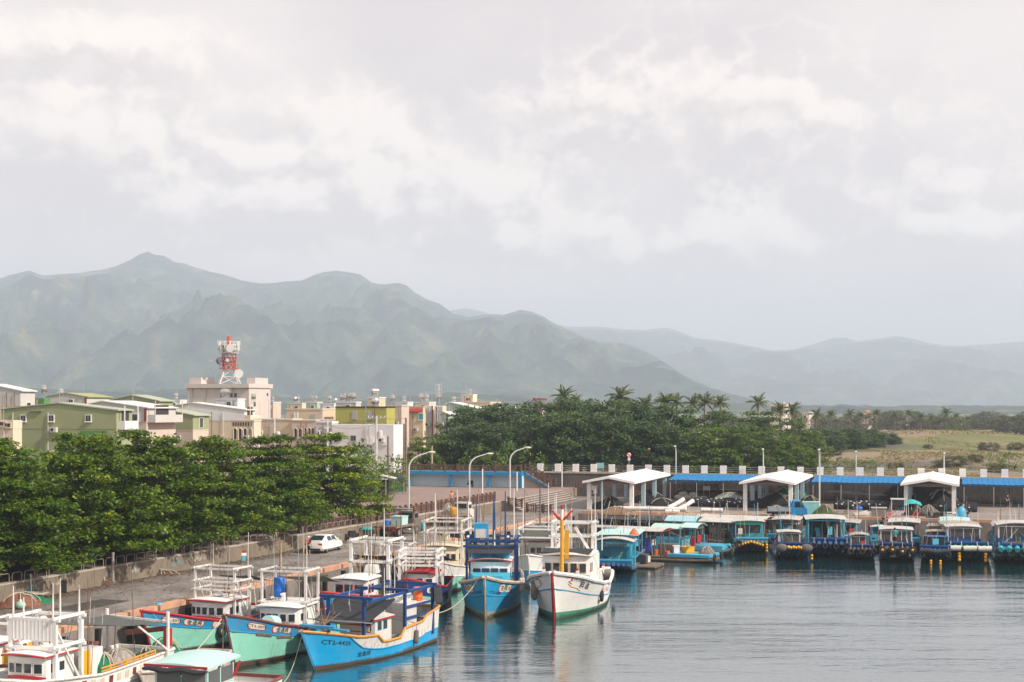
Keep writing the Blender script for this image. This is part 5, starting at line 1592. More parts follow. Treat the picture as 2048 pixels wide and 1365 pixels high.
MB().box(mx - .05, .17, 3.6, .12, .3, 2.0).build('mast_bracket', P_YEL, bF.t)
for sd in (-1, 1):
    MB().tube([(mx, -.15, 6.25), (mx, -.15 + sd * .35, 6.5), (mx, -.15 + sd * .62, 6.85), (mx, -.15 + sd * .85, 6.95)], [.10, .10, .07, .02], 6).build('mast_horn', P_RED, bF.t)
for x, y, z in ((5.0, 1.2, 7.4), (6.0, 1.6, 8.2), (4.2, -.8, 7.0), (5.4, -.2, 6.8), (3.2, 1.7, 8.6)): bF.pole(x, y, 3.6, z, P_HWHT, .045)
for sd in (-1, 1):
    hull_text(bF.S, '昇進', .50, sd, .855, .80, M_INK, bF.t)
    hull_text(bF.S, 'CT3-5422', .22, sd, .905, .90, M_INK, bF.t)
    for nm, m_, pts in (('bow_scroll', P_RED, [(.955, .93), (.935, .95), (.93, .88), (.945, .85), (.93, .80)]), ('bow_scroll', P_YEL, [(.945, .80), (.93, .74), (.90, .72), (.87, .66)]), ('bow_line', P_GREEN, [(.98, .97), (.93, .955), (.86, .95), (.80, .95)]), ('bow_line', P_RED, [(.93, .96), (.90, .96), (.86, .955)])):
        MB().tube([bF.S(a, k, sd, .01) for a, k in pts], .028, 5).build(nm, m_, bF.t)
    MB().tube([bF.S(t / 20, .97, sd, .03) for t in range(0, 15)], .05, 5).build('sheer_line', P_ORNG, bF.t)
for t0 in (.62, .57, .52, .47, .42): MB().tube([bF.S(t0, .62, 1, .012), bF.S(t0 - .014, .62, 1, .012), bF.S(t0 - .016, .78, 1, .012)], .022, 4).build('scupper_mark', P_RED, bF.t)
bF.tyre(.60, .50, 1, .42); bF.tyre(.06, .8, 1, .40)
MB().box(4.4, 0, 1.2, 3.2, 2.9, 2.2).build('aft_house', P_HWHT, bF.t)
MB().box(1.6, 0, 1.2, 2.2, 3.0, .8).build('aft_deck_box', P_HWHT, bF.t)
MB().beam((.2, 1.7, 1.2), (1.9, 1.9, 2.2), .5, .16).build('stern_board', P_HWHT, bF.t)
for x, y, z in ((10.8, 1.1, 3.0), (10.4, -1.3, 3.0), (8.8, 1.6, 2.7), (4.0, 1.9, 2.6)):
    MB().box(x, y, z - .35, .2, .2, .3).build('bollard', P_HWHT, bF.t); MB().ball((x, y, z + .02), .10, 8, 5).build('bollard_cap', P_RED, bF.t)
MB().lathe([(.02, .5), (.22, .3), (.26, 0), (.2, -.3), (.05, -.45)], 9, bF.S(.9, .55, -1, .4)).build('net_fender', mat('tangled net fender', (.16, .13, .12), .95, var=.4, scale=9), bF.t)
heap(bF.w((10.6, -.5, 2.2)), 'orange and red gear heap on the foredeck of the white boat', paint('red gear', (.40, .05, .03), .4), 1.0, 1.0, .7, 8, 'gear_heap', 'gear')
# --- boat with white rigging behind the sea-blue one
bI = Boat('boat with white gantry and dark awning, wedged behind the sea blue boat', (1.4, 112.0), (-.18, -.98), 11.5, 3.6, [(0, 1.6), (.5, 1.6), (.8, 2.1), (1, 2.7)], P_EBLU, P_HWHT, P_HWHT, P_DRED, .55)
bI.house(3.0, 5.2, 2.4, 1.0, 3.0, P_HWHT, P_HWHT, 4, P_RED, .3, trim=P_RED)
bI.gantry((1.2, 5.4, 8.2), 3.0, 1.0, 4.3, P_HWHT, (1.0, .8), .14)
bI.tarp([(5.2, -1.8, 4.4), (8.4, -1.7, 3.5), (8.4, 1.7, 3.5), (5.2, 1.8, 4.4)], M_TARPG, .15)
for x, y, z in ((2.0, -.8, 7.6), (4.6, 1.0, 7.0), (7.8, -1.2, 6.6), (6.2, .6, 7.9), (8.0, 1.4, 6.9)): bI.pole(x, y, 4.0, z, P_HWHT if x > 4 else P_NAVY, .05)
# --- foreground boats cut by the lower left corner
b1 = Boat('white boat in the lower left corner with white gantry board and nets', (-22.8, 60.4), (-.32, -.947), 13.5, 4.0, [(0, 1.9), (.5, 1.8), (.8, 2.2), (1, 2.9)], P_HWHT, P_HWHT, P_DWHT, P_DRED, .6)
b1.house(7.4, 9.4, 2.0, 1.1, 2.95, P_HWHT, P_HWHT, 4, P_RED, .25, trim=P_RED, win_h=.40, win_z=.72)
b1.gantry((7.1, 9.0), 2.35, 1.2, 4.55, P_HWHT, (1.0, .62), .17)
MB().box(9.05, 0, 3.62, .06, 2.25, .92).build('gantry_board', paint('white ribbed board', (.78, .78, .77), .1, (.5, .48, .45)), b1.t)
for k in range(11): MB().box(9.09, -1.0 + .2 * k, 3.62, .02, .02, .92).build('board_rib', P_GREYW, b1.t)
for x, y, z in ((9.0, -1.05, 6.0), (9.0, -.5, 5.5), (9.0, 1.05, 6.2), (8.0, .7, 6.3), (7.2, 1.15, 5.7)): b1.pole(x, y, 4.4, z, P_DWHT, .055)
b1.pole(6.9, 1.4, 1.5, 6.2, M_RUST, .03)
MB().box(6.6, 1.02, 1.7, .8, .06, 1.1).build('vent_panel', P_YEL, b1.t)
MB().box(5.9, 0, 1.1, 1.6, 1.9, 1.7).build('engine_casing', P_HWHT, b1.t)
b1.tarp([(1.0, -1.6, 3.6), (6.4, -1.2, 4.0), (6.4, 1.5, 4.0), (1.0, 1.9, 3.35)], M_TARPG, .12)
for x, y in ((1.0, 1.9), (1.0, -1.6)): MB().tube([(x, y, 1.3), (x, y, 3.9)], .09, 7).build('awning_post', P_DWHT, b1.t)
MB().beam((1.0, 1.9, 2.0), (3.2, 1.6, 3.5), .09).build('awning_brace', P_DWHT, b1.t)
MB().beam((.6, -1.7, 3.5), (.8, 2.0, 3.35), .10).build('awning_beam', P_DWHT, b1.t)
MB().tube([b1.S(t / 20, 1.0, 1, .02) + Vector((0, 0, .28)) for t in range(3, 11)], .05, 6).build('yellow_rail', P_ORNG, b1.t)
MB().tube([b1.S(t / 20, 1.0, 1, .02) + Vector((0, 0, .14)) for t in range(3, 11)], .04, 6).build('yellow_rail', P_ORNG, b1.t)
for tt in range(3, 11, 2): MB().tube([b1.S(tt / 20, 1.0, 1, .02), b1.S(tt / 20, 1.0, 1, .02) + Vector((0, 0, .34))], .05, 5).build('rail_post', P_YEL, b1.t)
for tt in range(4, 14): 
    MB().slab([b1.S(tt / 20, .72, 1, .012), b1.S(tt / 20 - .022, .72, 1, .012), b1.S(tt / 20 - .022, .9, 1, .012), b1.S(tt / 20, .9, 1, .012)], (.0, .008, 0)).build('side_panel', P_CREAM if tt % 3 else P_DRED, b1.t)
MB().box(-.1, 1.2, 1.4, .32, .32, 1.5).build('winch_post', P_RED, b1.t); MB().beam((-.1, 1.2, 2.9), (-.4, -1.4, 2.5), .25).build('winch_arm', P_DRED, b1.t)
heap(b1.w((3.2, .6, 1.3)), 'pale tangled net and floats heaped under the olive awning', mat('pale tangled net', (.36, .33, .30), .95, var=.5, scale=7, bump=.9, bscale=18), 2.6, 2.0, 1.1, 3)
heap(b1.w((5.0, 1.0, 1.3)), 'green net bundle in front of the pale nets under the olive awning', M_NETG, 1.3, 1.2, 1.2, 5)
heap(b1.w((1.4, .9, 1.3)), 'small green net bundle beside the white awning post', M_NETG, 1.0, 1.0, .9, 6)
heap(b1.w((-1.1, .4, 1.15)), 'large bright green net heap behind the red winch post', M_NETG, 2.2, 2.2, 1.1, 7)
barrel(b1.w((4.2, 1.3, 1.3)), 'blue plastic tub on the deck behind the yellow rail', M_BARREL, .3, .45)
b0 = Boat('white boat cut by the left edge with a yellow louvred panel', (-26.4, 63.5), (-.32, -.947), 12.0, 3.4, [(0, 1.9), (.5, 1.8), (1, 2.7)], P_HWHT, P_HWHT, P_DRED, P_DRED, .6)
b0.house(6.0, 8.6, 2.0, 1.2, 2.9, P_HWHT, P_HWHT, 4, None, .25, trim=P_RED)
MB().box(6.7, 1.02, 2.0, .7, .06, .6).build('vent_panel', P_YEL, b0.t)
b0.gantry((4.0, 6.0), 2.0, 1.2, 3.7, P_HWHT, (1.0,), .13)
barrel(b0.w((5.0, .8, 2.2)), 'yellow ochre drum at the left edge behind the corner boat', P_YEL, .28, .95)
b2 = Boat('white and mint cabin boat with pale mint roof at the bottom edge', (-15.5, 56.2), (-.30, -.954), 12.0, 3.2, [(0, 1.5), (.5, 1.4), (.8, 1.8), (1, 2.4)], P_MINT, P_HWHT, P_DRED, P_DRED, .6)
def mint_cabin():
    t = b2.t
    z0, z1 = 1.45, 3.0
    o = MB().box(5.7, 0, z0, 2.3, 2.5, .75).build('cabin_wall', P_AQUA, t)
    for x in (4.6, 5.72, 6.8):
        for sd in (-1, 1): MB().box(x, sd * 1.2, z0 + .75, .10, .10, .8).build('cabin_post', P_AQUA, t)
    for (x, y, sx, sy) in ((6.84, -.6, .03, 1.1), (6.84, .6, .03, 1.1), (5.16, 1.25, .98, .03), (6.26, 1.25, .94, .03), (5.16, -1.25, .98, .03)):
        MB().box(x, y, z0 + .82, sx, sy, .62).build('window', glassmat('grey cabin glass', (.10, .11, .11), .1), o)
        MB().box(x, y, z0 + .76, sx * .9 if sx > .1 else .05, sy * .9 if sy > .1 else .05, .06).build('window_frame', P_GREYW, o)
    def rf(u, v): return (4.4 + 2.9 * u, (v * 2 - 1) * 1.5, z1 + .12 + .16 * (1 - (v * 2 - 1) ** 2) + .12 * (1 - u))
    MB().sheet(rf, 6, 8, .08).build('roof', P_AQUA, t, smooth=True)
    MB().tube([(7.4, -1.5 + .30 * i, 3.0 + .05 * sin(i * 1.3)) for i in range(11)], [.06, .11, .13, .14, .13, .12, .13, .13, .12, .11, .06], 7).build('rolled_awning', M_TARPB, t, smooth=True)
    MB().beam((7.3, -1.5, 3.15), (7.3, 1.5, 3.15), .06, .10).build('roof_edge', P_RED, t)
    for sd in (1,): MB().beam((4.6, 1.26, 2.35), (4.45, 1.5, 3.0), .09).build('roof_strut', P_RED, t)
mint_cabin()
b2.pole(3.6, .2, 1.2, 4.6, M_WOOD)
bL = Boat('weathered pinkish white hull lying behind the mint roofed cabin', (-17.3, 69.3), (-.25, -.968), 7.0, 2.2, [(0, 1.25), (.5, 1.1), (.8, 1.2), (1, 1.5)], paint('weathered pink white hull', (.55, .47, .42), .6, (.28, .2, .16)), paint('weathered pale hull', (.58, .52, .47), .6, (.28, .2, .16)), paint('worn pale rail', (.52, .44, .38), .6, (.28, .2, .16)), P_DRED, .6)
rope(bB.w(bB.S(.98, 1.0, -1)), bL.w(bL.S(.85, 1.0, 1)), .3, 'thick pale rope from the worn mint bow down to the weathered hull')
rope(bB.w(bB.S(.60, .75, 1)), b2.w((1.5, 1.6, 1.4)), .9, 'long thin rope slung low across the worn mint hull', r=.02)
rope(bA.w(bA.S(.97, 1.0, 1)), bA.w(bA.S(.86, .1, 1, .1)), .1, 'slack rope hanging down the bow of the mint boat nearest the dock', r=.02)

# rigging and working gear
def rig(b, seed, x0, x1, wid, z0, ztop, n=6, gear=8):
    rg = random.Random(seed)
    tops = []
    for i in range(n):
        x, y = rg.uniform(x0, x1), rg.uniform(-wid, wid)
        h = ztop + rg.uniform(-1.4, 1.6)
        dx, dy = rg.uniform(-.35, .35), rg.uniform(-.3, .3)
        b.pole(x, y, z0, h, rg.choice([M_WOOD, P_DWHT, M_BIEGE, M_STEEL, M_RUST]), rg.uniform(.018, .04), 'pole', dx, dy)
        tops.append(Vector((x + dx, y + dy, h)))
    for i in range(4):
        p = rg.choice(tops); q = b.S(rg.choice([.02, .3, .6, .96]), 1.0, rg.choice([-1, 1])) + Vector((0, 0, .05))
        MB().tube([p, p.lerp(q, .5) - Vector((0, 0, .25)), q], .012, 4).build('stay_wire', M_DROPE, b.t)
    for i in range(gear):
        x, y = rg.uniform(.6, b.L * .72), rg.uniform(-.34, .34) * b.B
        z = b.dz(x)
        k = i % 4
        if k == 0: MB().box(x, y, z, rg.uniform(.4, .8), rg.uniform(.35, .6), rg.uniform(.3, .6), rg.uniform(0, 3)).build('deck_box', rg.choice([P_SKYB, P_GREYW, M_ORANGE, M_WOOD, M_FOAMBOX]), b.t)
        elif k == 1: MB().torus((x, y, z + .15), .28, .09, 'z', 12, 6).torus((x + .02, y, z + .3), .25, .09, 'z', 12, 6).build('rope_coil', rg.choice([M_ROPE, M_DROPE, M_NETG]), b.t, smooth='all')
        elif k == 2: MB().ball((x, y, z + .3), .45, 10, 7, (1.3, 1, .75)).build('net_bundle', rg.choice([M_NETG, M_NETB, M_NETT, P_DWHT]), b.t, smooth=True)
        else: MB().lathe([(.2, 0), (.26, .4), (.28, .45)], 10, (x, y, z)).build('bucket', rg.choice([M_BARREL, M_ORANGE, P_RED, P_CREAM]), b.t)
for b_, sd_, a0, a1, wd_, zz0, zt in ((bA, 1, 1.0, 5.0, 1.2, 1.2, 5.0), (bB, 2, 1.0, 5.4, 1.2, 1.2, 5.2), (bC, 3, 1.0, 8.0, 1.2, 1.5, 4.8), (bG, 4, .8, 6.5, 1.2, 1.4, 5.8), (bD, 5, .8, 6.5, 1.1, 1.4, 5.2), (bJ, 6, 1.0, 6.0, .9, 1.4, 4.6), (bH, 7, 1.0, 7.0, 1.2, 1.6, 6.4), (bE, 8, 1.0, 8.0, 1.5, 1.8, 6.8), (bF, 9, .8, 8.0, 1.4, 1.8, 6.4), (bI, 10, .8, 8.5, 1.3, 1.4, 6.2), (b1, 11, .5, 9.0, 1.3, 1.6, 5.0)):
    rig(b_, sd_ * 7 + 1, a0, a1, wd_, zz0, zt, 11, 16)
# ------------------------------------------------------------------ pipe rafts along the far quay
class Raft:
    def __init__(s, label, bow, head, L, W, pipe, deck=None, n=8, up=1.1, rail=None, name='pipe_raft', pr=.17):
        h = Vector((head[0], head[1], 0)).normalized()
        org = Vector((bow[0], bow[1], 0)) - h * L
        s.t = thing(name, label, 'raft', org, atan2(h.y, h.x))
        s.M = Matrix.Translation(org) @ Matrix.Rotation(atan2(h.y, h.x), 4, 'Z')
        s.L, s.W = L, W
        for i in range(n):
            y = (i / (n - 1) * 2 - 1) * (W / 2 - pr)
            pts = [(0, y, .14), (L * .5, y, .14), (L * .70, y, .15)]
            for k in range(1, 7):
                f = k / 6
                pts.append((L * (.70 + .30 * f), y * (1 - .04 * f), .15 + up * f ** 1.6))
            MB().tube(pts, pr, 9).build('float_pipe', pipe, s.t, smooth=True)
        np_ = int(L * .8 / .6)
        for i in range(np_):
            MB().box(.3 + i * .6 + .3, 0, .34 + R.uniform(-.01, .01), .575, W - .1, .07).build('deck_board', deck or M_WOOD, s.t)
        if rail:
            for sd in (-1, 1):
                mb = MB()
                for i in range(5): mb.tube([(L * (.1 + .2 * i), sd * (W / 2 - .08), .35), (L * (.1 + .2 * i), sd * (W / 2 - .08), 1.15 + (.35 if i == 4 else 0))], .035, 5)
                mb.tube([(L * .1, sd * (W / 2 - .08), 1.1), (L * .7, sd * (W / 2 - .08), 1.1), (L * .95, sd * (W / 2 - .08), .75 + up)], .04, 5)
                mb.build('side_rail', rail, s.t)
            MB().box(L * .965, 0, .42 + up, .14, W, .12).build('bow_beam', rail, s.t)
            MB().slab([(L * .955, -W / 2 + .05, .10 + up), (L * .955, W / 2 - .05, .10 + up), (L * .97, W / 2 - .05, .42 + up), (L * .97, -W / 2 + .05, .42 + up)], (.05, 0, 0)).build('bow_board', rail, s.t)
            MB().slab([(L * .72, -W / 2 + .15, .42), (L * .72, W / 2 - .15, .42), (L * .95, W / 2 - .15, .28 + up), (L * .95, -W / 2 + .15, .28 + up)], (0, 0, .06)).build('fore_deck', deck or M_WOOD, s.t)
    def w(s, p): return s.M @ Vector(p)
    def cabin(s, x0, x1, wid, z1, wall, roof, z0=.41, sill=.55, nf=2, over=.18, camber=.09, post=None, back=True, low=True):
        t = s.t
        H = z1 - z0
        zs_ = z0 + H * sill
        o = MB().box((x0 + x1) / 2, 0, z0, x1 - x0, wid, zs_ - z0).build('cabin_wall', wall, t)
        pm = post or wall
        for x in (x0 + .06, x1 - .06):
            for y in (-wid / 2 + .06, wid / 2 - .06): MB().box(x, y, zs_, .12, .12, z1 - zs_).build('cabin_post', pm, o)
        for i in range(1, nf): MB().box(x1 - .06, -wid / 2 + wid * i / nf, zs_, .09, .08, z1 - zs_).build('cabin_post', pm, o)
        gl = glassmat('smoky cabin glass', (.07, .075, .08), .12)
        for i in range(nf):
            MB().box(x1 - .04, -wid / 2 + wid * (i + .5) / nf, zs_ + .05, .03, wid / nf - .14, z1 - zs_ - .12).build('window', gl, o)
        for sd in (-1, 1): MB().box((x0 + x1) / 2, sd * (wid / 2 - .03), zs_ + .05, (x1 - x0) - .26, .03, z1 - zs_ - .12).build('window', gl, o)
        MB().box(x0 + .03, 0, zs_, .05, wid - .26, z1 - zs_).build('back_panel', wall, o)
        MB().box((x0 + x1) / 2, 0, z1 - .09, x1 - x0, wid, .07).build('head_beam', pm, o)
        def rf(u, v): return (x0 - over * .6 + (x1 - x0 + over * 1.7) * u, (v * 2 - 1) * (wid / 2 + over * .7), z1 + .06 + camber * (1 - (v * 2 - 1) ** 2))
        MB().sheet(rf, 3, 9, .045).build('roof', roof, o, smooth=True)
        return o
    def canopy(s, x0, x1, wid, z, post, roof, camber=.12, n=3, brace=True, curtain=None):
        for i in range(n):
            x = x0 + (x1 - x0) * i / (n - 1)
            for sd in (-1, 1): MB().box(x, sd * wid / 2, .4, .09, .09, z - .4).build('canopy_post', post, s.t)
            MB().beam((x, -wid / 2, z - .1), (x, wid / 2, z - .1), .08).build('canopy_beam', post, s.t)
        if brace:
            for sd in (-1, 1):
                MB().beam((x0, sd * wid / 2, z - .08), (x1, sd * wid / 2, z - .08), .08).build('canopy_beam', post, s.t)
                MB().beam((x1, sd * wid / 2, 1.2), (x1 - 1.0, sd * wid / 2, z - .12), .06).build('canopy_brace', post, s.t)
        def rf(u, v): return (x0 - .3 + (x1 - x0 + .6) * u, (v * 2 - 1) * (wid / 2 + .3), z + .03 + camber * (1 - (v * 2 - 1) ** 2))
        MB().sheet(rf, 4, 9, .04).build('canopy_roof', roof, s.t, smooth=True)
        if curtain:
            MB().slab([(x0, -wid / 2 + .1, .9), (x0, wid / 2 - .1, .9), (x0, wid / 2 - .1, z - .15), (x0, -wid / 2 + .1, z - .15)], (.04, 0, 0)).build('rear_curtain', curtain, s.t)
    def tyres(s, n, z=.85, r=.32, hub=None, x=None):
        for i in range(n):
            y = (i / max(1, n - 1) * 2 - 1) * (s.W / 2 - .25)
            p = Vector(((x or s.L * 1.0) + .10, y, z + R.uniform(-.08, .08)))
            o = MB().torus((0, 0, 0), r * .70, r * .30, 'x').build('tyre_fender', M_BLACK, s.t, smooth='all', loc=p)
            if hub: MB().ball((.08, 0, 0), r * .38, 8, 5, (.7, 1, 1)).build('float_hub', hub, o, smooth=True)
            MB().tube([(0, 0, r * .9), (-.25, 0, r + .45)], .02, 4).build('lanyard', M_ROPE, o)
    def floats(s, pts, r=.13, m=None):
        for p in pts:
            MB().ball(p, r, 8, 6, (1, 1, 1.1)).build('float', m or M_FLOATY, s.t, smooth=True)
    def text(s, txt, size, x, y, z, m=None): return wall_text('lettering', txt, size, m or M_WLET, s.t, (x, y, z), (radians(90), 0, radians(90)))
    def pole(s, x, y, z0, z1, m, r=.035): MB().tube([(x, y, z0), (x, y, z1)], [r, r * .5], 5).build('pole', m, s.t)

HD = (-.27, -.963)
P_PIPEB = paint('dark blue pipe', (.008, .085, .24), .3, (.03, .05, .07)); P_PIPEG = paint('green pipe', (.016, .30, .18), .3, (.03, .1, .07))
P_PIPET = paint('teal pipe', (.012, .26, .30), .3, (.03, .1, .1)); P_PIPEK = paint('brownish black pipe', (.075, .06, .06), .4, (.10, .08, .07)); P_PIPEN = paint('grey green pipe', (.10, .13, .12), .4, (.05, .05, .05))
P_ROOF = paint('white raft roof', (.54, .525, .50), .6, (.30, .26, .22), streak=False)

P_GREYR = paint('grey stained roof', (.40, .39, .38), .5, (.2, .18, .16), streak=False); P_TANR = paint('tan board roof', (.36, .30, .24), .5, (.2, .16, .12), streak=False)
RAFTS = []
_ri = Raft.__init__
def _init(s, *a, **k): _ri(s, *a, **k); RAFTS.append(s)
Raft.__init__ = _init
r = Raft('turquoise raft with white roof and mint valance, left end of the right-hand row', (22.8, 137.6), (-.10, -.99), 12.1, 3.1, P_PIPEN, rail=P_SKYB, up=1.1)
r.cabin(3.4, 6.2, 2.5, 2.5, P_TEAL, P_ROOF, post=P_SKYB)
r.canopy(1.0, 7.0, 2.6, 2.75, P_SKYB, P_ROOF)
MB().slab([(7.0, -1.3, 2.45), (7.0, 1.3, 2.45), (7.0, 1.3, 2.85), (7.0, -1.3, 2.85)], (.04, 0, 0)).build('valance', mat('mint valance', (.08, .50, .34), .7), r.t)
r.tyres(1, 1.1, .40)
r.floats([(r.L + .05, -1.2 + .27 * i, 1.25 - .08 * abs(i - 4)) for i in range(9)]); r.floats([(r.L + .05, 1.35, .95 - .27 * i) for i in range(3)])
r.pole(6.4, .9, 2.6, 4.6, P_HWHT)
r = Raft('navy raft with low white roof and yellow float string on its bow', (25.6, 131.6), (-.12, -.99), 13.1, 3.4, P_PIPEB, rail=P_NAVY, up=1.3, n=7)
r.cabin(4.6, 7.0, 2.2, 2.25, P_NAVY, P_ROOF, nf=1, sill=.5, post=P_GREYW)
for sd in (-1, 1): MB().ball((r.L + .1, sd * 1.2, 1.35), .5, 8, 6, (.4, 1.2, .8)).build('bow_pad', mat('grey bow pad', (.13, .12, .12), .9), r.t, smooth=True)
r.floats([(r.L + .12, -.55 + .24 * i, 1.40 - .05 * (i % 2)) for i in range(6)], .15); r.floats([(r.L, 1.7, .6 - .3 * i) for i in range(2)])
wall_text('lettering', 'CTR-PT 4142', .22, M_WLET, r.t, (7.03, 0, 1.05), (radians(90), 0, radians(90)))
r.pole(5.2, .3, 2.4, 4.9, M_WOOD)
r = Raft('blue raft with big open canopy on blue braced posts, hung with small tyres', (29.3, 133.4), (-.16, -.98), 14.6, 3.3, P_PIPEB, rail=P_RAFT, up=1.3, n=7)
r.canopy(2.6, 7.6, 3.2, 2.95, P_SKYB, P_ROOF, curtain=M_TARPB); r.tyres(4, 1.15, .26)
MB().box(7.4, 1.5, .9, .5, .06, 1.9).build('striped_cloth', paint('red striped cloth', (.40, .07, .06), .5, (.05, .15, .4)), r.t)
MB().box(2.0, -1.2, 2.0, .9, 1.4, .9).build('black_tarp_bundle', M_TARPB, r.t)
r.pole(8.5, .9, .5, 2.6, P_HWHT)
r = Raft('navy raft with arched white roof and wide window, right of the open canopy', (31.7, 131.2), (-.20, -.98), 13.6, 2.9, P_PIPEK, rail=P_NAVY, up=1.3, n=7)
r.cabin(4.2, 6.4, 2.0, 2.05, P_NAVY, P_GREYR, nf=2, sill=.42, post=P_GREYW, camber=.2); r.tyres(3, 1.15, .34)
heap(r.w((2.4, 0, .41)), 'dark net pile aft of the arched white roof', M_NETB, 2.6, 2.0, 1.3, 77)
r = Raft('dark raft with yellow float hubs in its bow tyres, below the man in turquoise', (34.5, 129.8), (-.24, -.97), 13.6, 3.1, P_PIPEK, rail=P_NAVY, up=1.3, n=7)
r.cabin(4.2, 7.4, 2.9, 2.5, P_NAVY, P_ROOF, nf=3, sill=.5, post=P_GREYW); r.tyres(4, 1.2, .34, M_FLOATY)
r.text('CTR-PT 5750', .24, 7.43, 0, 1.15); rk = r
r = Raft('blue raft with stepped cabins and a tilted grey hatch on its foredeck', (37.7, 129.2), (-.30, -.95), 14.1, 3.0, P_PIPEB, rail=P_RAFT, up=1.3, n=7)
r.cabin(2.4, 4.6, 2.2, 2.3, P_RAFT, P_TANR, nf=2); r.cabin(5.6, 7.2, 2.6, 2.0, P_RAFT, P_RAFT, nf=2, camber=.05)
r.text('CTR-PT 1032', .26, 7.23, 0, 1.1)
MB().slab([(8.6, -.8, 1.2), (8.6, .6, 1.2), (9.6, .6, .9), (9.6, -.8, .9)], (0, 0, .05)).build('foredeck_hatch', P_GREYW, r.t); r.tyres(2, .95, .30)
MB().tube([(r.L + .05, -1.4 + .35 * i, 1.30 + .06 * sin(i)) for i in range(9)], .22, 8).build('bow_roll', mat('dark padded roll', (.05, .05, .06), .9), r.t, smooth=True)
r.floats([(r.L + .15, .5, .35 - .25 * i) for i in range(2)]); r.floats([(r.L + .15, -.4, .35 - .25 * i) for i in range(2)])
r = Raft('blue raft on green pipes with white foam rolls across its bow', (41.0, 129.8), (-.22, -.97), 14.6, 3.8, P_PIPEG, rail=P_RAFT, n=8, up=1.3)
r.cabin(4.6, 7.6, 2.9, 2.55, P_RAFT, P_ROOF, nf=2, sill=.55, post=P_GREYW)
for k, y in enumerate((-1.3, 0, 1.2)):
    MB().tube([(r.L + .25, y - .55, 1.30), (r.L + .25, y + .55, 1.32)], .24, 10).build('foam_roll', mat('netted foam roll', (.62, .60, .56), .9, var=.3, scale=8, bump=.8, bscale=14), r.t, smooth=True)
for y in (-1.6, -.7, .6, 1.5): MB().tube([(r.L + .2, y, 1.45), (r.L - .3, y * .98, 1.85)], .03, 5).build('lanyard', M_ROPE, r.t)
for y in (-.9, 1.25): r.floats([(r.L + .2, y, .85 - .26 * i) for i in range(3)], .15)
r.canopy(.4, 3.4, 2.9, 2.5, P_GREYW, P_TANR); r.text('CTR-PT 2260', .24, 7.63, 0, 1.2)
r = Raft('blue raft lettered CTR-2884 at the right edge, teal drums and tyres on its bow', (45.2, 128.2), (-.27, -.963), 14.6, 4.2, P_PIPET, rail=P_RAFT, n=9, up=1.2)
r.cabin(5.2, 8.4, 3.3, 2.75, P_RAFT, P_ROOF, nf=3, sill=.55, post=P_HWHT, camber=.22); r.text('CTR-2884', .40, 8.43, 0, 1.25)
r.tyres(5, 1.05, .36)
for i in range(6): MB().tube([(r.L - .2, -1.7 + .62 * i, 1.40), (r.L + .30, -1.7 + .62 * i, 1.25)], .20, 9).build('drum', P_TEAL, r.t, smooth=True)
r.canopy(1.0, 4.2, 3.1, 2.6, P_GREYW, P_GREYR)
# second row against the quay
for k, (x, y, L, lb, rm) in enumerate(((33.2, 145.2, 8.5, 'raft with pale blue frames lying close to the kerb behind the navy rafts', P_AQUA), (38.8, 143.6, 8.5, 'raft with long flat white roof behind the man in turquoise', P_ROOF), (43.6, 142.4, 8.5, 'raft with white roof and slim poles near the kerb behind the green pipe raft', P_ROOF), (48.6, 141.2, 8.5, 'white roofed raft near the kerb at the right edge', P_ROOF), (27.6, 147.4, 8.0, 'grey roofed raft near the kerb below the blue pickup', P_ROOF))):
    r = Raft(lb, (x, y), HD, L, 3.2, P_PIPEB, rail=P_SKYB, up=.6)
    r.canopy(.8, 5.2 + .5 * (k % 3), 2.4 + .2 * (k % 2), 2.15 + .22 * (k % 3), (P_SKYB, M_WOOD, M_STEEL)[k % 3], (P_GREYR, P_ROOF, P_AQUA, P_TANR, P_ROOF)[k], .10)
    r.cabin(2.0, 4.0 + .3 * k, 1.9 + .1 * k, 1.85 + .1 * (k % 2), P_RAFT if k % 2 else P_TEAL, (P_ROOF, P_GREYR)[k % 2], nf=2)
    for j in range(3): r.pole(1.0 + 2 * j, 1.2 - j, 2.4, 3.9 + .5 * ((j + k) % 3), P_HWHT if j % 2 else M_WOOD)

# rafts left of the gap, lying across
HR = (.905, -.425)
r = Raft('royal blue cabin raft lettered CTR-PT 3027 with red stripes', (18.6, 131.2), HR, 10.5, 3.2, M_WOOD, up=.15, n=7, pr=.15)
o = MB().box(2.9, 0, .41, 2.6, 2.5, 1.65).build('cabin_wall', paint('royal blue cabin', (.012, .045, .28), .15, (.03, .06, .2)), r.t)
for sd in (-1, 1):
    MB().box(2.9, sd * 1.26, .9, 2.56, .02, .09).box(2.9, sd * 1.26, 1.15, 2.56, .02, .07).build('stripe', P_RED, o)
    for x in (2.3, 3.45): MB().box(x, sd * 1.255, 2.10, 1.05, .03, .5).build('window', glassmat('smoky cabin glass', (.07, .075, .08), .12), o)
    for x in (1.66, 2.88, 4.14): MB().box(x, sd * 1.2, 2.06, .10, .10, .62).build('cabin_post', P_GREYW, o)
MB().box(2.9, 0, 2.06, 2.3, 2.3, .03).build('sill_board', P_GREYW, o)
wall_text('lettering', 'CTR-PT 3027', .34, M_WLET, r.t, (2.9, -1.275, 1.78), (radians(90), 0, 0))
def rf(u, v): return (1.2 + 4.6 * u, (v * 2 - 1) * 1.75, 2.72 + .22 * (1 - (v * 2 - 1) ** 2))
MB().sheet(rf, 4, 9, .06).build('roof', P_ROOF, r.t, smooth=True); MB().beam((5.8, -1.75, 2.7), (5.8, 1.75, 2.72), .06).build('roof_edge', P_RED, r.t)
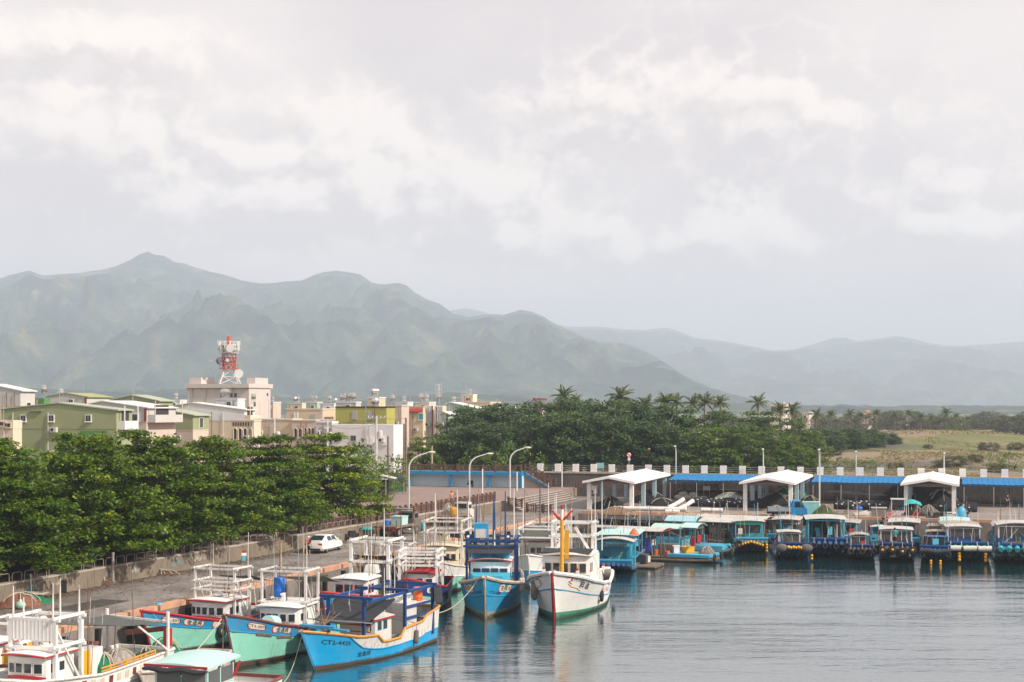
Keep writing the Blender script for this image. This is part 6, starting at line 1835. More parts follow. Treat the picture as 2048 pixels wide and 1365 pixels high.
for x in (4.9, 5.5):
    for sd in (-1, 1): MB().box(x, sd * 1.2, .4, .09, .09, 2.3).build('canopy_post', M_WOOD, r.t)
MB().box(5.6, .6, .41, 1.6, 1.2, 1.0).build('side_screen', M_WOOD, r.t)
MB().box(8.2, 0, .45, 4.0, 3.1, .26).build('bow_deck', P_SKYB, r.t)
for y in (-1.2, 1.0): 
    MB().torus((r.L + .1, y, .5), .24, .10, 'x').build('tyre_fender', M_BLACK, r.t, smooth='all')
basket(r.w((7.6, .3, .72)), 'yellow crate on the deck of the royal blue raft', M_FLOATY, .9, .5, .4)
basket(r.w((6.8, -.6, .72)), 'white tub on the deck beside the yellow crate', M_FOAMBOX, .6, .6)
heap(r.w((9.4, .3, .72)), 'tangled grey gear heap at the bow of the royal blue raft', mat('grey tangle', (.17, .15, .14), .95, var=.5, scale=7), 1.6, 1.6, .6, 41)
r3027 = r
r = Raft('bare wooden work raft with outboard rack in front of the royal blue raft', (12.9, 126.6), (.93, -.36), 7.4, 3.0, M_WOOD, up=.0, n=7, pr=.14)
MB().box(5.4, .3, .41, 1.6, 1.2, .7).build('storage_bin', paint('dark bin', (.05, .055, .06), .4), r.t)
for k in range(4): MB().tube([(1.5 + .5 * k, .4, .4), (1.2 + .6 * k, .3, 1.6), (1.5 + .5 * k, .1, 1.9)], .04, 5).build('outboard_bracket', M_STEEL, r.t)
r.floats([(3.0, -1.65, .35 - .2 * i) for i in range(2)], .16)
basket(r.w((1.2, .8, .41)), 'orange tub on the bare wooden raft', M_ORANGE, .7, .6)
heap(r.w((2.4, -.3, .41)), 'low heap of dark lines on the bare wooden raft', M_NETB, 1.4, 1.2, .5, 42)
r = Raft('light blue canopy raft with white curved awning behind the white boat', (8.3, 121.5), (-.20, -.98), 12.0, 3.4, P_PIPEB, rail=P_SKYB, up=.7)
r.canopy(3.0, 8.6, 3.2, 3.0, P_SKYB, P_AQUA, .05); r.canopy(8.0, 10.4, 2.9, 2.6, P_SKYB, P_ROOF, .3)
MB().box(6.0, 0, .41, 3.4, 2.8, 1.5).build('cabin_wall', paint('strong cyan cabin', (.01, .30, .48), .2, (.1, .2, .3)), r.t)
for x, y, z in ((3.0, 1.4, 5.6), (8.6, 1.0, 5.0)): r.pole(x, y, 2.6, z, P_HWHT)
heap(r.w((8.4, 1.5, 3.05)), 'orange cloth bundle on the edge of the light blue canopy', M_ORANGE, .8, .7, .5, 43, 'cloth_bundle', 'cloth')
r = Raft('cyan cabin raft with curved pale aqua roofs behind the royal blue one', (21.2, 138.0), HR, 10.5, 3.2, P_PIPEN, up=.3, n=7)
r.cabin(2.6, 5.6, 2.6, 2.3, P_SKYB, P_AQUA, sill=.62, camber=.35, nf=1); r.canopy(5.9, 7.0, 2.6, 2.5, M_WOOD, P_AQUA, .35, n=2, brace=False)
MB().box(8.2, 0, .41, 3.0, 2.9, .45).build('bow_box', P_SKYB, r.t); r.tyres(2, .4, .3)
wall_text('lettering', 'CTR-PT 3138', .25, M_WLET, r.t, (4.1, -1.33, 1.35), (radians(90), 0, 0))
r = Raft('sea green cabin raft with pale blue arched roof and upright slats', (24.6, 143.6), HR, 11.0, 3.2, P_PIPEN, up=.2, n=7)
r.cabin(1.6, 4.6, 2.6, 2.5, paint('sea green cabin', (.03, .40, .32), .2, (.05, .2, .2)), paint('pale blue arched roof', (.32, .55, .64), .2, (.3, .4, .4)), sill=.7, camber=.45, nf=1)
for sd in (-1, 1): MB().box(3.1, sd * 1.31, 1.0, 2.9, .02, .16).box(3.1, sd * 1.31, 1.55, 2.9, .02, .14).build('stripe', P_RAFT, r.t)
for k in range(6): MB().box(6.2 + .28 * k, -1.2, .41, .16, .06, 1.9).build('slat', M_WOOD, r.t)
r.canopy(5.4, 9.0, 2.8, 2.6, M_WOOD, P_ROOF, .3, curtain=M_TARPB); r.tyres(1, .5, .42)
barrel(r.w((5.3, -1.0, .41)), 'blue drum lying on the deck of the sea green raft', M_BARREL, .3, .8)
heap(r.w((9.4, .2, .41)), 'dark slumped net at the bow of the sea green raft', M_NETB, 1.8, 1.8, 1.0, 44)
r = Raft('dark cage raft under black netting at the corner of the quay', (17.2, 149.0), HR, 9.0, 3.8, P_PIPEK, up=.1, n=8)
r.canopy(.6, 8.2, 3.4, 2.4, M_RUST, M_TARPB, .05, n=4, curtain=M_NETB)
MB().box(4.2, .4, .42, 6.6, 2.2, 1.5).build('net_cage', M_NETB, r.t)
for k in range(5): MB().beam((1 + 1.6 * k, -1.8, .5), (1.6 + 1.5 * k, -.6, 4.2 - .3 * k), .07).build('spar', M_RUST if k % 2 else M_BIEGE, r.t)
r = Raft('long aqua roofed raft tied to the kerb behind the cage raft', (27.5, 149.4), HR, 9.0, 3.0, P_PIPEN, up=.1, n=7)
r.canopy(.8, 7.8, 2.7, 2.5, M_WOOD, P_ROOF, .2, n=4); r.cabin(2.0, 4.0, 2.2, 2.2, P_AQUA, P_AQUA, nf=1)

for r_, sc_ in zip(RAFTS[:8], (1.0, .93, 1.06, .84, 1.0, .9, 1.05, 1.1)):
    r_.t.scale = (1, sc_, sc_); r_.M = r_.M @ Matrix.Diagonal((1, sc_, sc_, 1))
# more rafts packed into the gaps behind the front row
for k, (x, y, hd, L, W, lb) in enumerate(((24.6, 149.6, (.90, -.43), 7.0, 2.4, 'low teal raft piled with nets against the kerb below the pickup'), (30.6, 143.6, (-.3, -.95), 7.5, 2.6, 'small navy raft wedged behind the open blue canopy'), (36.2, 141.4, (-.2, -.98), 7.5, 2.4, 'small raft with bare bamboo frame behind the arched roof'), (41.4, 141.2, (-.35, -.94), 8.0, 2.5, 'narrow blue raft with net racks behind the stepped cabins'), (21.0, 147.5, (.93, -.37), 6.0, 2.2, 'flat wooden raft with upright slats behind the sea green cabin'), (14.6, 142.2, (.90, -.43), 7.5, 2.6, 'light blue work raft behind the royal blue cabin'))):
    r = Raft(lb, (x, y), hd, L, W, (P_PIPEK, P_PIPEB, P_PIPEN)[k % 3], rail=(P_TEAL, P_NAVY, P_SKYB)[k % 3], up=.5, n=6)
    if k % 2 == 0: r.cabin(1.2, 2.8, W - .6, 1.9, (P_TEAL, P_RAFT, P_SKYB)[k % 3], (P_GREYR, P_TANR, P_AQUA)[k % 3], nf=1)
    else: r.canopy(.8, 4.2, W - .4, 2.1, M_BIEGE, (P_TANR, M_TARPG, P_GREYR)[k % 3], .05)
    heap(r.w((L * .62, 0, .41)), 'net pile on the ' + lb, (M_NETB, M_NETT, M_NETG)[k % 3], 2.0, 1.6, .9, 130 + k)
for i_ in (1, 2, 4, 5, 7):                                    # nets hung to dry over some bows
    r = RAFTS[i_]; rg = random.Random(i_)
    def fn(u, v, r=r, rg=i_): return (r.L * .93 + .28 * v + .1 * noise.noise((u * 5, v * 3, rg)), (u - .5) * r.W * .7 + .2 * (rg % 3 - 1), 1.75 - 1.1 * v * (.6 + .4 * noise.noise((u * 4, rg * 2.1, 0))) + .12 * (1 - (2 * u - 1) ** 2))
    MB().sheet(fn, 12, 6, .05).build('hung_net', (M_NETB, mat('faded brown net', (.13, .10, .08), .95, var=.4, scale=7), M_NETB)[i_ % 3], r.t, smooth=True)
# working clutter on every raft: leaning poles, lines, nets, tubs
for i, r in enumerate(RAFTS):
    rg = random.Random(100 + i)
    L, W = r.L, r.W
    for k in range(9):
        x, y = rg.uniform(.5, L * .8), rg.uniform(-.42, .42) * W
        h = rg.uniform(1.8, 4.4); dx, dy = rg.uniform(-.6, .6), rg.uniform(-.4, .4)
        MB().tube([(x, y, .4), (x + dx, y + dy, h)], [.03, .018], 5).build('pole', rg.choice([M_WOOD, M_BIEGE, M_STEEL, P_HWHT, M_RUST, P_SKYB]), r.t)
    for k in range(3):
        p, q = Vector((L * rg.uniform(.3, .6), rg.uniform(-.4, .4) * W, rg.uniform(2, 2.8))), Vector((L * rg.uniform(.86, .98), rg.uniform(-.45, .45) * W, rg.uniform(.9, 1.4)))
        MB().tube([p, p.lerp(q, .5) - Vector((0, 0, .2)), q], .014, 4).build('line', rg.choice([M_ROPE, M_DROPE]), r.t)
    for k in range(11):
        x, y = rg.uniform(L * .1, L * .86), rg.uniform(-.40, .40) * W
        kk = rg.randrange(4)
        if kk == 0: MB().ball((x, y, .55), .5, 9, 6, (1.2, .9, .65)).build('net_bundle', rg.choice([M_NETB, M_NETG, M_NETT, M_TARPG, M_NETB]), r.t, smooth=True)
        elif kk == 1: MB().box(x, y, .41, rg.uniform(.4, .9), rg.uniform(.35, .6), rg.uniform(.3, .7), rg.uniform(0, 3)).build('deck_box', rg.choice([P_SKYB, P_GREYW, M_WOOD, P_NAVY, M_FOAMBOX, M_ORANGE]), r.t)
        elif kk == 2: MB().lathe([(.2, 0), (.26, .45), (.27, .5)], 10, (x, y, .41)).build('bucket', rg.choice([M_BARREL, M_ORANGE, P_RED, P_TEAL]), r.t)
        else: MB().box(x, y, rg.uniform(.8, 1.6), .06, rg.uniform(.4, .8), rg.uniform(.4, .8), rg.uniform(0, 3)).build('hanging_cloth', rg.choice([P_RED, P_SKYB, M_TARPB, P_GREYW, M_TARPK]), r.t)
# ------------------------------------------------------------------ vehicles
M_TYRE = mat('tyre rubber', (.022, .022, .023), .8, var=.15)
M_RIM = mat('alloy rim', (.45, .45, .46), .35, metal=.7, var=.1)
M_TAIL = mat('red tail lamp', (.50, .02, .02), .25, var=.05)
def wheel(t, x, y, r, w, name='wheel'):
    o = MB().torus((0, 0, 0), r - w * .42, w * .46, 'y', 18, 8).build(name, M_TYRE, t, smooth='all', loc=(x, y, r))
    mb = MB(); 
    mb.tube([(0, -w * .36, 0), (0, w * .36, 0)], r * .62, 14); mb.build('rim', M_RIM, o)
    return o
def sedan(loc, rz, label):
    t = thing('car', label, 'car', loc, rz)
    white = mat('white car paint', (.78, .78, .77), .18, var=.02, spec=.6)
    # stations along the length: x, bottom, belt height, half width at sill, belt half width
    st = [(-2.32, .40, .74, .70, .66), (-2.26, .28, 1.00, .85, .74), (-1.9, .20, 1.00, .90, .82), (-1.0, .18, 1.00, .91, .88), (0, .17, .95, .91, .89), (1.0, .18, .92, .91, .88), (1.7, .20, .84, .89, .84), (2.1, .26, .72, .82, .74), (2.28, .36, .58, .66, .60)]
    vs, fs = [], []
    for x, zb, zt, ws, wb in st:
        h = zt - zb
        ring = [(-ws * .8, zb), (-ws, zb + h * .22), (-ws * 1.0, zb + h * .6), (-wb, zt - h * .05), (-wb * .7, zt + .015), (wb * .7, zt + .015), (wb, zt - h * .05), (ws * 1.0, zb + h * .6), (ws, zb + h * .22), (ws * .8, zb)]
        vs += [(x, y, z) for y, z in ring]
    n = 10
    for i in range(len(st) - 1):
        for j in range(n): fs.append((i * n + j, (i + 1) * n + j, (i + 1) * n + (j + 1) % n, i * n + (j + 1) % n))
    fs += [tuple(range(n)), tuple((len(st) - 1) * n + j for j in reversed(range(n)))]
    mb = MB(); mb.add(vs, fs); mb.build('body', white, t, smooth=True)
    gh = [(-1.88, .98, 1.00, .66, .66), (-1.45, .99, 1.18, .74, .60), (-.95, 1.00, 1.37, .80, .57), (-.45, .98, 1.43, .82, .57), (.2, .96, 1.43, .82, .57), (.65, .94, 1.36, .81, .59), (1.45, .88, .90, .74, .70)]
    vs, fs = [], []
    for x, zb, zt, wb, wt in gh:
        vs += [(x, -wb, zb), (x, -wt, zt), (x, -wt * .6, zt + .03), (x, wt * .6, zt + .03), (x, wt, zt), (x, wb, zb)]
    for i in range(len(gh) - 1):
        for j in range(6): fs.append((i * 6 + j, (i + 1) * 6 + j, (i + 1) * 6 + (j + 1) % 6, i * 6 + (j + 1) % 6))
    mb = MB(); mb.add(vs, fs); mb.build('cabin', white, t, smooth=True)
    MB().slab([(-1.80, -.60, 1.035), (-1.80, .60, 1.035), (-1.00, .50, 1.375), (-1.00, -.50, 1.375)], (-.015, 0, .03)).build('rear_window', M_PANE, t)
    MB().slab([(1.30, -.62, .95), (1.30, .62, .95), (.62, .54, 1.425), (.62, -.54, 1.425)], (.02, 0, .03)).build('windscreen', M_PANE, t)
    for sd in (-1, 1):
        for xa, xb in ((-1.05, -.25), (-.18, .62)):
            MB().slab([(xa, sd * .79, 1.03), (xb, sd * .80, 1.0), (xb - .06, sd * .63, 1.34), (xa + .15, sd * .625, 1.33)], (0, sd * .03, 0)).build('side_window', M_PANE, t)
        MB().box(-2.27, sd * .62, .70, .10, .34, .16).build('tail_lamp', M_TAIL, t)
        MB().box(.55, sd * .98, .98, .12, .18, .12).build('mirror', white, t)
        for x in (-1.38, 1.36): wheel(t, x, sd * .80, .33, .22)
    MB().box(-2.31, 0, .30, .06, 1.3, .14).build('bumper_insert', M_BLACK, t)
    MB().box(-2.30, 0, .62, .03, .42, .13).build('number_plate', mat('number plate', (.7, .7, .68), .5), t)
    return t
sedan(G(648, 1103) + Vector((0, 0, .004)), atan2(.93, .26), 'white sedan parked facing away by the low retaining wall')
def flatbed(loc, rz, label, cabm, loadfn):
    t = thing('flatbed_truck', label, 'truck', loc, rz)
    MB().box(-.4, 0, .62, 4.4, .9, .22).build('chassis', M_RUST, t)
    MB().box(-.6, 0, .86, 4.4, 2.15, .16).build('flatbed', M_WOOD, t)
    MB().box(-2.83, 0, .84, .06, 2.2, .20).build('tail_board', M_RUST, t)
    for sd in (-1, 1): MB().box(-2.82, sd * .85, .62, .08, .30, .18).build('tail_lamp', M_TAIL, t)
    o = MB().box(2.35, 0, .55, 1.4, 1.8, .85).build('cab', cabm, t)
    MB().box(2.2, 0, 1.40, 1.1, 1.7, .75, top=.88).build('cab_top', cabm, o)
    MB().box(1.62, 0, 1.55, .05, 1.3, .45).build('cab_window', M_PANE, o)
    for sd in (-1, 1): MB().box(2.2, sd * .82, 1.50, .7, .04, .42).build('cab_window', M_PANE, o)
    for x in (-1.7, 2.2):
        for sd in (-1, 1):
            wheel(t, x, sd * .82, .42, .26)
            if x < 0: wheel(t, x, sd * .52, .42, .26)
    loadfn(t)
    return t
def load1(t):
    for sd in (-1, 1): MB().tube([(1.3, sd * .95, 1.0), (1.3, sd * .95, 2.5)], .05, 6).build('rack_post', M_WOOD, t)
    MB().tube([(1.3, -1.2, 2.4), (1.3, 1.1, 2.4)], .07, 7).build('rack_bar', M_STEEL, t)
    MB().tube([(1.25, -1.2, 2.2), (1.25, -1.05, 2.6)], .16, 8).build('winch_drum', M_RUST, t)
    for sd in (-1, 1): MB().tube([(-2.5, sd * 1.0, .95), (-2.5, sd * 1.0, 1.6)], .04, 5).build('stake', M_RUST, t)
def load2(t):
    for x in (-1.8, 1.2):
        for sd in (-1, 1): MB().tube([(x, sd * .95, 1.0), (x, sd * .95, 2.6)], .04, 6).build('rack_post', M_RUST, t)
    for sd in (-1, 1): MB().tube([(-1.8, sd * .95, 2.55), (1.2, sd * .95, 2.55)], .035, 6).build('rack_bar', M_RUST, t)
    MB().box(-2.84, 0, .86, .07, 1.5, .08).build('reflector_strip', P_RED, t)
T1 = G(797, 1071); T2 = G(909, 1049)
flatbed(T1, atan2(.93, .36), 'flatbed truck with rack bar and pale blue box, nearer the car', paint('dull brown cab', (.16, .13, .11), .4), load1)
flatbed(T2, atan2(.93, .36), 'flatbed truck with tall stakes and yellow drum, near the railing', P_GREYW, load2)
def tl(T, p): return T + SD * p[0] + Vector((-SD.y, SD.x, 0)) * p[1] + Z3 * p[2]
t = thing('pale_blue_tank', 'pale blue tank box on the bed of the nearer flatbed truck', 'tank', tl(T1, (-.2, -.2, 1.025)), atan2(SD.y, SD.x))
MB().box(0, 0, 0, 1.3, 1.1, .75, top=1.04).build('tub', P_AQUA, t); MB().box(0, 0, .75, 1.42, 1.22, .07).build('lip', P_AQUA, t)
barrel(tl(T1, (-1.6, .5, 1.025)), 'blue tub on the bed of the nearer flatbed truck', M_BARREL, .28, .45)
barrel(tl(T2, (-1.2, -.4, 1.025)), 'yellow ochre drum on the bed of the farther flatbed truck', P_YEL, .36, .8)
heap(tl(T2, (-.6, .45, 1.025)), 'grey net sack on the bed of the farther flatbed truck', mat('grey sack', (.32, .31, .29), .9, var=.2), 1.4, .9, 1.2, 51)
def pickup(loc, rz, label):
    t = thing('pickup_truck', label, 'truck', loc, rz)
    bl = mat('blue truck paint', (.015, .22, .50), .35, var=.08, dirt=.2, dirtcol=(.1, .15, .2))
    side = [(.35, .45), (.35, 1.25), (.55, 1.95), (1.35, 1.95), (1.85, 1.25), (2.05, 1.05), (2.08, .45)]
    MB().slab([(x, -.80, z) for x, z in side], (0, 1.60, 0)).build('cab', bl, t)
    for sd in (-1, 1):
        MB().slab([(.75, sd * .805, 1.25), (1.70, sd * .805, 1.25), (1.32, sd * .805, 1.82), (.75, sd * .805, 1.82)], (0, sd * .012, 0)).build('side_window', M_PANE, t)
        MB().box(-.9, sd * .82, .80, 2.4, .05, .42).build('drop_side', mat('grey drop side', (.28, .34, .40), .6, var=.15, dirt=.4), t)
        MB().box(2.09, sd * .58, .75, .05, .28, .16).build('headlight', mat('headlight', (.7, .7, .68), .2), t)
        for x in (-1.3, 1.35): wheel(t, x, sd * .68, .32, .2)
    MB().slab([(1.38, -.70, 1.90), (1.38, .70, 1.90), (1.84, .72, 1.30), (1.84, -.72, 1.30)], (.02, 0, .015)).build('windscreen', M_PANE, t)
    MB().box(-.9, 0, .70, 2.5, 1.66, .10).build('bed', M_RUST, t); MB().box(-2.12, 0, .80, .05, 1.66, .42).build('tail_board', M_RUST, t)
    MB().box(-.2, 0, .50, 4.0, .8, .18).build('chassis', M_BLACK, t)
    MB().box(.32, 0, .8, .05, 1.6, 1.1).build('headboard', bl, t)
    return t
PK = G(1575, 1037)
pickup(PK, radians(-8), 'bright blue pickup truck parked side-on below the second shelter')
heap(PK + Vector((-1.2, .1, .82)), 'load of ropes and nets in the back of the blue pickup', mat('brown load', (.20, .12, .09), .95, var=.4, scale=6), 1.9, 1.3, .55, 52)
t = thing('storage_locker', 'pale turquoise storage locker behind the cab of the blue pickup', 'locker', G(1622, 1033), radians(-10))
MB().box(0, 0, 0, 1.75, 1.2, 1.55).build('body', P_AQUA, t)
for k in (-.44, .44): MB().box(k, -.61, .08, .82, .03, 1.38).build('door', paint('aqua door', (.26, .58, .60), .2, (.2, .4, .4)), t)
MB().box(0, 0, 1.55, 1.85, 1.3, .06).build('top', P_AQUA, t)
def scooter(loc, rz, label, m):
    t = thing('scooter', label, 'scooter', loc, rz)
    for x in (-.6, .62): wheel(t, x, 0, .24, .14)
    prof = [(-.85, .55), (-.75, .78), (-.15, .80), (-.02, .50), (.32, .42), (.42, .95), (.50, .95), (.62, .40), (.45, .30), (-.1, .28), (-.6, .35)]
    MB().slab([(x, -.15, z) for x, z in prof], (0, .30, 0)).build('body', m, t)
    MB().box(-.45, 0, .80, .65, .26, .08).build('seat', M_BLACK, t)
    MB().tube([(.45, 0, .9), (.42, 0, 1.05)], .035, 6).tube([(.40, -.33, 1.07), (.40, .33, 1.07)], .025, 6).build('handlebar', M_BLACK, t)
    for sd in (-1, 1): MB().tube([(.40, sd * .3, 1.07), (.42, sd * .34, 1.28)], .012, 4).ball((.42, sd * .35, 1.30), .06, 6, 4, (.3, 1, .8)).build('mirror', M_BLACK, t)
    return t
scooter(G(936, 974, PZ) , radians(150), 'dark scooter parked inside the middle bay of the blue platform', M_BLACK)
scooter(G(1866, 1042), radians(190), 'dark scooter leaning by the kerb left of the dark one with a windscreen', M_BLACK)
scooter(G(1884, 1040), radians(250), 'black scooter seen end-on by the kerb', mat('black gloss', (.02, .02, .022), .3))
scooter(G(1906, 1043), radians(10), 'pale grey scooter by the kerb beside the man in dark clothes', mat('grey gloss', (.35, .36, .37), .3))
SCB = G(1862, 1007)
scooter(SCB, radians(265), 'blue scooter ridden under the third shelter', mat('blue gloss', (.03, .10, .22), .3))
# red push carts by the kerb
for i, px in enumerate((1780, 1800, 1832)):
    t = thing('push_cart', ['red push cart nearest the grey kiosk', 'red push cart with pale handle in the middle', 'red push cart nearest the turquoise tarp'][i], 'cart', G(px, 1041), radians(20 + 15 * i), 'red push carts by the kerb')
    MB().tube([(-.7, -.25, .25), (.5, -.25, 1.0)], .05, 6).tube([(-.7, .25, .25), (.5, .25, 1.0)], .05, 6).build('shaft', P_RED, t)
    MB().box(-.55, 0, .22, .7, .6, .08).build('tray', P_RED, t); wheel(t, -.6, .32, .2, .1); wheel(t, -.6, -.32, .2, .1)
# grey kiosk
t = thing('glass_kiosk', 'grey framed kiosk box with dark glass left of the third shelter', 'kiosk', G(1796, 1030), radians(-14))
MB().box(0, 0, 0, 1.5, 1.2, .5).build('base', P_GREYW, t)
for x in (-.7, .7):
    for y in (-.55, .55): MB().box(x, y, .5, .1, .1, 1.2).build('post', P_GREYW, t)
MB().box(0, -.52, .5, 1.3, .04, 1.2).build('pane', M_PANE, t); MB().box(0, 0, 1.7, 1.6, 1.3, .12).build('roof', P_GREYW, t)
t = thing('concrete_block', 'square grey concrete tank on the quay left of the kiosk', 'tank', G(1758, 1036), radians(-14))
MB().box(0, 0, 0, 1.6, 1.4, 1.05).build('wall', mat('brownish concrete', (.22, .19, .17), .9, var=.15), t); MB().box(0, 0, 1.05, 1.7, 1.5, .08).build('rim', M_CAP, t)
# net heaps on the quay
for k, (px, py, m_, sx, sy, sz, lb) in enumerate((
    (1218, 1018, M_NETB, 4.2, 3, 1.5, 'black net heap spilling out of the first shelter'), (1300, 1006, M_NETB, 5, 3, 1.6, 'dark net mound behind the first shelter columns'), (1325, 1011, M_NETB, 4, 2.5, .9, 'low black net heap under the left end of the lean-to'),
    (1552, 1016, M_NETB, 6, 3, 1.9, 'large black net mound inside the second shelter'), (1567, 1006, M_NETG, 4.2, 2.4, 2.0, 'bright green net mound at the back of the second shelter'), (1598, 1008, M_NETG, 3, 2.2, 1.7, 'green net mound right of the second shelter column'), (1620, 1012, M_NETB, 3, 2.4, 1.3, 'black net heap beside the green mound'),
    (1835, 1012, M_NETB, 4.2, 3, 1.6, 'black net mound at the left inside the third shelter'), (1884, 1020, M_NETB, 5.2, 3.4, 2.6, 'tall black net mound inside the third shelter'), (1893, 1018, M_NETG, 2.2, 1.8, 1.5, 'dark green net against the tall mound in the third shelter'), (1822, 1030, M_NETB, 3.2, 2.2, 1.4, 'black net heap under the turquoise tarp'), (1857, 1032, mat('brown net', (.12, .10, .09), .95, var=.4, scale=6), 2.6, 2, 1.2, 'brownish net heap in front of the third shelter'),
    (1460, 1005, mat('grey green tarp', (.20, .24, .21), .8, var=.3), 6, 2.4, 1.3, 'grey green covered heap behind the first lean-to posts'), (1650, 1036, mat('weeds', (.06, .08, .03), .95, var=.4, scale=5), 3.2, 1.6, 1.5, 'weedy green tangle by the tall lamp and kerb'),
    (1235, 1030, mat('dry brown heap', (.20, .13, .09), .95, var=.4, scale=5), 5, 2, .9, 'dry brown brush heap by the first shelter'), (1385, 1035, mat('straw heap', (.36, .27, .18), .95, var=.3, scale=5), 5, 1.6, .6, 'straw coloured heap along the kerb'), (1190, 1016, M_NETT, 2, 1.4, .6, 'small teal net by the sign at the steps'),
    (40, 1213, mat('reddish net', (.20, .09, .06), .95, var=.4, scale=6), 2.6, 2.2, .8, 'reddish brown net heap at the left edge of the dock'), (60, 1205, M_NETG, 3.0, 2.0, .5, 'green net spread on the dock under a pale cloth'), (205, 1170, mat('brown debris', (.10, .06, .045), .95, var=.4), 1.8, 1.0, .7, 'brown debris heap at the foot of the wall by the pole'), (320, 1150, mat('brown debris', (.10, .06, .045), .95, var=.4), 3.6, .9, .4, 'long low debris heap along the foot of the wall'))):
    heap(G(px, py), lb, m_, sx, sy, sz, 60 + k)
tp = thing('tarpaulin', 'turquoise tarp thrown over the nets at the third shelter', 'tarp', G(1822, 1030) + Vector((0, -.2, .5)))
def rf(u, v): return ((u - .5) * 2.0, (v - .5) * 1.4, 1.05 + .35 * noise.noise((u * 3, v * 3, 1)) - 1.0 * (u - .5) ** 2 - .8 * (v - .5) ** 2)
MB().sheet(rf, 10, 8, .02).build('cloth', mat('turquoise cloth', (.03, .42, .42), .7, var=.2), tp, smooth=True)
tp = thing('tarpaulin', 'pale cloth sheet lying over the green net at the left edge', 'tarp', G(58, 1203) + Vector((0, 0, .42)))
def rf(u, v): return ((u - .5) * 2.2, (v - .5) * 1.1, .14 + .12 * noise.noise((u * 3, v * 3, 4)) - .3 * (u - .5) ** 2)
MB().sheet(rf, 10, 6, .02).build('cloth', mat('pale cloth', (.50, .45, .38), .8, var=.15), tp, smooth=True)
# long rows of stored black net bundles with white floats, in front of the seawall
nb = 0
for ta, tb in ((9.5, 22.0), (27.0, 33.0), (37.5, 43.0), (49.5, 66.0)):
    for row in range(3):
        t = thing('net_roll', ['black net roll with white floats, %s row from the water, %s stretch' % (ORD[row], ORD[nb])][0], 'net', quay(ta, 15.5 + 2.6 * row) + Z3 * DZ, atan2(QE.y, QE.x), 'stored net rolls before the seawall')
        ln = tb - ta; n = int(ln / .5)
        pts = [(ln * i / n, .12 * sin(i * 1.3 + row), .36 + .05 * sin(i * .9)) for i in range(n + 1)]
        MB().tube(pts, [.42 + .06 * noise.noise((i * .7, row * 3.1, nb)) for i in range(n + 1)], 8).build('net_tube', M_NETB, t, smooth='all')
        mb = MB()
        for i in range(int(ln / .62)):
            if R.random() < .75: mb.ball((.3 + .62 * i, -.34 + R.uniform(-.05, .05), .60 + R.uniform(-.12, .1)), .085, 6, 4, (1.6, 1, 1))
        o = mb.build('float_line', M_FLOATW, t); o['kind'] = 'stuff'
    nb += 1
# white foam logs
for k, (px, py, ang, ln, lb) in enumerate(((1300, 1022, -15, 8.5, 'long white foam log lying along the kerb'), (1352, 1019, 40, 2.6, 'white foam log tilted up at the end of the long one'), (1372, 1022, 35, 2.2, 'shorter tilted white foam log'), (1424, 1025, -12, 2.4, 'white foam log on top of another near the kerb'), (1345, 1028, -15, 1.6, 'stub of white foam log by the kerb'))):
    t = thing('foam_log', lb, 'foam log', G(px, py) + Z3 * .25, radians(ang))
    tip = .9 if k in (1, 2) else 0
    MB().tube([(-ln / 2, 0, 0), (0, 0, tip * .4), (ln / 2, 0, tip)], .24, 10).build('log', M_FLOATW, t, smooth=True)
    MB().torus((0, 0, tip * .4), .24, .03, 'x', 12, 5).build('band', M_DROPE, t)
# white sacks
for k, (dx, dz_, s_) in enumerate(((-1.5, 0, 1.0), (-.4, 0, 1.0), (.7, 0, .9), (-1.0, .5, .95), (.3, .45, .9), (1.6, 0, .85))):
    o = MB().ball((0, 0, .32 * s_), .62 * s_, 10, 7, (1.1, .75, .55)).build('white_sack', M_FLOATW, None, smooth=True, loc=G(1382, 1000) + QE * dx + Z3 * dz_, rz=R.uniform(-.4, .4))
    tag(o, ['white sack at the left end of the pile by the red gate', 'white sack second from the left on the ground', 'white sack third from the left on the ground', 'white sack lying on top at the left', 'white sack lying on top at the right', 'white sack at the right end of the pile'][k], 'sack', 'pile of white sacks')
# red barred gate and notice on the seawall behind the lean-to
t = thing('barred_gate', 'dull red barred gate against the seawall behind the first lean-to', 'gate', quay(17.4, 30.4) + Z3 * DZ, atan2(QE.y, QE.x))
for x in (0, 2.6): MB().box(x, 0, 0, .12, .12, 2.5).build('gate_post', P_RED, t)
for k in range(11): MB().box(.22 + .215 * k, 0, .1, .06, .05, 2.2).build('bar', mat('brownish red bar', (.14, .045, .04), .8), t)
MB().box(1.3, 0, 2.25, 2.5, .06, .08).box(1.3, 0, .1, 2.5, .06, .08).build('gate_rail', P_RED, t)
def board(p, w, h, z, label, m, post=True, rz=0.0, mark=None):
    t = thing('sign_board', label, 'sign', p, rz)
    MB().box(0, 0, z, w, .04, h).build('panel', m, t)
    if mark: MB().box(-.1, -.025, z + .1, w * .4, .01, h * .3).build('picture', mark, t)
    if post:
        for x in (-w * .4, w * .4): MB().tube([(x, .05, 0), (x, .05, z + h)], .035, 6).build('post', M_STEEL, t)
    return t
board(G(1413, 1000), .95, .6, 1.2, 'small white notice hanging on the red barred gate', M_WHITE, True, atan2(QE.y, QE.x))
board(G(1184, 1014), 1.25, .95, 1.6, 'white notice board on posts at the left of the first shelter', M_WHITE, True, radians(-12), M_TARPB)
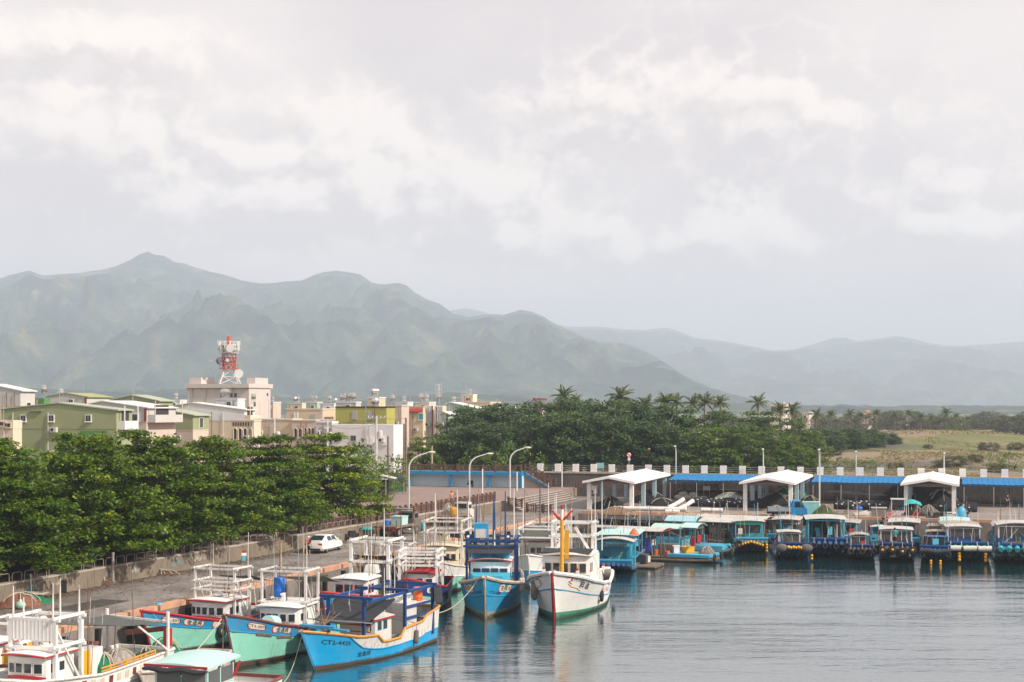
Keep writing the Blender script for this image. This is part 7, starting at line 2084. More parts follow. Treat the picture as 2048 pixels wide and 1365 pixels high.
# planks and poles on a rack right of the second shelter
t = thing('pole_stack', 'stack of pale poles on the quay behind the second lean-to', 'poles', G(1705, 1006), atan2(QE.y, QE.x))
for k in range(7): MB().tube([(-3.2 + .3 * k, -.3 + .1 * k, 1.15 + .05 * (k % 3) + .25), (3.0 + .2 * k, -.2 + .1 * k, 1.0 + .06 * (k % 2))], .06, 6).build('pole', mat('pale pole', (.52, .49, .46), .8, var=.2), t)
for x in (-2, 2): MB().box(x, 0, 0, .12, .9, 1.1).build('trestle', M_WOOD, t)
# timber and clutter near the lamp
for k, (px, py, lb, m_) in enumerate(((1668, 1033, 'cream folded sheet on the timber pile', M_CAP), (1680, 1030, 'loose grey timber pile on the quay', M_WOOD), (1720, 1032, 'pale box with blue bag on the quay', P_GREYW))):
    t = thing('timber_pile', lb, 'clutter', G(px, py), radians(-10 + 12 * k))
    for j in range(7): MB().beam((-1.0 + R.uniform(-.3, .3), -.4 + .13 * j, .12 + .09 * (j % 3)), (1.0 + R.uniform(-.3, .3), -.3 + .1 * j, .15 + .14 * (j % 4)), .14, .07).build('board', m_, t)
t = thing('blue_bag', 'blue plastic bag on the pale box on the quay', 'bag', G(1718, 1031) + Z3 * .62)
MB().ball((0, 0, .15), .42, 9, 6, (1, .7, .55)).build('bag_body', M_BARREL, t, smooth=True); MB().tube([(0, 0, .35), (.05, 0, .52)], [.06, .12], 6).build('knot', M_BARREL, t)
# no-entry sign, map board behind the seawall
t = thing('road_sign', 'round red and white prohibition sign behind the white pillars', 'sign', Vector(((1258 - CX) * 200 / F, 200, 4.7)))
MB().tube([(0, 0, 0), (0, 0, 2.9)], .04, 6).build('post', M_STEEL, t)
MB().tube([(0, -.05, 2.75), (0, -.09, 2.75)], .34, 18).build('disc', P_RED, t); MB().tube([(0, -.09, 2.75), (0, -.10, 2.75)], .25, 18).build('disc_centre', M_WHITE, t)
MB().beam((-.2, -.115, 2.9), (.2, -.115, 2.58), .02, .07).build('bar', P_RED, t); MB().box(0, -.11, 2.66, .26, .015, .16).build('symbol', M_INK, t); MB().box(0, -.07, 1.95, .36, .03, .42).build('plate', M_GREYP if 'M_GREYP' in globals() else P_GREYW, t)
board(Vector(((1200 - CX) * 206 / F, 206, 4.7)), 1.15, .8, .6, 'blue and pale information board under the dark evergreens', paint('map board', (.20, .42, .48), .4, (.5, .5, .45)), True)
t = thing('park_lamp', 'slim park lamp with a flared brown head under the evergreens', 'street lamp', Vector(((1298 - CX) * 206 / F, 206, 4.6)))
MB().tube([(0, 0, 0), (0, 0, 3.2)], .035, 6).build('post', M_BLACK, t); MB().lathe([(.06, 0), (.20, .25), (.22, .30), (.05, .42)], 8, (0, 0, 3.2)).build('lamp_head', mat('brown lantern', (.30, .20, .14), .6), t)

# things on the left dock
for k, (px, py, h, lb) in enumerate(((226, 1170, 2.2, 'grey utility post standing at the foot of the left wall'), (467, 1118, 1.6, 'short striped post by the wall near the red cloth'))):
    t = thing('dock_post', lb, 'post', G(px, py))
    MB().tube([(0, 0, 0), (0, 0, h)], .10, 8).build('shaft', mat('mottled post', (.30, .28, .26), .8, var=.3, scale=5), t); MB().lathe([(.2, 0), (.16, .15), (.1, .2)], 8).build('foot', M_CONC, t)
t = thing('drying_rack', 'red and white cloth hung on a leaning frame by the wall', 'rack', G(483, 1128), .4, None, .62)
MB().tube([(0, 0, 0), (.15, 0, 1.7)], .03, 5).tube([(.7, 0, 0), (.45, 0, 1.7)], .03, 5).build('legs', M_WOOD, t)
MB().box(.3, -.05, 1.0, .6, .05, .35).build('white_cloth', M_WHITE, t); MB().box(.3, -.06, 1.35, .5, .08, .28).build('red_cloth', P_RED, t); MB().box(.3, -.02, .35, .45, .06, .6).build('blue_cloth', P_SKYB, t)
for k, (px, py, lb) in enumerate(((58, 1183, 'black openwork crate leaning on the wall at far left'), (92, 1188, 'black crate standing by the wall beside the dark board'), (122, 1186, 'dark board propped beside the black crates'))):
    basket(G(px, py), lb, M_BLACK, .7, .75, .3)
barrel(G(318, 1220), 'light blue bucket standing on the dock kerb behind the mint bow', P_SKYB, .2, .4)
t = thing('gas_bottle', 'pale green demijohn on the dock at far left', 'bottle', G(41, 1219)); MB().ball((0, 0, .25), .28, 10, 7, (1.2, 1, .9)).build('body', mat('pale green plastic', (.30, .52, .42), .4), t, smooth=True); MB().tube([(0, 0, .45), (0, 0, .58)], .07, 8).build('neck', M_WHITE, t)
barrel(G(846, 1062), 'small teal topped drum beside the nearer flatbed truck', P_TEAL, .25, .8)
t = thing('motorbike_pile', 'parked dark motorbike with teal cover near the wall', 'motorbike', G(735, 1078), radians(20))
for x in (-.6, .65): wheel(t, x, 0, .28, .12)
MB().slab([(x, -.14, z) for x, z in ((-.8, .6), (-.2, .85), (.2, .80), (.5, 1.0), (.6, .6), (.2, .35), (-.5, .35))], (0, .28, 0)).build('body', M_BLACK, t); MB().tube([(.5, -.35, 1.05), (.5, .35, 1.05)], .03, 5).build('handlebar', M_BLACK, t)
MB().ball((-.1, 0, .9), .55, 9, 6, (1.2, .7, .4)).build('cover', M_NETT, t, smooth=True)
scooter(G(712, 1081), radians(40), 'black scooter parked left of the covered motorbike', M_BLACK)

# ------------------------------------------------------------------ people
M_SKIN = mat('skin', (.42, .24, .16), .6, var=.06)
def skin_mesh(name, V, E, rad, m, sub=2, root=0):
    me = bpy.data.meshes.new(name)
    me.from_pydata([Vector(v) for v in V], E, [])
    ob = bpy.data.objects.new(name, me); COL.objects.link(ob)
    md = ob.modifiers.new('skin', 'SKIN'); md.use_smooth_shade = True
    for i, sv in enumerate(me.skin_vertices[0].data):
        rr = rad[i]; sv.radius = rr if isinstance(rr, tuple) else (rr, rr); sv.use_root = (i == root)
    if sub:
        ob.modifiers.new('sub', 'SUBSURF').levels = sub
    dg = bpy.context.evaluated_depsgraph_get()
    out = bpy.data.meshes.new_from_object(ob.evaluated_get(dg))
    bpy.data.objects.remove(ob); bpy.data.meshes.remove(me)
    out.materials.clear(); out.materials.append(m)
    out.polygons.foreach_set('use_smooth', [True] * len(out.polygons))
    return out
def person(loc, rz, label, shirt, legs, hair, h=1.65, short=True, sit=False, arms='down', hat=None, pack=None, group=None):
    """facing local -Y"""
    t = thing('person', label, 'person', loc, rz, None, h / 1.65)
    hz = .90 if not sit else .50
    d = hz - .90
    V = [(0, 0, .90 + d), (0, .01, 1.12 + d), (0, .01, 1.32 + d), (0, 0, 1.43 + d), (0, -.01, 1.50 + d), (0, -.015, 1.58 + d), (0, -.11, 1.53 + d)]
    E = [(0, 1), (1, 2), (2, 3), (3, 4), (4, 5), (4, 6)]
    rad = [(.14, .10), (.13, .09), (.15, .10), .052, (.078, .09), (.075, .085), .018]
    def add(v, r, a): V.append(v); rad.append(r); E.append((a, len(V) - 1)); return len(V) - 1
    leg, arm = [], []
    for s in (-1, 1):
        a = add((s * .09, 0, .84 + d), .082, 0)
        if sit:
            b = add((s * .12, -.40, .48), .062, a); c = add((s * .12, -.42, .10), .042, b); e = add((s * .12, -.58, .04), .035, c)
        else:
            st = .06 * s
            b = add((s * .10, -.02 - st * .5, .47), .058, a); c = add((s * .10, .02 + st, .09), .040, b); e = add((s * .11, -.14 + st, .035), .034, c)
        leg.append((a, b, c))
        a2 = add((s * .18, .01, 1.36 + d), .055, 2)
        if arms == 'up' and s > 0: el = (s * .26, -.16, 1.22 + d); wr = (s * .18, -.30, 1.38 + d)
        elif arms == 'fwd': el = (s * .24, -.08, 1.10 + d); wr = (s * .16, -.32, 1.06 + d)
        else: el = (s * .24, .03, 1.09 + d); wr = (s * .25, -.06, .86 + d)
        b2 = add(el, .042, a2); c2 = add(wr, .030, b2)
        dv = (Vector(wr) - Vector(el)).normalized()
        pm = add(tuple(Vector(wr) + dv * .06), .032, c2)
        arm.append((a2, b2, c2))
        sx = dv.cross(Vector((s, 0, 0))).normalized() if abs(dv.x) < .9 else Vector((0, 1, 0))
        for k in range(4):
            q = Vector(V[pm]) + dv * (.055 + .012 * (k in (1, 2))) + sx * (.022 * (k - 1.5))
            f1 = add(tuple(q), .009, pm); add(tuple(q + dv * .035 + Vector((-s * .012, 0, 0))), .008, f1)
        th = add(tuple(Vector(wr) + dv * .04 - sx * .045), .010, c2); add(tuple(Vector(V[th]) + dv * .035), .009, th)
    link('body', skin_mesh('person_body', V, E, rad, M_SKIN, 1), t)
    # shirt
    SV = [V[0], V[1], V[2], (0, .005, 1.40 + d)]; SE = [(0, 1), (1, 2), (2, 3)]; SR = [(.165, .125), (.155, .115), (.175, .125), .075]
    for a2, b2, c2 in arm:
        SV += [V[a2], tuple(Vector(V[a2]).lerp(Vector(V[b2]), .75))]; k = len(SV); SE += [(2, k - 2), (k - 2, k - 1)]; SR += [.078, .066]
    link('shirt', skin_mesh('person_shirt', SV, SE, SR, shirt, 1), t)
    LV = [(0, 0, .94 + d), V[0]]; LE = [(0, 1)]; LR = [(.155, .115), (.165, .125)]
    for a, b, c in leg:
        e = V[b] if short else tuple(Vector(V[b]).lerp(Vector(V[c]), .85))
        LV += [V[a], V[b] if not short else tuple(Vector(V[a]).lerp(Vector(V[b]), .6)), e]; k = len(LV)
        LE += [(1, k - 3), (k - 3, k - 2), (k - 2, k - 1)]; LR += [.105, .085, .075 if short else .06]
    link('trousers', skin_mesh('person_trousers', LV, LE, LR, legs, 1), t)
    MB().ball((0, .015, 1.555 + d), .103, 10, 7, (.95, 1.0, 1.05)).build('hat' if hat else 'hair', hat or hair, t, smooth=True)
    if hat: MB().lathe([(.16, 0), (.165, .015), (.10, .03)], 12, (0, -.02, 1.565 + d)).build('hat_brim', hat, t)
    for s in (-1, 1): MB().ball((s * .034, -.098, 1.545 + d), .012, 6, 4).build('eye', M_INK, t)
    if pack: MB().ball((0, .17, 1.2 + d), .2, 10, 8, (.8, .45, 1.05)).build('backpack', pack, t, smooth=True)
    return t
C_BLK = mat('black cloth', (.018, .018, .022), .9, var=.2); C_HAIR = mat('black hair', (.012, .010, .009), .6, var=.1)
C_MAR = mat('dark maroon cloth', (.06, .018, .03), .9); C_REDP = mat('red backpack cloth', (.50, .03, .05), .7); C_WHT = mat('white cloth', (.7, .69, .67), .9)
C_ORG = mat('orange cloth', (.75, .28, .12), .9); C_TUR = mat('turquoise cloth shirt', (.02, .42, .50), .9); C_NVY = mat('navy cloth', (.015, .02, .05), .9); C_GRY = mat('grey cloth', (.20, .20, .21), .9)
person(G(617, 1113), radians(160), 'person in dark clothes with red backpack and white cap standing by the white car', C_MAR, C_BLK, C_HAIR, 1.62, True, hat=C_WHT, pack=C_REDP)
p = Vector((wall_x(120.6), 120.6, DZ + .6)) - SN * 1.0
person(p, radians(20), 'person in pale checked top coming down the stair in the wall', mat('pale checked cloth', (.45, .42, .44), .9, var=.4, scale=20), C_GRY, C_HAIR, 1.6, False, hat=C_WHT)
person(on_wall(157.6, 2.0, PZ), radians(200), 'person in orange shirt standing behind the plaza railing', C_ORG, C_NVY, C_HAIR, 1.68, False)
person(rk.w((rk.L * .90, -.2, 1.40)), radians(150), 'man in turquoise shirt and dark shorts standing on the dark raft', C_TUR, C_BLK, C_HAIR, 1.72, True, arms='fwd')
person(G(2015, 1016), radians(30), 'person in dark blue clothes standing alone before the seawall at right', C_NVY, C_NVY, C_HAIR, 1.68, False)
person(SCB + Vector((0, -.1, .33)), radians(355), 'person in grey top riding the blue scooter under the third shelter', C_GRY, C_NVY, C_HAIR, 1.62, False, sit=True, arms='fwd')
person(G(1934, 1043), radians(-40), 'man in dark clothes crouching by the kerb next to the blue cover', mat('dark brown cloth', (.07, .04, .035), .9), C_NVY, C_HAIR, 1.68, False, sit=True, arms='fwd')
person(terr(88.5, 1.6), radians(60), 'person in white shirt in the shade of the almond trees at far left', C_WHT, C_BLK, C_HAIR, 1.65, False)
person(terr(91.2, 1.8), radians(240), 'person in dull red top in the shade behind the steel hoops', mat('dull red cloth', (.22, .08, .07), .9), C_NVY, C_HAIR, 1.6, False)
t = thing('blue_cover', 'crumpled light blue cover on a frame by the kerb', 'cover', G(1923, 1047), .2)
MB().ball((0, 0, .85), .8, 10, 8, (.75, .5, 1.15)).build('cloth', paint('blue cover cloth', (.06, .32, .52), .4, (.2, .3, .35)), t, smooth=True); MB().box(0, 0, 0, .5, .4, .4).build('stand', M_RUST, t)
t = thing('white_bench', 'white concrete bench at the foot of the third shelter column', 'bench', G(1909, 1033), radians(-14)); MB().box(0, 0, .28, 1.5, .6, .16).build('seat', M_WHITE, t)
for x in (-.5, .5): MB().box(x, 0, 0, .2, .5, .29).build('leg', M_WHITE, t)
# van in the shade of the trees at far left
def van(loc, rz, label):
    t = thing('van', label, 'van', loc, rz)
    g = mat('silver grey paint', (.32, .33, .35), .3, metal=.3, var=.05)
    side = [(-2.1, .35), (-2.15, 1.2), (-2.0, 1.85), (.9, 1.88), (1.55, 1.2), (2.1, 1.05), (2.15, .4)]
    MB().slab([(x, -.82, z) for x, z in side], (0, 1.64, 0)).build('body', g, t)
    for sd in (-1, 1):
        MB().box(-1.2, sd * .825, 1.2, 1.3, .02, .5).build('side_window', M_PANE, t); MB().box(.3, sd * .825, 1.2, 1.0, .02, .5).build('side_window', M_PANE, t)
        for x in (-1.35, 1.4): wheel(t, x, sd * .74, .33, .22)
    return t
van(terr(94, 6.5), atan2(SD.y, SD.x), 'silver grey van parked under the almond trees at far left')
# ------------------------------------------------------------------ the town on the left
RZS = atan2(SD.y, SD.x)
def wallm(name, c, ribs=None, dirt=.2, dc=None, rough=.8):
    return mat(name, c, rough, var=.07, scale=.5, dirt=dirt, dirtcol=dc or tuple(x * .55 for x in c), streak=True, ribs=ribs)
RB = ('Y', 2.6, .5)
W_OLIVE = wallm('olive corrugated wall', (.31, .34, .19), RB); W_LGREEN = wallm('leaf green wall', (.10, .25, .075)); W_GREY = wallm('grey white corrugated wall', (.56, .54, .52), RB)
W_WHITE = wallm('white corrugated wall', (.74, .74, .75), RB, .1); W_CREAM = wallm('cream render', (.70, .58, .45)); W_PINK = wallm('pinkish render', (.60, .49, .42)); W_BEIGE = wallm('beige render', (.66, .52, .37))
W_YOL = wallm('yellow olive render', (.42, .40, .10), None, .3, (.42, .40, .22)); W_SAGE = wallm('sage green sheet', (.40, .49, .41), ('Z', 2.0, .3)); W_TEL = wallm('pale pinkish concrete', (.60, .53, .50)); W_WHT = wallm('white render', (.72, .71, .71), None, .15)
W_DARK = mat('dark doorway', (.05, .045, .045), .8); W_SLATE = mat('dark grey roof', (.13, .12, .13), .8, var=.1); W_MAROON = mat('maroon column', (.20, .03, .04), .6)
RF_WHITE = mat('white roof sheet', (.70, .70, .69), .5, var=.05, ribs=('X', 2.0, .3)); RF_GREEN = mat('grey green roof sheet', (.38, .43, .33), .55, var=.06, ribs=('X', 2.0, .3)); RF_OLIVE = mat('olive roof sheet', (.34, .36, .15), .6, var=.08, ribs=('X', 2.0, .3))
M_INOX = mat('stainless steel tank', (.62, .60, .58), .28, metal=.9, var=.08)
M_SHUT = mat('grey window shutter', (.42, .40, .40), .7, var=.06)
class House:
    def __init__(s, label, D, pxc, pxl, pxr, y_top, wall, front=None, peak=None, roof=None, zb=3.0, split=None, low=None, name='town_house', cat='house', over=.35, parapet=None):
        s.C = Vector(((pxc - CX) * D / F, D, 0))
        s.t = thing(name, label, cat, (s.C.x, s.C.y, zb), RZS)
        s.zb = zb
        s.dep = s.depth_at(pxl)
        k2 = (pxr - CX) / F
        s.wid = max(1.5, (k2 * s.C.y - s.C.x) / (SD.x - SD.y * k2))
        H = s.H = HC - (y_top - HY) * D / F - zb
        t = s.t
        zs_ = H if split is None else HC - (split - HY) * D / F - zb
        s.zs = zs_
        front = front or wall
        if split is not None:
            MB().box(s.wid / 2, s.dep / 2, -.2, s.wid - .06, s.dep - .06, zs_ + .2).build('lower_wall', low or front, t)
            MB().box(s.wid / 2, s.dep / 2, zs_, s.wid, s.dep, .14).build('floor_band', low or front, t)
        z0 = -.2 if split is None else zs_ + .14
        if peak is None:
            MB().box(s.wid / 2, s.dep / 2, z0, s.wid, s.dep, H - z0).build('wall', [wall], t)
            if parapet is not None:
                MB().box(s.wid / 2, s.dep / 2, H, s.wid + .16, s.dep + .16, .22).build('parapet', parapet, t)
            s.roofz = H + (.22 if parapet is not None else 0)
        else:
            pp, py = peak
            d = s.depth_at(pp)
            Dp = s.C.y + SN.y * -d
            zp = HC - (py - HY) * Dp / F - zb
            zl = H + (zp - H) * .15
            poly = [(0, 0, z0), (0, 0, H), (0, d, zp), (0, s.dep, min(zl, zp - .2)), (0, s.dep, z0)]
            MB().slab(poly, (s.wid, 0, 0)).build('wall', wall, t)
            rm = roof or RF_WHITE
            e = .12
            sl = (zp - H) / max(.1, d)
            MB().slab([(-e, -over, H - sl * over + .03), (-e, d, zp + .03), (s.wid + e, d, zp + .03), (s.wid + e, -over, H - sl * over + .03)], (0, 0, .14)).build('roof', rm, t)
            sl2 = (min(zl, zp - .2) - zp) / max(.1, s.dep - d)
            MB().slab([(-e, d, zp + .03), (-e, s.dep + .3, min(zl, zp - .2) + sl2 * .3 + .03), (s.wid + e, s.dep + .3, min(zl, zp - .2) + sl2 * .3 + .03), (s.wid + e, d, zp + .03)], (0, 0, .14)).build('roof', rm, t)
            s.roofz = zp
    def depth_at(s, px):
        k = (px - CX) / F
        return (s.C.x - k * s.C.y) / (SN.x - SN.y * -1 * -1 * k * 1 if False else (.9346 + .3556 * k))
    def side_pt(s, px, py):
        d = s.depth_at(px)
        Y = s.C.y + .3556 * d
        return d, HC - (py - HY) * Y / F - s.zb
    def win(s, px, py, w, h, frame=None, pane=None, bars=1):
        """window on the wall that faces us, at photo pixel px, py, w by h metres"""
        d, z = s.side_pt(px, py)
        o = MB().box(-.03, d, z - h / 2 - .07, .10, w + .16, h + .14).build('window', frame or M_WHITE, s.t)
        for i in range(bars + 1):
            ww = w / (bars + 1)
            MB().box(-.075, d - w / 2 + ww * (i + .5), z - h / 2, .03, ww - .05, h).build('pane', pane or M_PANE, o)
        MB().box(-.10, d, z - h / 2 - .13, .16, w + .26, .06).build('sill', frame or M_WHITE, o)
    def fwin(s, x, z, w, h, frame=None, pane=None):
        """window on the sea front, x along the front"""
        o = MB().box(x, -.02, z - .06, w + .14, .08, h + .12).build('window', frame or M_WHITE, s.t)
        MB().box(x - w / 4, -.065, z, w / 2 - .04, .02, h).build('pane', pane or M_PANE, o); MB().box(x + w / 4, -.065, z, w / 2 - .04, .02, h).build('pane', pane or M_PANE, o)
    def arches(s, px0, px1, py0, py1, n, m, dark=None):
        """round-headed openings on the wall that faces us"""
        da, za = s.side_pt(px0, py1); db, zb_ = s.side_pt(px1, py0)
        w = abs(da - db) / n
        lo, hi = za, zb_
        for i in range(n):
            c = min(da, db) + w * (i + .5)
            r_ = w * .36
            pts = [(-.03, c - r_, lo), (-.03, c + r_, lo), (-.03, c + r_, hi - r_)]
            pts += [(-.03, c + r_ * cos(a * pi / 8), hi - r_ + r_ * sin(a * pi / 8)) for a in range(1, 8)]
            pts += [(-.03, c - r_, hi - r_)]
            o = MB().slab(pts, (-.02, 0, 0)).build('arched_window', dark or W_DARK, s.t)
            rim = [Vector((-.07, p[1], p[2])) for p in pts[1:]] + [Vector((-.07, pts[0][1], pts[0][2]))]
            MB().tube(rim, .07, 5).build('arch_surround', m, o)
            MB().box(-.06, c, lo - .1, .16, w * .9, .1).build('sill', m, o)
    def balcony(s, z, m, rail=None, x0=0.0, w=None, d=1.1, roofed=False):
        w = w or s.wid
        MB().box(x0 + w / 2, -d / 2, z - .14, w, d, .14).build('balcony_slab', m, s.t)
        MB().box(x0 + w / 2, -d + .05, z, w, .08, .85).build('balcony_wall', rail or m, s.t)
        MB().box(x0 + .04, -d / 2, z, .08, d, .85).build('balcony_wall', rail or m, s.t)
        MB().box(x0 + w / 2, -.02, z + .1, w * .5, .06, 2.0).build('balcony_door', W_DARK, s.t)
        if roofed:
            for x in (x0 + .06, x0 + w - .06): MB().box(x, -d + .06, z + .85, .10, .10, 1.75).build('balcony_post', m, s.t)
    def roof_pt(s, fx, fy, dz=0.0):
        return Vector((s.C.x, s.C.y, 0)) + SD * (s.wid * fx) - SN * (s.dep * fy) + Vector((0, 0, s.zb + s.roofz + dz))
HOUSES = []
_hi = House.__init__
def _hinit(s, *a, **k): _hi(s, *a, **k); HOUSES.append(s)
House.__init__ = _hinit
def tank(loc, label, r=.5, h=1.2, stand=.8, flat=False):
    t = thing('water_tank', label, 'water tank', loc, R.uniform(0, 6), 'rooftop steel water tanks')
    mb = MB()
    for a in range(4):
        x, y = r * .75 * cos(a * pi / 2 + .8), r * .75 * sin(a * pi / 2 + .8)
        MB().box(x, y, -.02, .07, .07, stand + .02).build('stand_leg', M_STEEL, t)
    MB().box(0, 0, stand - .05, r * 1.7, r * 1.7, .06).build('stand_top', M_STEEL, t)
    if flat:
        o = MB().tube([(-h / 2, 0, stand + r), (-h / 2 + .06, 0, stand + r), (h / 2 - .06, 0, stand + r), (h / 2, 0, stand + r)], [r * .7, r, r, r * .7], 14).build('drum', M_INOX, t, smooth=True)
    else:
        o = MB().lathe([(r * .9, 0), (r, .08), (r, h * .45), (r * 1.03, h * .5), (r, h * .55), (r, h * .9), (r * .6, h), (r * .2, h * 1.05)], 16, (0, 0, stand)).build('drum', M_INOX, t, smooth=True)
        MB().lathe([(r * .22, 0), (r * .22, .1)], 10, (0, 0, stand + h * 1.04)).build('lid', M_INOX, o)
    return t
h = House('olive corrugated house with three small windows above the left trees', 165, 233, 3, 264, 822, W_OLIVE, W_CREAM, (116, 808), RF_GREEN, split=859, low=W_OLIVE)
da_, za_ = h.side_pt(160, 862); db_, zb2_ = h.side_pt(214, 862)
MB().box(-.03, (da_ + db_) / 2, 0, .05, abs(da_ - db_), za_).build('green_panel', W_LGREEN, h.t)
for px in (47, 103, 177): h.win(px, 837, .72, .68)
h.balcony(h.zs + .1, W_WHT, W_WHT, .3, h.wid - .3, .9, True); h.fwin(h.wid * .5, 1.2, 1.4, 1.2); MB().box(-.12, h.depth_at(73), h.side_pt(73, 823)[1], .2, 1.8, .10).build('window_hood', W_OLIVE, h.t)
h = House('grey white gabled house with dark red column beside the olive house', 185, 293, 152, 352, 817, W_GREY, W_PINK, (205, 804), RF_WHITE, split=845, low=W_PINK)
h.win(271, 836, .85, .85, W_GREY, M_PANE, 0); MB().box(-.04, .14, h.zs + .15, .12, .3, h.H - h.zs - .2).build('corner_column', W_MAROON, h.t); h.balcony(h.zs + .1, W_PINK, W_GREY, .2, h.wid - .4, 1.2, True); h.fwin(h.wid * .5, 1.0, 1.5, 1.4)
h.arches(262, 290, 866, 884, 1, W_PINK)
House('olive gabled shed behind the grey white house', 215, 316, 222, 346, 803, W_OLIVE, W_OLIVE, (264, 792), RF_GREEN, cat='shed', name='gabled_shed')
h = House('pale grey block at the left edge above the olive house', 205, 41, -70, 70, 783, W_GREY, W_WHT, (-20, 770), RF_WHITE, split=812, low=W_CREAM, cat='building'); h.fwin(h.wid * .55, h.H - 2.6, .8, 1.0)
h = House('cream balcony house at the left edge below the pale grey block', 158, 26, -60, 34, 841, W_CREAM, W_CREAM, split=858, low=W_CREAM); h.win(5, 848, .9, .4, W_CREAM, W_DARK); h.win(15, 851, .9, .4, W_CREAM, W_DARK)
h = House('small grey house with olive roof and red corner post', 240, 173, 94, 222, 795, W_GREY, W_WHT, (134, 788), RF_OLIVE); MB().box(-.04, .12, 0, .14, .3, h.H).build('corner_column', W_MAROON, h.t); h.win(142, 804, .9, .7)
House('small green rooftop room left of the grey house', 236, 88, 70, 92, 797, W_LGREEN, W_LGREEN, cat='house')
h = House('small olive house with white front window right of the red column', 195, 386, 318, 418, 832, W_OLIVE, W_OLIVE, (330, 821), RF_GREEN, split=862, low=W_PINK); h.fwin(h.wid * .5, h.H - 1.6, .75, 1.3); h.fwin(h.wid * .3, 1.0, .7, 1.5, None, W_DARK); h.fwin(h.wid * .7, 1.0, .7, 1.5, None, W_DARK); h.win(345, 840, .8, .8)
h = House('broad white corrugated gable below the telecom building', 216, 489, 318, 510, 821, W_WHITE, W_WHITE, (383, 807), RF_WHITE, split=843, low=W_CREAM, cat='building', name='gabled_hall'); h.balcony(h.zs + .05, W_CREAM, W_CREAM, 0, h.wid, 1.0, True)
h = House('cream arcaded house with pierced parapet under the white gable', 205, 508, 463, 522, 843, W_CREAM, W_CREAM, parapet=W_CREAM); h.arches(466, 506, 857, 879, 4, W_CREAM)
for i in range(8): 
    d, z = h.side_pt(467 + 5 * i, 848); MB().box(-.02, d, z - .3, .05, .22, .5).build('parapet_opening', W_DARK, h.t)
h = House('low beige house right of the arcaded one', 214, 584, 510, 604, 841, W_BEIGE, W_BEIGE, parapet=W_CREAM)
h = House('beige upper storey with pale door and grey window', 240, 645, 573, 672, 820, W_BEIGE, W_CREAM, parapet=W_CREAM); h.win(592, 834, .7, 1.0, M_WHITE, M_WHITE, 0); h.win(627, 835, .75, .95, M_SHUT, M_SHUT, 0)
h = House('pinkish arcaded house with roof pergola left of the white block', 212, 632, 584, 668, 843, W_PINK, W_PINK, parapet=W_PINK); h.arches(587, 606, 857, 876, 2, W_PINK); h.arches(608, 630, 856, 876, 3, W_PINK)
h = House('narrow grey house with twin arches beside the white block', 209, 664, 632, 676, 846, W_GREY, W_GREY, parapet=W_WHT); h.arches(634, 646, 862, 882, 2, W_WHT); h.arches(648, 663, 856, 884, 3, W_WHT)
h = House('yellow olive house with two grey shutters and black parapet', 236, 773, 671, 790, 816, W_YOL, W_YOL, parapet=W_DARK); h.win(709, 831, .8, 1.15, M_SHUT, M_SHUT, 0); h.win(740, 831, .8, 1.15, M_SHUT, M_SHUT, 0)
yol = h
h = House('plain white block with dark barred windows behind the utility pole', 205, 787, 664, 806, 850, W_WHT, W_PINK); h.win(676, 877, .8, .75, M_SHUT, M_PANE); h.win(707, 877, .8, .7, M_SHUT, M_PANE); h.win(741, 882, .9, 1.0, M_WHITE, M_WHITE, 0); h.win(768, 882, .9, 1.0, M_WHITE, M_WHITE, 0)
h = House('pinkish house with tall balcony openings right of the olive house', 250, 803, 774, 818, 813, W_PINK, W_PINK, parapet=W_PINK); h.win(778, 831, .5, 1.4, W_PINK, M_SHUT, 0); h.win(792, 831, 1.1, 1.5, W_PINK, W_BEIGE, 1)
h = House('beige house with red awning and turquoise window', 262, 846, 803, 856, 815, W_BEIGE, W_BEIGE, parapet=W_PINK); d, z = h.side_pt(826, 821); MB().slab([(-.05, 0, z + .2), (-.05, h.dep, z + .2), (-.6, h.dep, z - .25), (-.6, 0, z - .25)], (0, 0, .06)).build('awning', P_RED, h.t); h.win(842, 834, .9, 1.1, M_WHITE, P_TEAL, 0)
h = House('narrow white and grey house with a red edge', 256, 866, 851, 872, 812, W_WHT, W_WHT, split=823, low=W_GREY); MB().box(-.05, .1, 0, .1, .2, h.H).build('corner_column', W_MAROON, h.t)
h = House('narrow cream house with three tall arches', 254, 886, 869, 892, 812, W_CREAM, W_CREAM); h.arches(871, 885, 826, 842, 3, W_WHT, mat('olive pane', (.16, .17, .10), .6)); h.arches(871, 885, 813, 822, 3, W_WHT, W_SAGE)
h = House('wide sage green hall with shallow white roof', 272, 948, 884, 966, 817, W_SAGE, W_WHT, (900, 806), RF_WHITE, cat='building', name='gabled_hall'); h.win(955, 840, .5, 1.2)
h = House('low sage green annex with red post and wooden balcony', 246, 896, 882, 911, 829, W_SAGE, W_PINK, (886, 825), RF_WHITE); MB().box(-.04, .1, 0, .12, .24, h.H).build('corner_column', W_MAROON, h.t); h.balcony(2.6, W_BEIGE, W_BEIGE, .2, h.wid - .2, .9, True)
h = House('cream stepped house with a steel tank on its roof room', 330, 980, 921, 1008, 806, W_CREAM, W_CREAM, parapet=W_CREAM); h.fwin(h.wid * .3, h.H - 2.6, .8, 1.6, W_CREAM, W_BEIGE); h.fwin(h.wid * .6, h.H - 2.6, .8, 1.6, W_CREAM, W_BEIGE)
crm = h
h = House('cream roof room on top of the stepped house', 333, 946, 922, 954, 791, W_CREAM, W_CREAM, parapet=W_WHT); h.win(936, 799, .9, .5, M_SHUT, M_PANE); crt = h
h = House('pale grey warehouse with low gable beyond the sage hall', 300, 1040, 960, 1072, 826, W_GREY, W_WHT, (1024, 813), RF_WHITE, cat='warehouse', name='warehouse')
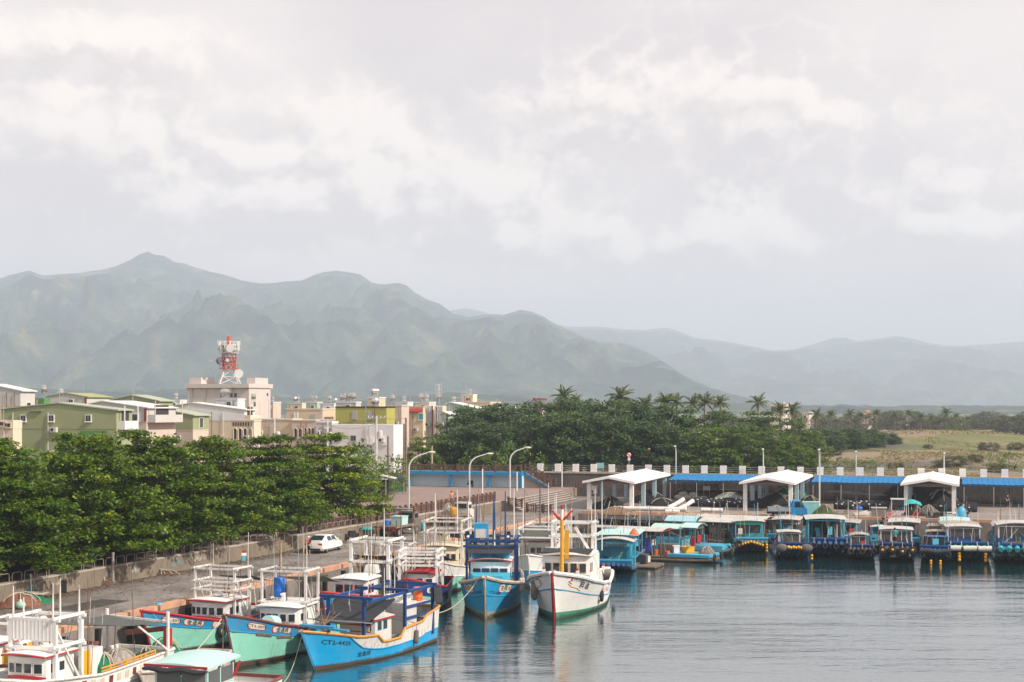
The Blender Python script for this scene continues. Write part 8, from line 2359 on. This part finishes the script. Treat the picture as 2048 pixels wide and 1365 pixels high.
h = House('house with dark tiled roof and red ridge above the trees', 340, 1085, 1052, 1108, 812, W_PINK, W_PINK, (1068, 801), W_SLATE); MB().box(h.wid / 2, h.depth_at(1068), h.roofz + .1, h.wid + .2, .5, .4).build('ridge', W_MAROON, h.t)
h = House('pinkish white block standing among the far palms', 520, 1566, 1540, 1582, 807, W_TEL, W_WHT, parapet=W_WHT, cat='building', name='concrete_block_house'); h.win(1547, 818, 1.6, 1.8, W_TEL, W_DARK); h.win(1557, 824, 1.4, 1.2, W_TEL, W_DARK); h.fwin(h.wid * .4, 2, 1.4, 1.4)
h = House('low grey block right of the pinkish one among the palms', 560, 1618, 1604, 1628, 826, W_TEL, W_GREY, parapet=W_TEL, cat='building', name='concrete_block_house'); h.win(1610, 834, 1.0, 1.0, W_TEL, W_DARK)
h = House('far long warehouse with cream roof and green wall at right', 950, 1992, 1944, 2004, 842, W_LGREEN, W_LGREEN, (1965, 836), RF_OLIVE, cat='warehouse', name='warehouse')
h = House('far small house with grey roof below the long warehouse', 800, 1985, 1974, 1996, 851, W_WHT, W_PINK, (1980, 847), W_SLATE)
h = House('far reddish house among the palms left of the tall palm', 640, 1735, 1722, 1746, 826, W_PINK, W_PINK, (1728, 822), mat('tiled red roof', (.30, .14, .10), .8))
# a ragged row of farther roofs
far = [(546, 528, 562, 806, W_PINK, 340), (604, 575, 616, 808, W_CREAM, 350), (634, 612, 645, 806, W_SAGE, 345), (668, 640, 682, 809, W_WHT, 330), (758, 735, 771, 797, W_BEIGE, 262), (712, 672, 722, 806, W_GREY, 270), (815, 790, 826, 806, W_WHT, 300), (858, 830, 872, 806, W_CREAM, 310), (914, 892, 924, 808, W_PINK, 350), (1100, 1060, 1120, 815, W_WHT, 380), (360, 330, 374, 802, W_WHT, 300), (475, 432, 490, 800, W_WHT, 236)]
lbs = ['pinkish flat roofed house right of the telecom building', 'cream flat house in the far row of roofs', 'far house with turquoise rooftop screen', 'white far house just left of the olive one', 'cream roof box on the skyline above the olive house', 'grey tank room behind the olive parapet', 'white far house behind the pinkish balcony house', 'cream far house behind the beige one', 'pinkish far house left of the stepped house', 'white far roof among the tree tops', 'white far roof left of the telecom building', 'small white roof room in front of the telecom building']
FH = []
for (pc, pl, pr, yt, m_, D), lb in zip(far, lbs):
    h = House(lb, D, pc, pl, pr, yt, m_, m_, parapet=W_WHT); FH.append(h)
    h.win(pl * .4 + pc * .6, yt + 8, .8, .7)
tanks = [(FH[0], .5, .5, 0), (FH[1], .3, .4, 0), (FH[1], .7, .7, 1), (FH[2], .4, .3, 0), (FH[2], .6, .7, 0), (FH[3], .4, .5, 0), (FH[3], .6, .2, 1), (FH[5], .3, .2, 0), (FH[5], .5, .4, 0), (FH[5], .4, .65, 0), (FH[5], .6, .8, 1), (FH[4], .4, .6, 1), (FH[6], .5, .5, 0), (FH[7], .5, .4, 0), (FH[8], .5, .5, 0), (FH[9], .5, .4, 0), (FH[10], .5, .5, 0), (FH[11], .6, .8, 1), (crt, .5, .4, 0), (yol, .5, .3, 1)]
for i, (hh, fx, fy, fl) in enumerate(tanks):
    nm = hh.t['label'].split()
    tank(hh.roof_pt(fx, fy), ('steel water tank lying on' if fl else 'upright steel water tank on') + ' the ' + ' '.join(nm[:7]) + (' nearer edge' if (fx, fy) in ((.3, .4), (.4, .3), (.3, .2)) else ' farther side' if fy > .6 else ''), .42 + .07 * (i % 3), 1.0 + .25 * (i % 2), .2 + .15 * (i % 3), bool(fl))
for k, (px, py, D, lb) in enumerate(((88, 792, 232, 'upright steel water tank on the green rooftop room at far left'), (122, 799, 238, 'steel water tank on a stand before the small grey house'), (507, 808, 310, 'tall steel water tank on a stand before the telecom building'), (877, 806, 262, 'steel water tank below the lattice mast'), (842, 806, 268, 'steel water tank over the beige house with red awning'), (785, 808, 268, 'steel water tank over the pinkish balcony house'))):
    tank(A(px, py, D), lb, .48, 1.15, .5 + .5 * (k == 2))

# telecom building and tower
h = House('blocky pinkish concrete telecom building with flat parapet roof', 330, 498, 374, 541, 776, W_TEL, W_TEL, parapet=None, name='telecom_building', cat='building')
MB().box(h.wid / 2, h.dep / 2, h.H, h.wid + 1.2, h.dep + .6, .95).build('parapet', W_TEL, h.t)
MB().box(h.wid * .4, h.dep - 1.6, h.H + .95, h.wid * .6, 3.2, 1.5).build('roof_room', W_TEL, h.t); MB().box(h.wid * .6, 1.2, h.H + .95, h.wid * .6, 2.2, 1.4).build('roof_room', W_TEL, h.t)
for px in (386, 413, 441, 466): 
    d = h.depth_at(px); MB().box(-.06, d, 0, .12, .14, h.H).build('pilaster', mat('dark joint strip', (.40, .34, .32), .9), h.t)  # narrow upright strips, darker than the wall
for px in (444, 462, 471): h.win(px, 791, .9, 1.0, W_TEL, M_PANE, 0)
h.fwin(h.wid * .25, h.H - 4.2, .9, 1.0, W_TEL); h.fwin(h.wid * .85, h.H - 1.8, .7, .7, W_TEL)
TC_ = h.C + SD * (h.wid * .5)
TC_ = TC_ - SN * ((TC_.x - (458 - CX) / F * TC_.y) / (.9346 + .3556 * (458 - CX) / F))
tz = h.zb + h.H + .9
t = thing('telecom_tower', 'red and white lattice telecom tower with white dishes on the concrete building', 'tower', (TC_.x, TC_.y, tz), .3)
Dt = TC_.y
def zz(py): return HC - (py - HY) * Dt / F - tz
RW, WW = mat('tower red', (.52, .075, .03), .6, var=.1), mat('tower white', (.66, .65, .64), .6, var=.06)
z0, z1, z2, z3, z4 = 0, zz(738), zz(716), zz(700), zz(674)
def ringpts(r_, z, n=4, ph=pi / 4): return [Vector((r_ * cos(ph + 2 * pi * i / n), r_ * sin(ph + 2 * pi * i / n), z)) for i in range(n)]
b0_, b1_ = ringpts(3.4, z0), ringpts(1.5, z1)
for i in range(4):
    MB().beam(b0_[i], b1_[i], .22).build('leg', WW, t)
    j = (i + 1) % 4
    MB().beam(b0_[i], (b0_[j] + b1_[j]) / 2, .11).beam((b0_[i] + b1_[i]) / 2, b1_[j], .11).beam((b0_[i] + b1_[i]) / 2, (b0_[j] + b1_[j]) / 2, .11).beam(b0_[j], (b0_[i] + b1_[i]) / 2, .11).build('bracing', WW, t)
for za, zb_, m_, rr in ((z1, z2, RW, 1.5), (z2, z3, WW, 1.5), (z3, zz(688), WW, 1.5)):
    a_, b_ = ringpts(rr, za, 8), ringpts(rr, zb_, 8)
    mb = MB()
    for i in range(8):
        mb.beam(a_[i], b_[i], .13); mb.beam(a_[i], b_[(i + 1) % 8], .08); mb.beam(a_[(i + 1) % 8], b_[i], .08)
    mb.build('lattice_drum', m_, t)
for z, m_, rr in ((z1, RW, 2.2), ((z1 + z2) / 2 + .4, RW, 1.8), (z2, RW, 1.7), (z3, WW, 2.3), (zz(707), WW, 2.2), (zz(692), WW, 2.1)):
    mb = MB(); pr = ringpts(rr, z, 14)
    mb.add([(0, 0, z)] + pr, [(0, 1 + i, 1 + (i + 1) % 14) for i in range(14)])
    for i in range(14):
        mb.beam(pr[i], pr[(i + 1) % 14], .10); mb.beam(pr[i], pr[i] + Vector((0, 0, 1.0)), .06); mb.beam(pr[i] + Vector((0, 0, 1.0)), pr[(i + 1) % 14] + Vector((0, 0, 1.0)), .07)
    mb.build('ring_platform', m_, t)
for i in range(12):
    a = 2 * pi * i / 12; MB().box(2.35 * cos(a), 2.35 * sin(a), z3 - .2, .22, .22, 2.2).build('panel_antenna', WW if i % 2 else P_GREYW, t)
MB().lathe([(.55, 0), (.5, 1.2), (.35, 2.0), (.12, zz(671) - zz(688))], 8, (0, 0, zz(690))).build('top_mast', RW, t)
for i in (-1, 1): MB().tube([(2.6 * i, 0, z3 + 1), (2.6 * i, 0, zz(680))], .05, 5).build('whip_antenna', WW, t)
def dish(px, py, r_, m_, yaw=0.0):
    c = A(px, py, Dt - 3.0) - Vector((TC_.x, TC_.y, tz))
    c = Matrix.Rotation(-.3, 4, 'Z') @ c
    o = MB().lathe([(r_ * .96, 0), (r_, .15), (r_ * .9, .55), (r_ * .5, .8)], 20).build('dish', m_, t, smooth=True, loc=c)
    o.rotation_euler = (radians(-90), 0, yaw)
    MB().box(0, 0, .7, .3, .3, 2.0).build('dish_mount', P_GREYW, o)
dish(460, 697, .95, WW, -.3); dish(477, 748, 1.05, WW, -.3); dish(440, 722, .85, mat('dark dish', (.12, .13, .15), .6), 1.0); dish(455, 721, .4, P_GREYW, -.3)
# lattice mast on a roof
t = thing('lattice_mast', 'thin white lattice mast with small aerials above the beige houses', 'mast', A(877, 806, 262))
hm = 38 * 262 / F
mb = MB(); pa, pb = ringpts(.42, 0, 3), ringpts(.22, hm, 3)
for i in range(3): mb.beam(pa[i], pb[i], .06)
for k in range(7):
    for i in range(3):
        f, g = k / 7, (k + 1) / 7; mb.beam(pa[i].lerp(pb[i], f), pa[(i + 1) % 3].lerp(pb[(i + 1) % 3], g), .035)
mb.build('lattice', WW, t)
for z in (.45, .7, .95): MB().beam((-.6, 0, hm * z), (.6, 0, hm * z), .05).beam((-.55, 0, hm * z - .3), (-.55, 0, hm * z + .4), .05).beam((.55, 0, hm * z - .3), (.55, 0, hm * z + .4), .05).build('aerial', WW, t)
# utility poles and wires
POLES = []
for px, py0, py1, D, m_, lb, cross in ((753, 832, 945, 178, M_POLE, 'grey concrete utility pole with transformer before the white block', 1), (808, 848, 945, 186, M_WOOD, 'shorter of the two brown wooden poles by the plaza', 0), (812, 836, 945, 186, M_WOOD, 'taller of the two brown wooden poles by the plaza', 0), (776, 872, 930, 182, M_WOOD, 'short dark pole between the concrete pole and the plaza', 0), (655, 838, 880, 200, M_POLE, 'grey pole with crossarm before the narrow arched house', 1), (549, 836, 885, 190, M_POLE, 'pole with transformers before the low beige house', 1), (864, 892, 935, 205, M_CREAMP if 'M_CREAMP' in globals() else M_BIEGE, 'pale pole with small lamp behind the platform', 0)):
    top = A(px, py0, D); base = Vector((top.x, top.y, 3.0)); hh = top.z - 3.0
    t = thing('utility_pole', lb, 'utility pole', base)
    MB().tube([(0, 0, -.2), (0, 0, hh)], [.17, .11], 8).build('shaft', m_, t)
    if cross:
        for z in (hh - .25, hh - 1.0): MB().beam((-1.1, 0, z), (1.1, 0, z), .10).build('crossarm', M_STEEL, t)
        for x in (-1.0, -.5, .5, 1.0): MB().lathe([(.05, 0), (.08, .08), (.05, .2)], 7, (x, 0, hh - .2)).build('insulator', P_GREYW, t)
        MB().lathe([(.28, 0), (.30, .1), (.30, .7), (.2, .8)], 10, (.45, 0, hh - 2.6)).build('transformer', P_GREYW, t)
    POLES.append(top)
def wire(p, q, label, sag=.5):
    o = MB().tube([Vector(p).lerp(Vector(q), i / 10) - Vector(p) - Vector((0, 0, sag * 4 * (i / 10) * (1 - i / 10))) for i in range(11)], .018, 4).build('overhead_wire', M_DROPE, None, loc=p)
    tag(o, label, 'wire', 'overhead wires of the town')
wire(POLES[0] - Z3 * .2, POLES[4], 'upper overhead wire from the concrete pole to the crossarm pole', .6)
wire(POLES[0] - Z3 * 1.0, POLES[4] - Z3 * .8, 'lower overhead wire from the concrete pole to the crossarm pole', .6)
wire(POLES[4], POLES[5], 'overhead wire between the crossarm pole and the transformer pole', .6)
wire(POLES[0], POLES[2], 'overhead wire from the concrete pole to the tall wooden pole', .3)
wire(POLES[0] - Z3 * 2.6, POLES[3], 'slack wire from the concrete pole to the short dark pole', .4)
wire(POLES[0] - Z3 * 3.4, POLES[4] - Z3 * 2.0, 'lowest overhead wire across the white block', .7)
# sheds and odds by the plaza's left end
t = thing('awning_shed', 'open shed with pale curved awning below the white block', 'shed', A(735, 925, 172) * 1.0)
t.location.z = 3.1
MB().box(0, 0, 2.4, 5.0, 3.0, .10).build('flat_roof', RF_WHITE, t)
for x in (-2.3, 0, 2.3): MB().box(x, -1.3, 0, .10, .10, 2.4).build('post', M_STEEL, t)
MB().sheet(lambda u, v: (-2.4 + 2.4 * u, -1.5 + 3 * v, 2.6 + .9 * sin(pi * (.15 + .5 * u))), 6, 3, .05).build('curved_awning', P_CREAM, t, smooth=True); MB().sheet(lambda u, v: (.0 + 3.4 * u, -1.5 + 3 * v, 3.3 - .8 * u), 6, 3, .05).build('sloped_awning', P_GREYW, t, smooth=True)
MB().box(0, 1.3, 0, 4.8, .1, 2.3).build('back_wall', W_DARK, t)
t = thing('green_fence', 'green mesh fence panel left of the platform stair', 'fence', A(770, 945, 185)); t.location.z = 3.1
for k in range(4): MB().box(-1.8 + 1.2 * k, 0, 0, 1.12, .05, 1.5).build('panel', mat('green mesh', (.04, .16, .11), .7), t)
for k in range(5): MB().box(-2.4 + 1.2 * k, 0, 0, .06, .08, 1.6).build('post', M_STEEL, t)
for k, (px, py, D, sc) in enumerate(((700, 905, 168, 2.0), (722, 925, 172, 1.6), (770, 935, 180, 1.4), (365, 882, 150, 1.6), (590, 876, 175, 1.2), (960, 925, 204, 1.6), (1040, 928, 206, 1.7))):
    plant_tree(BSH, k, Vector(((px - CX) * D / F, D, 3.1)), R.uniform(0, 6), (sc * 1.3, sc * 1.3, sc * 1.6), ['grey green bush before the white block', 'low bush by the open shed', 'small bush by the green fence', 'bush below the small olive house', 'small bush in front of the pinkish arcade', 'bush under the trees behind the platform railing', 'bush under the evergreens near the seawall start'][k], 'bushes near the town', 'shrub', 'shrub')

# wear and fittings: drain pipes, cooling units, roof rails, aerials
for i, h in enumerate(HOUSES):
    rg = random.Random(300 + i)
    for k in range(2):
        y = rg.uniform(.08, .92) * h.dep
        MB().tube([(-.10, y, .2), (-.10, y, h.H - .2)], .05, 5).build('drain_pipe', rg.choice([M_STEEL, P_GREYW, M_RUST]), h.t)
    for k in range(rg.randrange(1, 3)):
        y, z = rg.uniform(.12, .88) * h.dep, rg.uniform(.45, .8) * h.H
        o = MB().box(-.28, y, z, .4, .85, .6).build('air_conditioner', P_GREYW, h.t)
        MB().tube([(-.49, y + .12, z + .3), (-.50, y + .12, z + .3)], .22, 10).build('fan_grille', W_DARK, o)
    if rg.random() < .8:
        x = h.wid * rg.uniform(.2, .8); y = h.dep * rg.uniform(.2, .8)
        MB().tube([(x, y, h.H - .3), (x, y, h.roofz + rg.uniform(1.5, 3.0))], .035, 5).beam((x - .5, y, h.roofz + 1.3), (x + .5, y, h.roofz + 1.3), .03).build('roof_aerial', M_STEEL, h.t)
    x = rg.uniform(.3, .7) * h.wid
    MB().box(x, -.26, rg.uniform(.4, .6) * h.H, .8, .4, .55).build('air_conditioner', P_GREYW, h.t)
